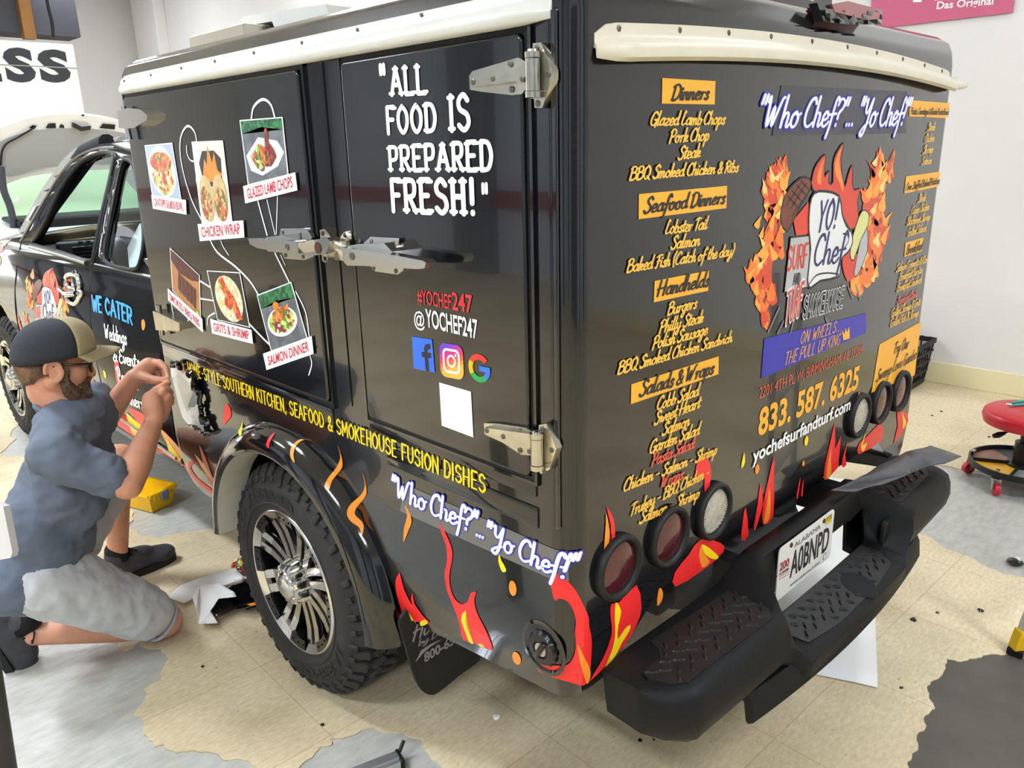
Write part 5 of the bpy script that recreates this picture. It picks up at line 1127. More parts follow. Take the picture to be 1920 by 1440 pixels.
# ---------------------------------------------------------------- rear step bumper
END = [(.885, .47), (.90, .60), (.745, .602), (.728, .599), (.712, .590), (.702, .565), (.698, .525), (.706, .485), (.728, .465)]
CEN = [(.86, .44), (.875, .675), (.845, .680), (.832, .672), (.818, .60), (.805, .495), (.69, .462), (.680, .452), (.684, .402)]
bm = BM(); XS = [.105, .112, .13, .17, .22, .32, .42, .50, .535, .57, .60, .625, .66, .75, .925]; XS = XS+[1.85-x for x in XS[-2::-1]]
rows = []
for x in XS:
    d = abs(x-.925); k = 1-min(1, max(0, (d-.30)/.09)); k = k*k*(3-2*k)
    e = max(0, (d-.755)/.065); yb = .07*e**2; bow = -.018*(1-(d/.82)**2)
    row = []
    for i, ((a, b), (c, e_)) in enumerate(zip(END, CEN)):
        kk = k
        y = a+(c-a)*kk+bow*(.5 if i < 3 else 1); z = b+(e_-b)*kk
        if i >= 2: y += yb
        z += (-.014 if 1 <= i <= 4 else (.020 if i in (0, 7, 8) else 0))*e
        row.append(bm.verts.new((x, y, z)))
    rows.append(row)
n = len(END)
for (xa, X), (xb, Y) in zip(zip(XS, rows), zip(XS[1:], rows[1:])):
    mid = abs((xa+xb)/2-.925) < .30
    for k in range(n):
        if mid and (k in (4, 8, 0)): continue
        bm.faces.new((X[k], Y[k], Y[(k+1) % n], X[(k+1) % n]))
bm.faces.new(rows[0]); bm.faces.new(rows[-1][::-1])
bump = obj('rear_bumper', bm, M_PLAST, truck, smooth=40)
md = bump.modifiers.new('s', 'SOLIDIFY'); md.thickness = .012; md.offset = -1
# lower valence lip with a gap above it
bm = BM(); path = []; ups = []
for i in range(25):
    x = .40+1.05*i/24; d = abs(x-.925)/.53; path.append(Vector((x, .715-.035*(1-d*d), .415))); ups.append((Vector((0, -1, .25)), Vector((0, .2, 1))))
sweep(bm, path, [(0, -.035), (.012, -.03), (.016, .02), (.01, .04), (-.03, .045), (-.03, .03), (-.004, .02), (-.006, -.03)], ups); obj('lower_valence', bm, M_PLAST, truck, smooth=50)
bm = BM()   # brackets
for x in (.62, 1.23): box(bm, (x, 1.0, .60), (.05, .34, .10), bev=.006)
box(bm, (.95, .96, .64), (.14, .10, .08), bev=.02); obj('bumper_bracket', bm, M_GAP, truck)
def treads(name, P, z, rowsn, parent, holes=None):
    """rubber pad with raised diamond lugs; P outline in (x, y)"""
    bm = BM(); prism(bm, [(a, b, z(a, b)-.006) for a, b in P], (0, 0, .009)); bevel_all(bm, .003, 2)
    xs = [p[0] for p in P]; ys = [p[1] for p in P]; st = .034
    def inside(x, y):
        c = False
        for (ax, ay), (bx, by) in zip(P, P[1:]+P[:1]):
            if (ay > y) != (by > y) and x < (bx-ax)*(y-ay)/(by-ay)+ax: c = not c
        return c
    i = 0; x = min(xs)+.02
    while x < max(xs):
        j = 0; y = min(ys)+.018
        while y < max(ys):
            yy = y+(st/2 if i % 2 else 0)
            if all(inside(x+dx, yy+dy) for dx, dy in ((.016, 0), (-.016, 0), (0, .014), (0, -.014))) and not (holes and holes(x, yy)):
                t = BM(); a = radians(45 if (i+j) % 2 else -45)
                q = [(0.015*cos(k*pi/4)*(1), .0048*sin(k*pi/4)) for k in range(8)]
                lo = [t.verts.new((u*cos(a)-v*sin(a), u*sin(a)+v*cos(a), 0)) for u, v in q]; hi = [t.verts.new((.6*(u*cos(a)-v*sin(a)), .6*(u*sin(a)+v*cos(a)), .004)) for u, v in q]
                for k in range(8): t.faces.new((lo[k], lo[(k+1) % 8], hi[(k+1) % 8], hi[k]))
                t.faces.new(hi); merge(bm, t, (x, yy, z(x, yy)+.003))
            y += st; j += 1
        x += st*.72; i += 1
    return obj(name, bm, mat('worn_step_pad', '141414', .45, bump=.15, bscale=200, col2='1f1c1a', scale=9), parent, smooth=30)
PL = [(lambda v: (v.x, v.y))(onz(a, b, .602)) for a, b in pts('1219,1203 1234,1216 1239,1235 1204,1261 1215,1272 1258,1282 1290,1280 1450,1158 1408,1080')]
treads('step_pad', PL, lambda x, y: .600, 4, bump)
PR = [(1.335, .735), (1.60, .745), (1.66, .775), (1.69, .86), (1.62, .895), (1.28, .895), (1.27, .86)]
treads('step_pad', PR, lambda x, y: .600, 4, bump)
PC = [(.66, .785), (.64, .74), (.66, .695), (.80, .678), (1.05, .678), (1.19, .695), (1.21, .74), (1.19, .785)]
treads('step_pad', PC, lambda x, y: .4625+(y-.69)*.287+.004+.0*x, 4, bump, lambda x, y: (x-1.0)**2+((y-.72)*1.3)**2 < .05**2)
bm = BM(); lathe(bm, (1.0, .712, .474), (0, -.28, 1), [(0, .052), (.003, .05), (.003, 0)], n=36); obj('hitch_cover_cap', bm, M_PLAST, bump)
bm = BM(); box(bm, (1.272, .742, .535), (.10, .012, .075), Matrix.Rotation(radians(0), 3, 'Z'), bev=.01); obj('bumper_pocket', bm, M_GAP, bump)
# licence plate
PY = .800
def plp(px, py): p = ony(px, py, PY); return (p.x, p.z)
c = [plp(*q) for q in ((1459.5, 1031), (1564.5, 955), (1556.7, 1045), (1456.5, 1126.5))]
px0 = (c[0][0]+c[3][0])/2; px1 = (c[1][0]+c[2][0])/2; pz1 = (c[0][1]+c[1][1])/2; pz0 = (c[2][1]+c[3][1])/2
bm = BM(); P = []; r = .014
for cx, cz, a0 in ((px0+r, pz0+r, pi), (px1-r, pz0+r, 1.5*pi), (px1-r, pz1-r, 0), (px0+r, pz1-r, .5*pi)): P += [(cx+cos(a0+k*pi/8)*r, PY+.003, cz+sin(a0+k*pi/8)*r) for k in range(5)]
prism(bm, P, (0, -.003, 0)); lp = obj('license_plate', bm, mat('plate_white', 'dcdcd6', .35), truck)
D = Decal(lambda u, v, o: Vector((u, PY-o, v)), .001)
def Zp(a, b): return (1440+a/5.142, 860+b/5.142)
M_PK = mat('plate_black', '18181c', .4); M_PR = mat('plate_red', 'a8232c', .4); M_PG = mat('plate_grey', '55555a', .4)
bline(D, 'A0BNPD', Zp(205, 1150), Zp(575, 868), 46, M_PK, .018, f=plp); bline(D, 'ALABAMA', Zp(250, 862), Zp(503, 672), 9.5, M_PG, .0, f=plp); bline(D, 'www.alabama.travel', Zp(208, 1238), Zp(490, 1012), 6.5, M_PG, .0, f=plp)
bline(D, '200', Zp(106, 1088), Zp(200, 1028), 15, M_PR, .03, f=plp); bline(D, 'ALABAMA', Zp(100, 1130), Zp(200, 1068), 5, M_PK, .02, f=plp)
for a in (1140, 1165): D.poly([plp(*Zp(*q)) for q in ((100, a), (200, a-60), (200, a-54), (100, a+6))], M_PR)
D.poly([plp(*Zp(*q)) for q in ((556, 572), (615, 528), (608, 600), (550, 642))], mat('plate_sticker_yellow', 'd8b81e', .4)); bline(D, '11 22', Zp(562, 600), Zp(608, 568), 7, M_PK, .02, .0006, f=plp)
m_ = plp(*Zp(543, 940)); D.poly([(m_[0]+a, m_[1]+b) for a, b in ell(0, 0, .011, .011, 0, 16)], M_PG); D.poly([(m_[0]+a, m_[1]+b) for a, b in ell(0, 0, .009, .009, 0, 16)], MATS['plate_white'], .0003)
D.done('plate_lettering', lp)
bm = BM()
for q in ((222, 833), (538, 600)): a = plp(*Zp(*q)); lathe(bm, (a[0], PY, a[1]), (0, -1, 0), [(0, .007), (.003, .006), (.004, .0)], n=12)
obj('plate_bolt', bm, mat('rusty_bolt', '5a3a30', .6, metal=.6), lp)
# ---------------------------------------------------------------- loose sheets
def sheet(name, P, z, m, label, cat, thick=.0008, seed=1, wob=.004, group=None, grid=.05):
    """thin film: floor outline in px, z(x,y,i) height, gentle waviness"""
    V = [onz(a, b, (z if not callable(z) else z(i))) for i, (a, b) in enumerate(P)]
    o0 = sum(V, Vector())/len(V); t = BM(); t.faces.new([t.verts.new(v) for v in V]); bmesh.ops.triangulate(t, faces=t.faces[:], ngon_method='EAR_CLIP')
    for ax in (0, 1):
        lo = min(v[ax] for v in V); hi = max(v[ax] for v in V); c = lo+grid
        while c < hi:
            bmesh.ops.bisect_plane(t, geom=t.verts[:]+t.edges[:]+t.faces[:], plane_co=((c, 0, 0) if ax == 0 else (0, c, 0)), plane_no=((1, 0, 0) if ax == 0 else (0, 1, 0))); c += grid
    for v in t.verts: v.co.z += wob*(noise.noise(v.co*9+Vector((seed, 0, 0)))+.6)
    o = obj(name, t, m, None, smooth=60, origin=(o0.x, o0.y, o0.z)); md = o.modifiers.new('s', 'SOLIDIFY'); md.thickness = thick
    return tag(o, label, cat, group)
M_PAPER = mat('white_backing_paper', 'ecebe6', .45)
c0 = Vector((1.242, .705, .003)); e1 = Vector((.485, .199, 0)).normalized(); e2 = Vector((-e1.y, e1.x, 0))
bm = BM(); g = [[bm.verts.new(c0+e1*1.68*i/24+e2*.40*j/6+Vector((0, 0, .004*(noise.noise(Vector((i*.4, j*.5, 3)))+.5)))) for j in range(7)] for i in range(25)]
for X, Y in zip(g, g[1:]):
    for j in range(6): bm.faces.new((X[j], Y[j], Y[j+1], X[j+1]))
o = obj('paper_sheet', bm, M_PAPER, None, smooth=60, origin=c0); md = o.modifiers.new('s', 'SOLIDIFY'); md.thickness = .001
tag(o, 'long white paper sheet on the floor beneath the black step bumper', 'paper')
M_FILM = mat('matte_grey_film', '4a4b4d', .4); 
sheet('vinyl_film', pts('1745,836 1803,859 1770,872 1742,876 1707,891 1660,909 1605,923 1556,921 1605,902 1650,876 1698,850'), lambda i: {5: .672, 6: .700, 7: .706, 8: .704, 9: .690, 10: .668}.get(i, .652), M_FILM, 'dark grey offcut of film lying over the right end of the black bumper', 'film', seed=5, wob=.008)
sheet('paper_scrap', pts('313,1124 340,1100 365,1088 400,1080 441,1066 459,1090 450,1099 410,1101 385,1110 345,1132'), lambda i: .012+.02*(i in (3, 4, 5)), M_PAPER, 'white backing paper strip reaching from the bare knee towards the tyre', 'paper', seed=2, wob=.014, grid=.025)
sheet('paper_scrap', pts('361,1124 375,1099 412,1099 440,1114 444,1122 410,1126 394,1148 409,1170 373,1173 368,1142'), lambda i: .050-.03*(i in (7, 8)), M_PAPER, 'folded white backing paper corner pointing down on top of black film', 'paper', seed=3, wob=.012, grid=.025)
o = sheet('vinyl_scrap', pts('392,1146 408,1122 440,1106 475,1095 490,1130 480,1146 465,1152 440,1146 420,1156 404,1161'), .02, mat('glossy_black_scrap', '0a0a0b', .08, coat=.8), 'crumpled glossy black film scrap beside the tyre', 'film', seed=4, wob=.024, grid=.02)
bm = BM(); f = [bm.verts.new(onz(a, b, .052)) for a, b in ((462, 1133), (487, 1127), (489, 1133), (470, 1136))]; bm.faces.new(f); obj('orange_print', bm, M_ORG, o)
bm = BM(); bmesh.ops.create_icosphere(bm, subdivisions=3, radius=.035)
p0 = onz(453, 1072, 0)
for v in bm.verts: v.co = v.co*(1+.5*noise.noise(v.co*60)); v.co.z = max(v.co.z+.028, .001); v.co += p0
tag(obj('crumpled_tape_ball', bm, vmat('coloured_tape', ['c8302c', 'e8b52a', '2a2a2c', '4a8a4a', 'd84a7a', 'e8e0c8'], 70), None, origin=p0), 'small crumpled ball of coloured tape behind the tyre', 'tape')
# ---------------------------------------------------------------- yellow bin
A_ = onz(286, 962); B_ = onz(323, 944); ex = (B_-A_); L_ = ex.length; ex.normalize(); ey = Vector((-ex.y, ex.x, 0)); DP = .235; HH = .105
t = empty('storage_bin', A_+ex*L_/2+ey*DP/2, 'small yellow open plastic bin with a grey latch on the floor', 'bin')
M_YB = mat('yellow_plastic', 'f2bf0f', .4)
def bl(x, y, z): return A_+ex*x+ey*y+Vector((0, 0, z))
o_, i_ = .022, .006
bm = BM(); lo = [(0, 0), (L_, 0), (L_, DP), (0, DP)]; hi = [(-o_, -o_), (L_+o_, -o_), (L_+o_, DP+o_), (-o_, DP+o_)]
hin = [(-o_+i_, -o_+i_), (L_+o_-i_, -o_+i_), (L_+o_-i_, DP+o_-i_), (-o_+i_, DP+o_-i_)]; lin_ = [(i_, i_), (L_-i_, i_), (L_-i_, DP-i_), (i_, DP-i_)]
R = [[bm.verts.new(bl(a, b, z)) for a, b in q] for q, z in ((lo, .002), (hi, HH), (hin, HH), (lin_, .01))]
for X, Y in zip(R, R[1:]):
    for k in range(4): bm.faces.new((X[k], X[(k+1) % 4], Y[(k+1) % 4], Y[k]))
bm.faces.new(R[0][::-1]); bm.faces.new(R[-1]); bevel_all(bm, .004, 2); obj('bin_body', bm, M_YB, t, smooth=40)
M_ex = Matrix((ex, ey, Vector((0, 0, 1)))).transposed()
bm = BM(); box(bm, bl(L_/2, -o_-.004, HH-.01), (L_+2*o_, .012, .018), M_ex, .003); box(bm, bl(L_+o_+.003, DP/2, HH-.008), (.012, DP+2*o_, .014), M_ex, .003); box(bm, bl(-o_-.003, DP/2, HH-.008), (.012, DP+2*o_, .014), M_ex, .003)
for x in [L_*q for q in (.02, .12, .22, .78, .88, .98)]: box(bm, bl(x, -o_-.006, HH-.02), (.007, .012, .03), M_ex, .002)
obj('bin_rim', bm, M_YB, t, smooth=40)
bm = BM(); box(bm, bl(L_/2, -o_-.012, HH-.028), (.042, .012, .05), M_ex, .004); obj('latch', bm, mat('grey_latch', '7d8288', .4), t)
# ---------------------------------------------------------------- red rolling stool
SX, SY = 3.275, .81
t = empty('rolling_stool', (SX, SY, 0), 'round red padded mechanic stool with a divided tool tray on red casters', 'stool')
bm = BM(); lathe(bm, (SX, SY, 0), (0, 0, 1), [(.305, 0), (.305, .17), (.315, .195), (.345, .203), (.368, .198), (.38, .18), (.384, .10), (.385, 0)], n=64); obj('seat', bm, mat('red_vinyl_seat', 'c4202c', .35, var=.1, scale=10), t, smooth=50)
bm = BM(); lathe(bm, (SX, SY, 0), (0, 0, 1), [(.285, 0), (.285, .09), (.304, .12), (.304, 0)], n=40); obj('seat_plate', bm, M_GAP, t)
bm = BM(); cyl(bm, (SX, SY, .10), (SX, SY, .22), .045, n=28); cyl(bm, (SX, SY, .22), (SX, SY, .29), .026, n=24); lathe(bm, (SX, SY, 0), (0, 0, 1), [(.095, .07), (.11, .07), (.112, .046)], n=32); obj('gas_column', bm, mat('black_metal', '121213', .35), t, smooth=40)
bm = BM(); lv = -RT*.14+Vector((0, 0, .25)); c_ = Vector((SX, SY, 0)); tube(bm, [c_+Vector((0, 0, .285)), c_-RT*.08+Vector((0, 0, .28)), c_-RT*.115+Vector((0, 0, .268))], .005, 8); tube(bm, [c_-RT*.11+Vector((0, 0, .268)), c_-RT*.14+Vector((0, 0, .258)), c_-RT*.165+Vector((0, 0, .252))], [.008, .015, .010], 10); obj('height_lever', bm, M_GAP, t, smooth=60)
bm = BM(); lathe(bm, c_, (0, 0, 1), [(.085, 0), (.085, .222), (.09, .232), (.118, .232), (.118, .222), (.098, .220), (.095, .0)], n=64); tr_ = obj('tool_tray', bm, mat('black_tray', '18181a', .4), t, smooth=40)
def sector(a0, a1, z, m, name):
    bm = BM(); P = [c_+Vector((0, 0, z))+Vector((cos(a), sin(a), 0))*.06 for a in (radians(a1), radians(a0))]+[c_+Vector((0, 0, z))+Vector((cos(a), sin(a), 0))*.215 for a in [radians(a0+(a1-a0)*k/12) for k in range(13)]]
    bm.faces.new([bm.verts.new(p) for p in P]); return obj(name, bm, m, tr_)
sector(50, 115, .099, mat('pinkish_tray_liner', 'b08472', .5, var=.3, scale=25), 'tray_liner'); sector(115, 180, .0995, mat('yellow_tray_label', 'e0a726', .4), 'tray_label'); sector(180, 255, .099, mat('grey_green_liner', '8a978c', .5), 'tray_liner'); sector(255, 410, .099, mat('dark_tray_liner', '3a3d3c', .5), 'tray_liner')
bm = BM()
for a in (115, 180, 255): box(bm, c_+Vector((cos(radians(a))*.135, sin(radians(a))*.135, .106)), (.16, .006, .02), Matrix.Rotation(radians(a), 3, 'Z'))
obj('tray_divider', bm, M_GAP, tr_)
for k in range(5):
    a = radians(93+72*k); d = Vector((cos(a), sin(a), 0)); p = c_+d*.215; h = Vector((cos(a+.9), sin(a+.9), 0)); ax = Vector((-h.y, h.x, 0)); wc = p+h*.016+Vector((0, 0, .030))
    bm = BM(); cyl(bm, wc-ax*.011, wc+ax*.011, .030, n=28); cs_ = obj('caster', bm, mat('red_caster_wheel', 'c4243a', .35), t, smooth=40)
    bm = BM(); 
    for s in (-1, 1):
        q = [wc+ax*s*.016+v for v in (Vector((0, 0, -.008))-h*.008, Vector((0, 0, -.008))+h*.008, Vector((0, 0, .05))-h*.002, Vector((0, 0, .05))-h*.03)]; prism(bm, q, ax*s*.002)
    box(bm, p+Vector((0, 0, .080)), (.034, .034, .006), Matrix.Rotation(a, 3, 'Z')); cyl(bm, wc-ax*.018, wc+ax*.018, .005, n=10); cyl(bm, p+Vector((0, 0, .08)), p+Vector((0, 0, .128)), .006, n=10); lathe(bm, p+Vector((0, 0, .120)), (0, 0, 1), [(0, .012), (.006, .011), (.010, .004), (.010, 0)], n=12)
    obj('caster_bracket', bm, M_STEEL, cs_, smooth=40)
# teal snips on the seat
def sz(px, py): return onz(px, py, .390)
M_TEAL = mat('teal_handle', '1fae98', .4); q0 = sz(1905, 758); t = empty('scissors', q0, 'teal handled scissors lying on the round red stool', 'scissors')
for s in ('1893,756 1910,753 1940,750 1990,756', '1893,761 1910,759 1940,757 1990,768'):
    bm = BM(); tube(bm, [sz(a, b) for a, b in pts(s)], [.0035, .006, .007, .006], 8); obj('handle', bm, M_TEAL, t, smooth=60)
bm = BM(); tube(bm, [sz(1886, 757.5), sz(1896, 758)], .003, 6); obj('blade', bm, M_STEEL, t)
# ---------------------------------------------------------------- crate of orange odds and ends by the wall
K0 = onz(1729, 736); K0.x = min(K0.x, 4.60); ky = 1.80
t = empty('storage_crate', (4.60, 2.0, 0), 'black slotted plastic crate of orange items on the floor by the white wall', 'crate')
bm = BM(); x0, x1, y0, y1, h = 4.44, 4.75, 1.76, 2.24, .33
for z in (.03, .10, .17, .24, .31):
    o = .04*z/h; w_ = .034 if z in (.03, .31) else .016
    for (cx, cy, sx, sy) in (((x0+x1)/2, y0-o, x1-x0+2*o, .012), ((x0+x1)/2, y1+o, x1-x0+2*o, .012), (x0-o, (y0+y1)/2, .012, y1-y0+2*o), (x1+o, (y0+y1)/2, .012, y1-y0+2*o)): box(bm, (cx, cy, z), (sx, sy, w_), None, .002, 1)
for k in range(10):
    y = y0+(y1-y0)*k/9
    for x, s in ((x0, -1), (x1, 1)): tube(bm, [(x, y, .01), (x+s*.04, y, h)], .006, 6)
for k in range(7):
    x = x0+(x1-x0)*k/6
    for y, s in ((y0, -1), (y1, 1)): tube(bm, [(x, y, .01), (x, y+s*.04, h)], .006, 6)
obj('crate_walls', bm, mat('black_crate_plastic', '161618', .5), t)
bm = BM(); box(bm, ((x0+x1)/2, (y0+y1)/2, .012), (x1-x0, y1-y0, .02)); obj('crate_base', bm, M_GAP, t)
M_OR = mat('orange_plastic', 'e8502a', .4); rnd = random.Random(3)
for i, (x, y, r_, l_) in enumerate(((4.60, 1.88, .035, .36), (4.66, 2.08, .04, .30), (4.52, 2.1, .035, .36))):
    bm = BM(); cyl(bm, (x, y, .035), (x-.03, y-.06, .03+l_), r_, r_*.8, n=16); cyl(bm, (x-.03, y-.06, .03+l_), (x-.033, y-.066, .05+l_), r_*.5, n=12)
    tag(obj('orange_bottle', bm, M_OR, None, smooth=40, origin=(x, y, .035)), 'orange bottle standing inside the black crate by the wall', 'bottle', 'orange bottles in the crate')
# ---------------------------------------------------------------- ladder leg, pole, aluminium bar
M_ALU = mat('brushed_aluminium', 'c9cbcc', .35, metal=.85)
p0 = onz(1903, 1226); t = empty('step_ladder', p0, 'aluminium ladder leg with a yellow foot at the right edge of the picture', 'ladder')
dirv = Vector((.16, -.12, 1)).normalized()
bm = BM(); box(bm, p0+dirv*.62, (.026, .034, 1.12), dirv.to_track_quat('Z', 'Y').to_matrix(), .003); obj('side_rail', bm, M_ALU, t)
bm = BM(); box(bm, p0+dirv*.055, (.038, .046, .075), dirv.to_track_quat('Z', 'Y').to_matrix(), .006); obj('foot', bm, mat('yellow_foot', 'e0b312', .45), t)
bm = BM(); box(bm, p0+dirv*.012, (.042, .048, .026), None, .004); obj('foot_pad', bm, M_GAP, t)
q0 = p0+Vector((.42, -.1, 0))
bm = BM(); box(bm, q0+dirv*.6, (.026, .034, 1.16), dirv.to_track_quat('Z', 'Y').to_matrix(), .003); obj('side_rail', bm, M_ALU, t)
for z in (.35, .65, .95): bm = BM(); tube(bm, [p0+dirv*z, q0+dirv*z], .014, 10); obj('rung', bm, M_ALU, t)
bm = BM(); a = onz(34, 1640); b = dep(-40, 1180, 1.75); tube(bm, [a+(b-a)*k/6 for k in range(7)], .032, 20)
tag(obj('metal_pole', bm, mat('dark_grey_pole', '3a3836', .45, metal=.3), None, smooth=60, origin=a), 'dark grey leaning pole at the lower left corner of the picture', 'pole')
a = onz(748, 1432); b = onz(600, 1490); d = (b-a).normalized(); sd = Vector((-d.y, d.x, 0))
t = empty('aluminium_bar', a, 'silver aluminium bar with a black end cap on the grey floor patch', 'bar')
bm = BM(); Mx = Matrix((d, sd, Vector((0, 0, 1)))).transposed(); c_ = a+d*.22+Vector((0, 0, .014)); box(bm, c_, (.44, .05, .025), Mx, .003); box(bm, c_+Vector((0, 0, .014)), (.44, .022, .006), Mx, .002); obj('bar_body', bm, M_ALU, t)
bm = BM(); box(bm, a-d*.004+Vector((0, 0, .015)), (.012, .054, .028), Mx, .003); tube(bm, [a-d*.01+sd*-.02+Vector((0, 0, .02)), a-d*.03+sd*-.035+Vector((0, 0, .04))], .006, 6); obj('end_cap', bm, M_GAP, t)
# litter on the floor
rnd = random.Random(12)
for i, (px, py, s) in enumerate(((1903, 1057, .028), (1713, 1163, .011), (1838, 1146, .010), (1757, 1149, .006), (1200, 1388, .007), (1226, 1388, .004), (990, 1272, .008), (605, 1360, .006), (1690, 1290, .006), (930, 1346, .010), (380, 1250, .006), (1855, 820, .008), (1765, 772, .008), (1748, 780, .007))):
    p = onz(px, py, 0); bm = BM(); bmesh.ops.create_icosphere(bm, subdivisions=2, radius=s)
    for v in bm.verts: v.co *= 1+.6*noise.noise(v.co*90+Vector((i, 0, 0))); v.co.z = max(v.co.z*.5+s*.4, .0005); v.co += p
    lab = {0: 'largest crumpled black and white film scrap on the grey floor patch at right'}.get(i, 'tiny dark film trimming lying on the floor')
    o = tag(obj('film_trimming', bm, MATS['glossy_black_scrap'] if i != 9 else M_PAPER, None, origin=p), lab if i != 9 else 'tiny white paper trimming on the floor behind the truck', 'scrap', 'tiny dark film trimmings on the floor' if i not in (0, 9) else None)
    if i == 0:
        bm = BM(); bmesh.ops.create_icosphere(bm, subdivisions=2, radius=.014)
        for v in bm.verts: v.co = v.co*(1+.4*noise.noise(v.co*80))+p+Vector((.008, -.006, .016))
        obj('white_underside', bm, M_PAPER, o)
# ---------------------------------------------------------------- background: sign boards and the white car
M_BOARD = mat('white_sign_board', 'ecebe6', .5); M_SGN = mat('charcoal_sign_letters', '2c2d30', .5)
y = 12.0
t = empty('sign_board', (1.2, y, 1.6), 'large white sign board with charcoal block letters at the upper left', 'sign')
bm = BM(); box(bm, (1.0, y+.03, 2.28), (3.61, .06, 1.62), bev=.008); obj('panel', bm, M_BOARD, t)
bm = BM(); box(bm, (1.0, y-.004, 2.80), (3.61, .01, .012)); obj('panel_seam', bm, mat('seam_grey', '9b9a95', .6), t)
D = Decal(lambda u, v, o: Vector((u, y-o, v)), .004)
def sg(px, py): p = ony(px, py, y); return (p.x, p.z)
bline(D, 'S', (77, 151), (135, 150), 57, M_SGN, .05, f=sg); bline(D, 'S', (13, 150), (70, 150), 60, M_SGN, .05, f=sg); bline(D, 'E', (-46, 149), (4, 149), 60, M_SGN, .05, f=sg); D.done('board_lettering', t)
bm = BM(); box(bm, (1.0, 12.35, 3.95), (3.9, .5, 1.5)); tag(obj('trim_3', bm, mat('dark_recess', '4a4b50', .8)), kind='structure')
bm = BM(); a = ony(35, 0, 11.9); b = ony(76, 70, 11.9); box(bm, ((a.x+b.x)/2, 12.05, 3.9), ((b.x-a.x)*.8, .12, 1.55)); tag(obj('wooden_post', bm, mat('amber_wood', '9a6a2c', .5, col2='7a5226', scale=4, stretch=(1, 1, .2)), None, origin=(a.x, 12.05, 3.1)), 'amber wooden post above the white sign board', 'post')
bm = BM(); tube(bm, curve_pts([tuple(ony(a, b, 11.7)) for a, b in pts('86,-10 92,20 98,45 100,70')], 4), .02, 8); tag(obj('hanging_cable', bm, M_GAP, None, origin=ony(86, -10, 11.7)), 'dark cable hanging above the white sign board', 'cable')
# pink banner on the right wall
xw = XR-.012
a = onx(1902, 30, xw); b = onx(1640, 44, xw)
t = empty('wall_banner', (xw, (a.y+b.y)/2, 2.4), 'pink banner with white lettering high on the right wall', 'banner')
bm = BM(); box(bm, (xw, 1.98, 2.68), (.008, .86, .62)); obj('banner_sheet', bm, mat('rose_banner', 'c8607e', .5), t)
D = Decal(lambda u, v, o: Vector((xw-.004-o, u, v)), .002)
def wn(px, py): p = onx(px, py, xw-.006); return (p.y, p.z)
bline(D, 'Das Original', (1756, 17), (1862, 8), 14, M_WHITE, .02, f=wn)
for P in ('1712,4 1728,4 1728,-30 1712,-30', '1752,1 1772,0 1772,-30 1752,-30'): D.poly([wn(*q) for q in pts(P)], M_WHITE)
D.done('banner_lettering', t)
# white saloon with its boot lid up
M_CARW = mat('white_car_paint', 'e8e9e6', .25, coat=.5); M_CARG = mat('light_grey_inner_panel', 'a4a7a7', .5)
t = empty('saloon_car', (1.52, 10.0, 0), 'white saloon car parked beyond the truck with its boot lid raised', 'car')
def T(px, py, y): return ony(px, py, y)
bm = BM()
def ringy(y, hw, z0, z1, r): return [(1.52+sx*hw*kx, y, z) for sx, kx, z in ((-1, .92, z0), (-1, 1, z0+.25), (-1, .97, z1-.08), (-1, .88, z1), (1, .88, z1), (1, .97, z1-.08), (1, 1, z0+.25), (1, .92, z0))]
loft(bm, [ringy(y, hw, .25, z1, 0)+[ringy(y, hw, .25, z1, 0)[0]] for y, hw, z1 in ((8.02, .80, .9), (8.1, .86, 1.06), (8.8, .9, 1.13), (9.4, .9, 1.12), (11.3, .9, 1.05), (12.3, .86, .98), (12.7, .74, .8))]); bmesh.ops.holes_fill(bm, edges=bm.edges[:], sides=0); obj('car_body', bm, M_CARW, t, smooth=40)
bm = BM(); box(bm, (1.52, 8.42, 1.10), (1.3, .62, .10), bev=.02); obj('boot_opening', bm, M_GAP, t)
bm = BM(); loft(bm, [[(1.52+hw*(k/4-1)*.5*2 if False else 1.52-hw+2*hw*k/8, y+.08*sin(pi*k/8)*-1, z+.05*sin(pi*k/8)) for k in range(9)] for y, hw, z in ((9.25, .62, 1.58), (10.3, .62, 1.62), (10.9, .6, 1.54))]); o = obj('car_roof', bm, M_CARW, t, smooth=60)
M_GG = bpy.data.materials.new('green_tinted_glass'); M_GG.use_nodes = True; b_ = M_GG.node_tree.nodes['Principled BSDF']; b_.inputs['Base Color'].default_value = lin('a9c9a0'); b_.inputs['Roughness'].default_value = .08; b_.inputs['Coat Weight'].default_value = .5; b_.inputs['Alpha'].default_value = .75
bm = BM(); loft(bm, [[(1.52-hw+2*hw*k/8, y-.07*sin(pi*k/8), z+.04*sin(pi*k/8)) for k in range(9)] for y, hw, z in ((8.72, .74, 1.12), (9.25, .60, 1.57))]); rw = obj('rear_window', bm, M_GG, t, smooth=60)
bm = BM(); loft(bm, [[(1.52+s*(.80-.16*k), y, 1.12+.45*k) for y in (8.9+.4*k, 10.0, 11.3-.5*k)] for k in (0, 1) for s in (-1,)]); obj('side_window', bm, M_GG, t)
D = Decal(lambda u, v, o: Vector((u, 8.55-o, v)), .002); s_ = (lambda a, b: (lambda p: (p.x, p.z))(ony(a, b, 8.55))); line(D, 'A', SCRIPT, (22, 380), (34, 378), 9, M_WHITE, 8, f=s_); D.done('window_sticker', t)
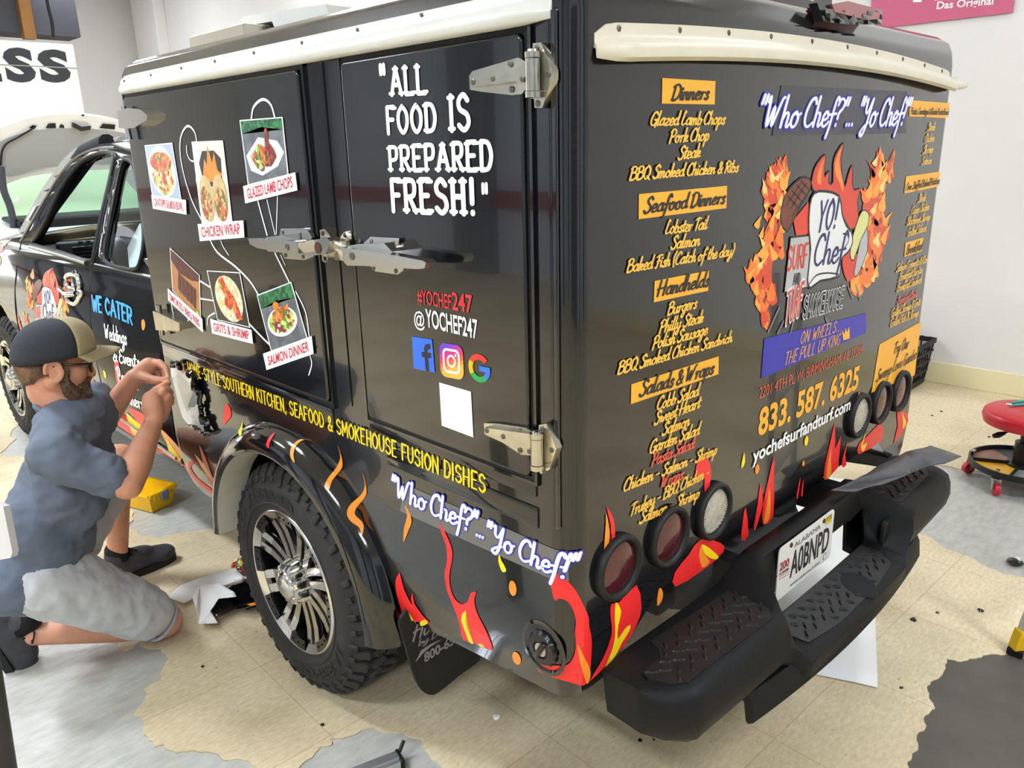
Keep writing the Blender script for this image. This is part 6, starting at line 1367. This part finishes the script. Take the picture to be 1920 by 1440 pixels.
# lid: inner panel facing the viewer
def lidp(px, py):
    k = (340-py)/120.0; return ony(px, py, 8.45-.35*k)
LO = curve_pts(pts('-40,262 0,240 50,223 105,214 160,216 218,226 290,250 340,290 345,330 300,322 200,318 130,322 60,330 10,346 -30,365'), 3, True)
bm = BM(); prism(bm, [lidp(*q) for q in LO], (0, .05, .02)); bevel_all(bm, .012, 2); lid = obj('boot_lid', bm, M_CARW, t, smooth=40)
bm = BM(); P = curve_pts(pts('-10,275 30,252 80,242 150,240 215,246 280,262 300,300 250,305 150,308 80,314 20,330 -5,320'), 3, True); prism(bm, [lidp(*q)+Vector((0, -.012, -.004)) for q in P], (0, .01, 0)); bevel_all(bm, .003, 1); obj('lid_inner_panel', bm, M_CARG, lid, smooth=40)
bm = BM()
for s in ('85,240 90,232 103,231 104,240', '110,239 113,233 118,234 120,240', '186,240 192,232 215,234 214,243', '54,240 60,235 68,236 64,242', '151,216 155,214 158,216 155,218'): prism(bm, [lidp(*q)+Vector((0, -.016, 0)) for q in pts(s)], (0, .012, 0))
obj('panel_hole', bm, M_GAP, lid)
bm = BM(); prism(bm, [lidp(*q)+Vector((0, -.05, 0)) for q in pts('134,230 150,238 168,236 166,244 150,246 134,238')], (0, .05, 0)); bevel_all(bm, .006, 1); obj('lid_latch', bm, mat('black_latch', '1e1f22', .4), lid)
bm = BM(); tube(bm, curve_pts([tuple(lidp(a, b)+Vector((0, -.03, 0))) for a, b in pts('62,240 45,250 28,260 10,270 2,285 0,310')], 3), .008, 6); obj('lid_wiring', bm, M_GAP, lid)
bm = BM(); tube(bm, curve_pts([tuple(ony(a, b, 8.25)) for a, b in pts('2,312 4,335 8,360 18,385 24,410 26,430')], 3), .030, 8); obj('lid_hinge_arm', bm, mat('dark_hinge_arm', '3a3d44', .5), t, smooth=60)
for s, x in (('w', .72), ('w', 2.32)):
    for y in (8.75, 11.7): bm = BM(); lathe(bm, (x, y, .31), (1, 0, 0), [(-.1, .18), (-.1, .29), (-.06, .31), (.06, .31), (.1, .29), (.1, .18), (-.1, .18)], n=32); obj('car_wheel', bm, M_RUB, t, smooth=50)
# ---------------------------------------------------------------- kneeling person
def capsule(bm, p0, p1, r0, r1=None, n=18):
    r1 = r0 if r1 is None else r1; p0 = Vector(p0); p1 = Vector(p1); L_ = (p1-p0).length
    prof = [(-r0*cos(k*pi/10), r0*sin(k*pi/10)) for k in range(0, 6)]+[(L_+r1*sin(k*pi/10), r1*cos(k*pi/10)) for k in range(0, 6)]
    R = lathe(bm, p0, p1-p0, prof, n=n); return R
def chain(bm, P, r, n=14):
    for (a, b), (ra, rb) in zip(zip(P, P[1:]), zip(r, r[1:])): capsule(bm, a, b, ra, rb, n)
def ellipsoid(bm, c, rad, M=None):
    t = BM(); bmesh.ops.create_uvsphere(t, u_segments=28, v_segments=18, radius=1)
    for v in t.verts: v.co = Vector((v.co.x*rad[0], v.co.y*rad[1], v.co.z*rad[2]))
    merge(bm, t, c, M)
def fuse(name, bm, m, parent, vox=.006, it=4, fac=.5, disp=None, sub=None):
    """one continuous skin over overlapping volumes"""
    bmesh.ops.recalc_face_normals(bm, faces=bm.faces[:])
    me = bpy.data.meshes.new('f'); bm.to_mesh(me); bm.free(); o = bpy.data.objects.new('f', me); COL.objects.link(o)
    r = o.modifiers.new('r', 'REMESH'); r.mode = 'VOXEL'; r.voxel_size = vox
    s = o.modifiers.new('s', 'SMOOTH'); s.iterations = it; s.factor = fac
    me2 = evalmesh(o); bpy.data.objects.remove(o)
    if disp:
        ns = [v.normal.copy() for v in me2.vertices]
        for v, n_ in zip(me2.vertices, ns): v.co += n_*disp(v.co.copy())
    return link(name, me2, m, parent, smooth=180)
M_SKIN = mat('skin', 'd79a7c', .5, var=.12, scale=22, bump=.03, bscale=180); MATS['skin'].node_tree.nodes['Principled BSDF'].inputs['Subsurface Weight'].default_value = .12; MATS['skin'].node_tree.nodes['Principled BSDF'].inputs['Subsurface Radius'].default_value = (.02, .008, .004)
M_SHIRT = mat('slate_blue_cotton', '66707f', .85, var=.1, scale=6, bump=.05, bscale=400); M_SHORT = mat('light_grey_shorts_fabric', 'c8cacc', .8, var=.06, scale=8, bump=.05, bscale=400)
M_HAIR = mat('brown_hair', '5a4334', .7, col2='8a6b50', scale=60, bump=.4, bscale=220, stretch=(1, 1, .25)); M_BEARD = mat('dark_brown_beard', '4a3830', .8, col2='7a5c4a', scale=90, bump=.5, bscale=260)
K = .98
Fh = Vector((.84, -.54, 0)).normalized(); Lh = Vector((-Fh.y, Fh.x, 0)); Uh = Vector((0, 0, 1))
Fk = Vector((.985, -.17, 0)).normalized(); Lk = Vector((-Fk.y, Fk.x, 0))
pitch = radians(7); hF = Fk*cos(pitch)-Uh*sin(pitch); hU = Fk*sin(pitch)+Uh*cos(pitch); hL = Lk
H0 = dep(101, 682, 2.42)
HM = Matrix((hF, hL, hU)).transposed()
def h(f, l, u): return H0+(hF*f+hL*l+hU*u)*K
RKN = Vector((-.215, 2.65, .075)); 
RS = dep(106, 852, 2.29); LS = RS+Lh*.40+Uh*.015; NB = (RS+LS)/2+Uh*.085-Fh*.02
RE = dep(239, 908, 2.36); RW = dep(287, 795, 2.53)
LE = dep(158, 838, 2.70); LW = dep(252, 708, 2.63)
RH = dep(78, 1080, 2.46); LH = RH+Lh*.20; PEL = (RH+LH)/2
RA = onz(62, 1190, .10)
LA = onz(222, 1040, .11); best = None
for k in range(60):
    q = dep(222, 862, 2.7+.012*k); e = abs((q-LA).length-.44)
    if best is None or e < best[0]: best = (e, q)
LK = best[1]
person = empty('person', (PEL.x, PEL.y, 0), 'person kneeling beside the truck in slate blue T-shirt, pale shorts and khaki-fronted cap', 'person')
bm = BM()
ellipsoid(bm, h(-.004, 0, .048), (.096*K, .076*K, .082*K), HM); ellipsoid(bm, h(.030, 0, -.028), (.064*K, .062*K, .085*K), HM)
for s in (-1, 1):
    capsule(bm, h(-.012, s*.052, -.045), h(.058, s*.018, -.098), .026*K, .022*K); ellipsoid(bm, h(.062, s*.036, -.022), (.026*K, .026*K, .03*K), HM)
    # ear with rim and lobe
    ec = h(-.010, s*.082, -.008); ellipsoid(bm, ec, (.019*K, .004*K, .028*K), HM)
    rim = [h(-.010+.024*cos(t)-.004*sin(t), s*(.086+.004*max(0, -cos(t))), -.006+.033*sin(t)) for t in [radians(a) for a in range(-60, 215, 25)]]
    chain(bm, rim, [.0062*K]*len(rim), 8); ellipsoid(bm, h(-.002, s*.083, -.036), (.010*K, .006*K, .011*K), HM)
    ellipsoid(bm, h(.092, s*.012, -.042), (.012*K, .009*K, .009*K), HM)
ellipsoid(bm, h(.072, 0, -.098), (.024*K, .026*K, .022*K), HM)
capsule(bm, h(.086, 0, .016), h(.106, 0, -.034), .009*K, .012*K); ellipsoid(bm, h(.104, 0, -.038), (.014*K, .013*K, .012*K), HM)
capsule(bm, h(.080, -.038, .032), h(.080, .038, .032), .013*K); ellipsoid(bm, h(.090, 0, -.056), (.014*K, .024*K, .007*K), HM); ellipsoid(bm, h(.088, 0, -.069), (.013*K, .021*K, .007*K), HM)
chain(bm, [h(-.024, 0, -.02), h(-.026, 0, -.085), NB-Uh*.03], [.055*K, .053*K, .064*K], 20)
chain(bm, [RS+Lh*.02, NB-Uh*.05, LS-Lh*.02], [.062, .085, .062], 18)
CH = (RS+LS)/2-Uh*.13; ellipsoid(bm, CH-Fh*.03, (.09, .15, .15), Matrix((Fh, Lh, Uh)).transposed()); chain(bm, [CH-Fh*.04, PEL+Uh*.06-Fh*.02, PEL], [.105, .10, .12], 24)
chain(bm, [RS, RS+(RE-RS)*.45, RE], [.054, .048, .045], 18); chain(bm, [RE, RE+(RW-RE)*.3, RW], [.045, .047, .029], 18)
chain(bm, [LS, LS+(LE-LS)*.45, LE], [.054, .048, .045], 18); chain(bm, [LE, LE+(LW-LE)*.3, LW], [.045, .046, .029], 18)
ellipsoid(bm, RE, (.046, .044, .046)); ellipsoid(bm, LE, (.046, .044, .046))
chain(bm, [RH-Uh*.01, RH+(RKN-RH)*.5, RKN+Vector((-.02, 0, .02))], [.085, .082, .066], 20); chain(bm, [RKN, RKN+(RA-RKN)*.35-Uh*.005, RA], [.064, .056, .036], 20); ellipsoid(bm, RKN+Vector((.012, -.008, -.005)), (.062, .058, .062))
chain(bm, [LH, LH+(LK-LH)*.5, LK], [.095, .085, .062], 20); chain(bm, [LK, LK+(LA-LK)*.35-Fh*.012, LA], [.060, .056, .036], 20); ellipsoid(bm, LK+Fh*.012, (.058, .055, .06))
# hands: palms, unequal bent fingers and a thumb off the side of each palm
def hp(s, d): return [dep(a, b, d+.004*i) for i, (a, b) in enumerate(zoomed(s, 180, 640, 8))]
def hq(l): return [dep(180+a/8, 640+b/8, d) for a, b, d in l]
LP = hq([(600, 560, 2.63), (700, 440, 2.635), (790, 360, 2.645)])
chain(bm, [LW]+LP, [.028, .027, .029, .027], 16)
chain(bm, hq([(640, 520, 2.65), (760, 420, 2.665), (850, 350, 2.68)]), [.025, .026, .023], 14)
chain(bm, hq([(690, 530, 2.62), (800, 570, 2.605), (920, 585, 2.60)]), [.022, .017, .014], 12)   # thenar
chain(bm, hq([(860, 580, 2.60), (980, 585, 2.60), (1075, 560, 2.607)]), [.0145, .0125, .0095], 12)  # thumb
chain(bm, hq([(815, 330, 2.645), (950, 320, 2.64), (1045, 400, 2.632), (1080, 520, 2.622)]), [.0145, .0130, .0115, .0085], 12)  # index
chain(bm, hq([(840, 335, 2.668), (975, 345, 2.672), (1035, 440, 2.662), (1030, 540, 2.65)]), [.0145, .0130, .0115, .0085], 12)
chain(bm, hq([(850, 350, 2.69), (960, 380, 2.697), (1000, 460, 2.688), (985, 530, 2.675)]), [.0135, .0120, .0105, .008], 12)
chain(bm, hq([(845, 370, 2.71), (930, 420, 2.715), (950, 480, 2.706), (930, 520, 2.695)]), [.012, .0105, .009, .007], 12)
chain(bm, [RW]+hq([(880, 1100, 2.535), (850, 980, 2.535), (840, 880, 2.54)]), [.029, .031, .034, .031], 16)
chain(bm, hq([(960, 1120, 2.56), (980, 1000, 2.57), (990, 910, 2.58)]), [.026, .031, .027], 14)
chain(bm, hq([(790, 850, 2.54), (900, 730, 2.55), (1010, 670, 2.575), (1095, 630, 2.60)]), [.0150, .0135, .0120, .0088], 12)   # index
chain(bm, hq([(880, 860, 2.55), (1000, 750, 2.552), (1090, 735, 2.585), (1130, 770, 2.605)]), [.0155, .0138, .0120, .0088], 12)  # middle
chain(bm, hq([(960, 900, 2.565), (1080, 820, 2.566), (1130, 850, 2.595), (1120, 890, 2.61)]), [.0145, .013, .0112, .0085], 12)  # ring
chain(bm, hq([(1020, 950, 2.585), (1110, 890, 2.586), (1140, 920, 2.605), (1110, 950, 2.62)]), [.0125, .011, .0095, .0075], 12)  # little
chain(bm, hq([(800, 960, 2.56), (850, 830, 2.59), (960, 720, 2.615), (1070, 650, 2.618)]), [.020, .0165, .0132, .0095], 12)  # thumb behind
skin = fuse('body', bm, M_SKIN, person, .0048, 3, .5)
# --- shirt
def folds(sc, amp, ax=Vector((1, 1, 1))):
    return lambda p: amp*(noise.noise(Vector((p.x*ax.x, p.y*ax.y, p.z*ax.z))*sc)+.5*noise.noise(Vector((p.x*ax.x, p.y*ax.y, p.z*ax.z))*sc*2.3))
bm = BM(); BM3 = Matrix((Fh, Lh, Uh)).transposed()
chain(bm, [RS+Lh*.015-Uh*.005, NB-Uh*.062, LS-Lh*.015-Uh*.005], [.080, .098, .080], 24); ellipsoid(bm, CH-Fh*.035, (.118, .195, .20), BM3)
chain(bm, [CH-Fh*.045, CH*.5+PEL*.5-Fh*.05, PEL+Uh*.03-Fh*.03], [.132, .128, .140], 28); ellipsoid(bm, CH*.4+PEL*.6-Fh*.045, (.125, .19, .20), BM3); ellipsoid(bm, PEL+Uh*.03-Fh*.03, (.145, .195, .12), BM3); ellipsoid(bm, RH*.8+PEL*.2-Uh*.005-Fh*.055, (.135, .150, .125), BM3)
se = RS+(RE-RS)*.72; chain(bm, [RS, RS+(RE-RS)*.4, se], [.078, .070, .065], 22)
sl = LS+(LE-LS)*.75; chain(bm, [LS, LS+(LE-LS)*.4, sl], [.084, .078, .072], 22)
f1 = folds(9, .014, Vector((1, 1, .55))); f2 = folds(24, .007, Vector((.7, .7, 1.4)))
shirt = fuse('t_shirt', bm, M_SHIRT, person, .009, 5, .5, lambda p: f1(p)+f2(p))
bm = BM()   # collar band around the neck
nc = NB-Uh*.012+Fh*.01
tube(bm, [nc+(Fh*cos(t)*.088+Lh*sin(t)*.092)+Uh*(-.030*cos(t)-.004) for t in [2*pi*k/40 for k in range(41)]], .009, 8, False); obj('collar', bm, mat('slate_collar', '5a6472', .85), shirt, smooth=60)
for nm, c_, d_, r_ in ():
    bm = BM(); a, b, d = frame_of(d_); tube(bm, [c_+d*.052+(a*cos(t)+b*sin(t))*r_*.70 for t in [2*pi*k/32 for k in range(33)]], .007, 8, False); obj(nm, bm, MATS['slate_collar'], shirt, smooth=60)
# --- shorts
bm = BM(); chain(bm, [PEL+Uh*.02-Fh*.04, PEL-Uh*.04-Fh*.02], [.115, .125], 26); ellipsoid(bm, PEL-Fh*.03-Uh*.03, (.125, .175, .12), BM3)
kr = RH+(RKN-RH)*.84; chain(bm, [RH-Uh*.015, RH+(kr-RH)*.5, kr], [.115, .112, .096], 24)
kl = LH+(LK-LH)*.62; chain(bm, [LH, LH+(kl-LH)*.5, kl], [.110, .105, .10], 24)
f3 = folds(11, .010, Vector((1, 1, .7))); f4 = folds(26, .006)
shorts = fuse('shorts', bm, M_SHORT, person, .009, 4, .5, lambda p: f3(p)+f4(p))
bm = BM(); a, b, d = frame_of(RKN-RH); tube(bm, [kr+d*.078+(a*cos(t)+b*sin(t))*.071 for t in [2*pi*k/32 for k in range(33)]], .007, 8, False); obj('shorts_hem', bm, mat('shorts_hem_fabric', 'a9adb1', .85), shorts, smooth=60)
# --- cap
capc = (-.004, 0, .052)
def dome(ph, th, e=0.0):
    rf, rl, ru = (.122 if cos(ph) > 0 else .122-.010*cos(ph)**2)+e, .098+e, .112+e
    ct, st = max(cos(th), 0)**.78, sin(th)**.86
    return h(capc[0]+rf*cos(ph)*ct*1.02, rl*sin(ph)*ct, capc[2]-.026+.020*cos(ph)*ct+ru*1.06*st)
M_CAPF = mat('khaki_twill', 'a79b78', .85, var=.08, scale=20, bump=.06, bscale=500); M_CAPB = mat('navy_cap_mesh', '2f3339', .8, bump=.5, bscale=420, stretch=(1, 1, .4))
nph = 60; seam = radians(62)
for nm, m_, test in (('cap_front_panel', M_CAPF, lambda a: cos(a) > cos(seam)), ('cap_mesh_back', M_CAPB, lambda a: cos(a) <= cos(seam))):
    bm = BM(); cache = {}
    def vv(i, j):
        k = (i % nph, j)
        if k not in cache: cache[k] = bm.verts.new(dome(2*pi*i/nph, (pi/2)*j/14))
        return cache[k]
    for i in range(nph):
        if not test(2*pi*(i+.5)/nph): continue
        for j in range(14):
            try: bm.faces.new((vv(i, j), vv(i+1, j), vv(i+1, j+1), vv(i, j+1)))
            except ValueError: pass
    bmesh.ops.remove_doubles(bm, verts=bm.verts[:], dist=.0004)
    o = obj(nm, bm, m_, person, smooth=60); md = o.modifiers.new('s', 'SOLIDIFY'); md.thickness = .003
bm = BM()
def brim(s, t, dz=0): 
    ph = s*radians(60); p = Vector((capc[0]+.120*cos(ph), .097*sin(ph), capc[2]-.024+.020*cos(ph))); ext = .074*t*(cos(s*1.35)**.5)
    return h(p.x+ext*(.93+.07*cos(ph)), p.y+ext*.10*sin(ph), p.z-.006*t*t+.004*t-.020*t*s*s+dz)
rows = [[brim(-1+2*i/24, j/8) for i in range(25)] for j in range(9)]; loft(bm, rows); o = obj('cap_brim', bm, M_CAPF, person, smooth=60); md = o.modifiers.new('s', 'SOLIDIFY'); md.thickness = .005
bm = BM()
for j in range(2, 8): tube(bm, [brim(-.92+1.84*i/24, j/8, .0012) for i in range(25)], .0006, 5)
obj('brim_stitching', bm, mat('khaki_stitch', '857a5c', .8), o)
bm = BM(); lathe(bm, h(capc[0], 0, capc[2]+.091), hU, [(0, .009), (.004, .008), (.006, 0)], n=16); obj('cap_button', bm, M_CAPF, person, smooth=60)
# --- hair, beard, glasses
fz = lambda p: .004*noise.noise(p*110)+.002*noise.noise(p*240)
bm = BM(); ellipsoid(bm, h(-.052, 0, -.004), (.058*K, .074*K, .044*K), HM); ellipsoid(bm, h(-.066, 0, -.030), (.036*K, .056*K, .034*K), HM); ellipsoid(bm, h(-.078, 0, .035), (.034*K, .05*K, .04*K), HM)
for s in (-1, 1): capsule(bm, h(.020, s*.072, .03), h(.026, s*.070, -.010), .010*K, .008*K)
fuse('hair', bm, M_HAIR, person, .0045, 2, .4, fz)
bm = BM()
for s in (-1, 1):
    chain(bm, [h(.026, s*.069, -.006), h(.020, s*.066, -.045), h(.040, s*.050, -.088), h(.072, s*.020, -.112)], [.010*K, .017*K, .024*K, .024*K], 14)
    chain(bm, [h(.058, s*.042, -.062), h(.088, s*.022, -.050), h(.100, s*.004, -.047)], [.010*K, .009*K, .008*K], 12); capsule(bm, h(.084, s*.026, -.052), h(.080, s*.024, -.095), .010*K, .018*K)
ellipsoid(bm, h(.078, 0, -.108), (.028*K, .034*K, .026*K), HM); ellipsoid(bm, h(.092, 0, -.082), (.010*K, .016*K, .008*K), HM)
fuse('beard', bm, M_BEARD, person, .0045, 2, .4, fz)
bm = BM(); M_FR = mat('black_glasses_frame', '1a1518', .25, coat=.4)
for s in (-1, 1):
    tube(bm, [h(-.012, s*.083, .008), h(.02, s*.079, .012), (h(.07, s*.073, .010)), h(.098, s*.066, .008)], [.003, .0032, .004, .004], 8)
    q = [h(.100-.004*abs(y-.034)*30, s*y, z) for y, z in ((.062, .014), (.040, .018), (.016, .013), (.012, -.006), (.022, -.022), (.045, -.022), (.062, -.008))]
    tube(bm, curve_pts([tuple(v) for v in q], 3, True)+[tuple(q[0])], .0032, 8, False)
tube(bm, [h(.101, -.013, .010), h(.104, 0, .012), h(.101, .013, .010)], .003, 8); gls = obj('glasses', bm, M_FR, person, smooth=60)
bm = BM()
for s in (-1, 1): bm.faces.new([bm.verts.new(h(.099-.004*abs(y-.034)*30, s*y, z)) for y, z in ((.061, .013), (.040, .017), (.017, .012), (.013, -.006), (.022, -.021), (.045, -.021), (.061, -.008))])
obj('lens', bm, M_GLASS, gls)
bm = BM()
for s in (-1, 1): ellipsoid(bm, h(.083, s*.032, .004), (.012*K, .014*K, .009*K), HM)
obj('eye', bm, mat('eye_white', 'd8d2cc', .2), person, smooth=60)
bm = BM()
for s in (-1, 1): tube(bm, [h(.094, s*.014, .026), h(.096, s*.034, .032), h(.086, s*.054, .028)], [.003, .0042, .002], 8)
obj('eyebrow', bm, M_BEARD, person, smooth=60)
# --- shoes
M_SHOE = mat('charcoal_knit_shoe', '454447', .8, var=.25, scale=40, bump=.2, bscale=300); M_SOLE = mat('black_shoe_sole', '1a1a1b', .7, var=.3, scale=20)
def shoe(ank, fwd, up, ground=True, scuff=False):
    fwd = Vector(fwd).normalized(); up = Vector(up); up = (up-fwd*up.dot(fwd)).normalized(); sd = up.cross(fwd); M3 = Matrix((fwd, sd, up)).transposed()
    q = lambda f, s, u: ank+fwd*f+sd*s+up*u
    bm = BM(); chain(bm, [q(-.045, 0, -.055), q(.05, 0, -.055), q(.15, .004, -.062)], [.046, .047, .040], 20); ellipsoid(bm, q(.165, .005, -.066), (.062, .050, .036), M3); chain(bm, [q(-.01, 0, .0), q(.0, 0, -.05)], [.045, .05], 18); ellipsoid(bm, q(.06, 0, -.035), (.085, .042, .040), M3)
    o = fuse('shoe', bm, M_SHOE, person, .006, 4)
    bm = BM(); P = []
    for t in range(32):
        a = 2*pi*t/32; f = .068+.158*cos(a); s = (.045+.008*cos(a))*sin(a); P.append(q(f, s, -.108))
    prism(bm, P, up*.026); bevel_all(bm, .005, 2, 40); obj('sole', bm, M_SOLE, o, smooth=40)
    bm = BM()
    for i in range(5):
        f = .035+.020*i; u = .006-.010*i
        tube(bm, [q(f, -.034, u-.016), q(f+.006, -.012, u+.004), q(f+.008, .012, u+.004), q(f, .034, u-.016)], .0032, 6)
    for s in (-1, 1): tube(bm, curve_pts([tuple(q(.03, 0, .012)), tuple(q(.03, s*.035, .03)), tuple(q(.055, s*.05, .015)), tuple(q(.04, s*.01, .012))], 5), .0028, 6)
    obj('lace', bm, mat('black_lace', '111112', .7), o)
    bm = BM(); chain(bm, [q(-.008, 0, .02), q(-.004, 0, -.02)], [.043, .047], 18); fuse('sock', bm, mat('black_sock', '141415', .9), person, .006, 2)
    return o
toe = onz(322, 1030); hl_ = onz(205, 1075); shoe(Vector((LA.x, LA.y, .11)), (toe-hl_), Uh)
rs = (RKN-RA); rs.z = 0; rs.normalize(); shoe(RA+Vector((0, 0, .045))-rs*.02, -Uh*.93+rs*.25, rs)['label'] = 'scuffed shoe standing on its toe'
# --- holster at the left edge, pen in the mouth, film strip in the fingers
bm = BM(); V = [dep(a, b, 2.2) for a, b in ((-30, 935), (6, 950), (23, 1035), (20, 1046), (-30, 1055))]; prism(bm, V, FW*.03); bevel_all(bm, .004, 2); obj('tool_holster', bm, mat('white_holster_plastic', 'dcdad4', .4), person, smooth=40)
a = h(.094, -.012, -.063); b = a+(dep(171, 741, 2.24)-a); bm = BM(); cyl(bm, a, a+(b-a)*.75, .0045, n=12); cyl(bm, a+(b-a)*.72, b, .0055, .0045, n=12)
tag(obj('craft_knife', bm, mat('black_knife_handle', '121214', .4), None, smooth=40, origin=a), 'slim black tool held between the kneeling person\'s lips', 'tool')
bm = BM(); A_, B_ = dep(318, 717, 2.605), onx(325.5, 707, -.004); tube(bm, [A_, A_*.5+B_*.5, B_], .0016, 6); tag(obj('film_strip', bm, M_WHITE, None, origin=A_), 'thin white strip pinched in the person\'s fingertips at the fuel door', 'strip')
# ---------------------------------------------------------------- loose pieces of one kind become parts of their own
def split(o, pad=0.0015):
    me = o.data; n = len(me.vertices); par = list(range(n))
    def find(i):
        while par[i] != i: par[i] = par[par[i]]; i = par[i]
        return i
    for e in me.edges:
        a, b = find(e.vertices[0]), find(e.vertices[1])
        if a != b: par[a] = b
    bb = {}
    for v in me.vertices:
        r = find(v.index); c = v.co
        if r in bb: lo, hi = bb[r]; bb[r] = (Vector(map(min, lo, c)), Vector(map(max, hi, c)))
        else: bb[r] = (c.copy(), c.copy())
    R = list(bb); cl = {r: r for r in R}
    def cf(r):
        while cl[r] != r: r = cl[r]
        return r
    for i, a in enumerate(R):
        for b in R[i+1:]:
            A, B_ = bb[a], bb[b]
            if all(A[0][k]-pad <= B_[1][k] and B_[0][k]-pad <= A[1][k] for k in range(3)):
                x, y = cf(a), cf(b)
                if x != y: cl[x] = y
    roots = sorted({cf(r) for r in R}, key=lambda r: R.index(r))
    if len(roots) < 2: return
    sets = {r: [] for r in roots}
    for p in me.polygons: sets[cf(find(p.vertices[0]))].append(p)
    for k, r in enumerate(roots[1:]):
        idx = {}; V = []; Fs = []; mi = []; sm = []
        for p in sets[r]:
            f = []
            for i in p.vertices:
                if i not in idx: idx[i] = len(V); V.append(me.vertices[i].co[:])
                f.append(idx[i])
            Fs.append(f); mi.append(p.material_index); sm.append(p.use_smooth)
        m2 = bpy.data.meshes.new(o.name); m2.from_pydata(V, [], Fs)
        for m in me.materials: m2.materials.append(m)
        for p, a, b in zip(m2.polygons, mi, sm): p.material_index = a; p.use_smooth = b
        q = bpy.data.objects.new(o.name.split('.')[0], m2); COL.objects.link(q); q.parent = o.parent
        for md in o.modifiers:
            nm = q.modifiers.new(md.name, md.type)
            if md.type == 'SOLIDIFY': nm.thickness = md.thickness; nm.offset = md.offset
    bm = BM(); bm.from_mesh(me); bm.faces.ensure_lookup_table(); keep = {p.index for p in sets[roots[0]]}
    bmesh.ops.delete(bm, geom=[f for f in bm.faces if f.index not in keep], context='FACES'); bm.to_mesh(me); bm.free()
SPLIT = ('riveted_pocket', 'hinge_screw', 'latch_screw', 'gutter_screw', 'corner_seam', 'bumper_bracket', 'plate_bolt', 'eye', 'eyebrow', 'lens', 'tray_divider', 'hanger_rod', 'panel_hole', 'flame_graphics', 'door_sill_rail', 'spoke', 'striker_screw', 'dashboard', 'cab_interior', 'latch_striker', 'banner_lettering')
for o in [x for x in bpy.data.objects if x.type == 'MESH' and x.name.split('.')[0] in SPLIT]:
    if o.name.split('.')[0] == 'lens' and o.parent and o.parent.name.startswith('tail_lamp'): continue
    split(o)
for o in bpy.data.objects:
    if o.name.startswith('flame_graphics'): o.name = 'flame_graphic'
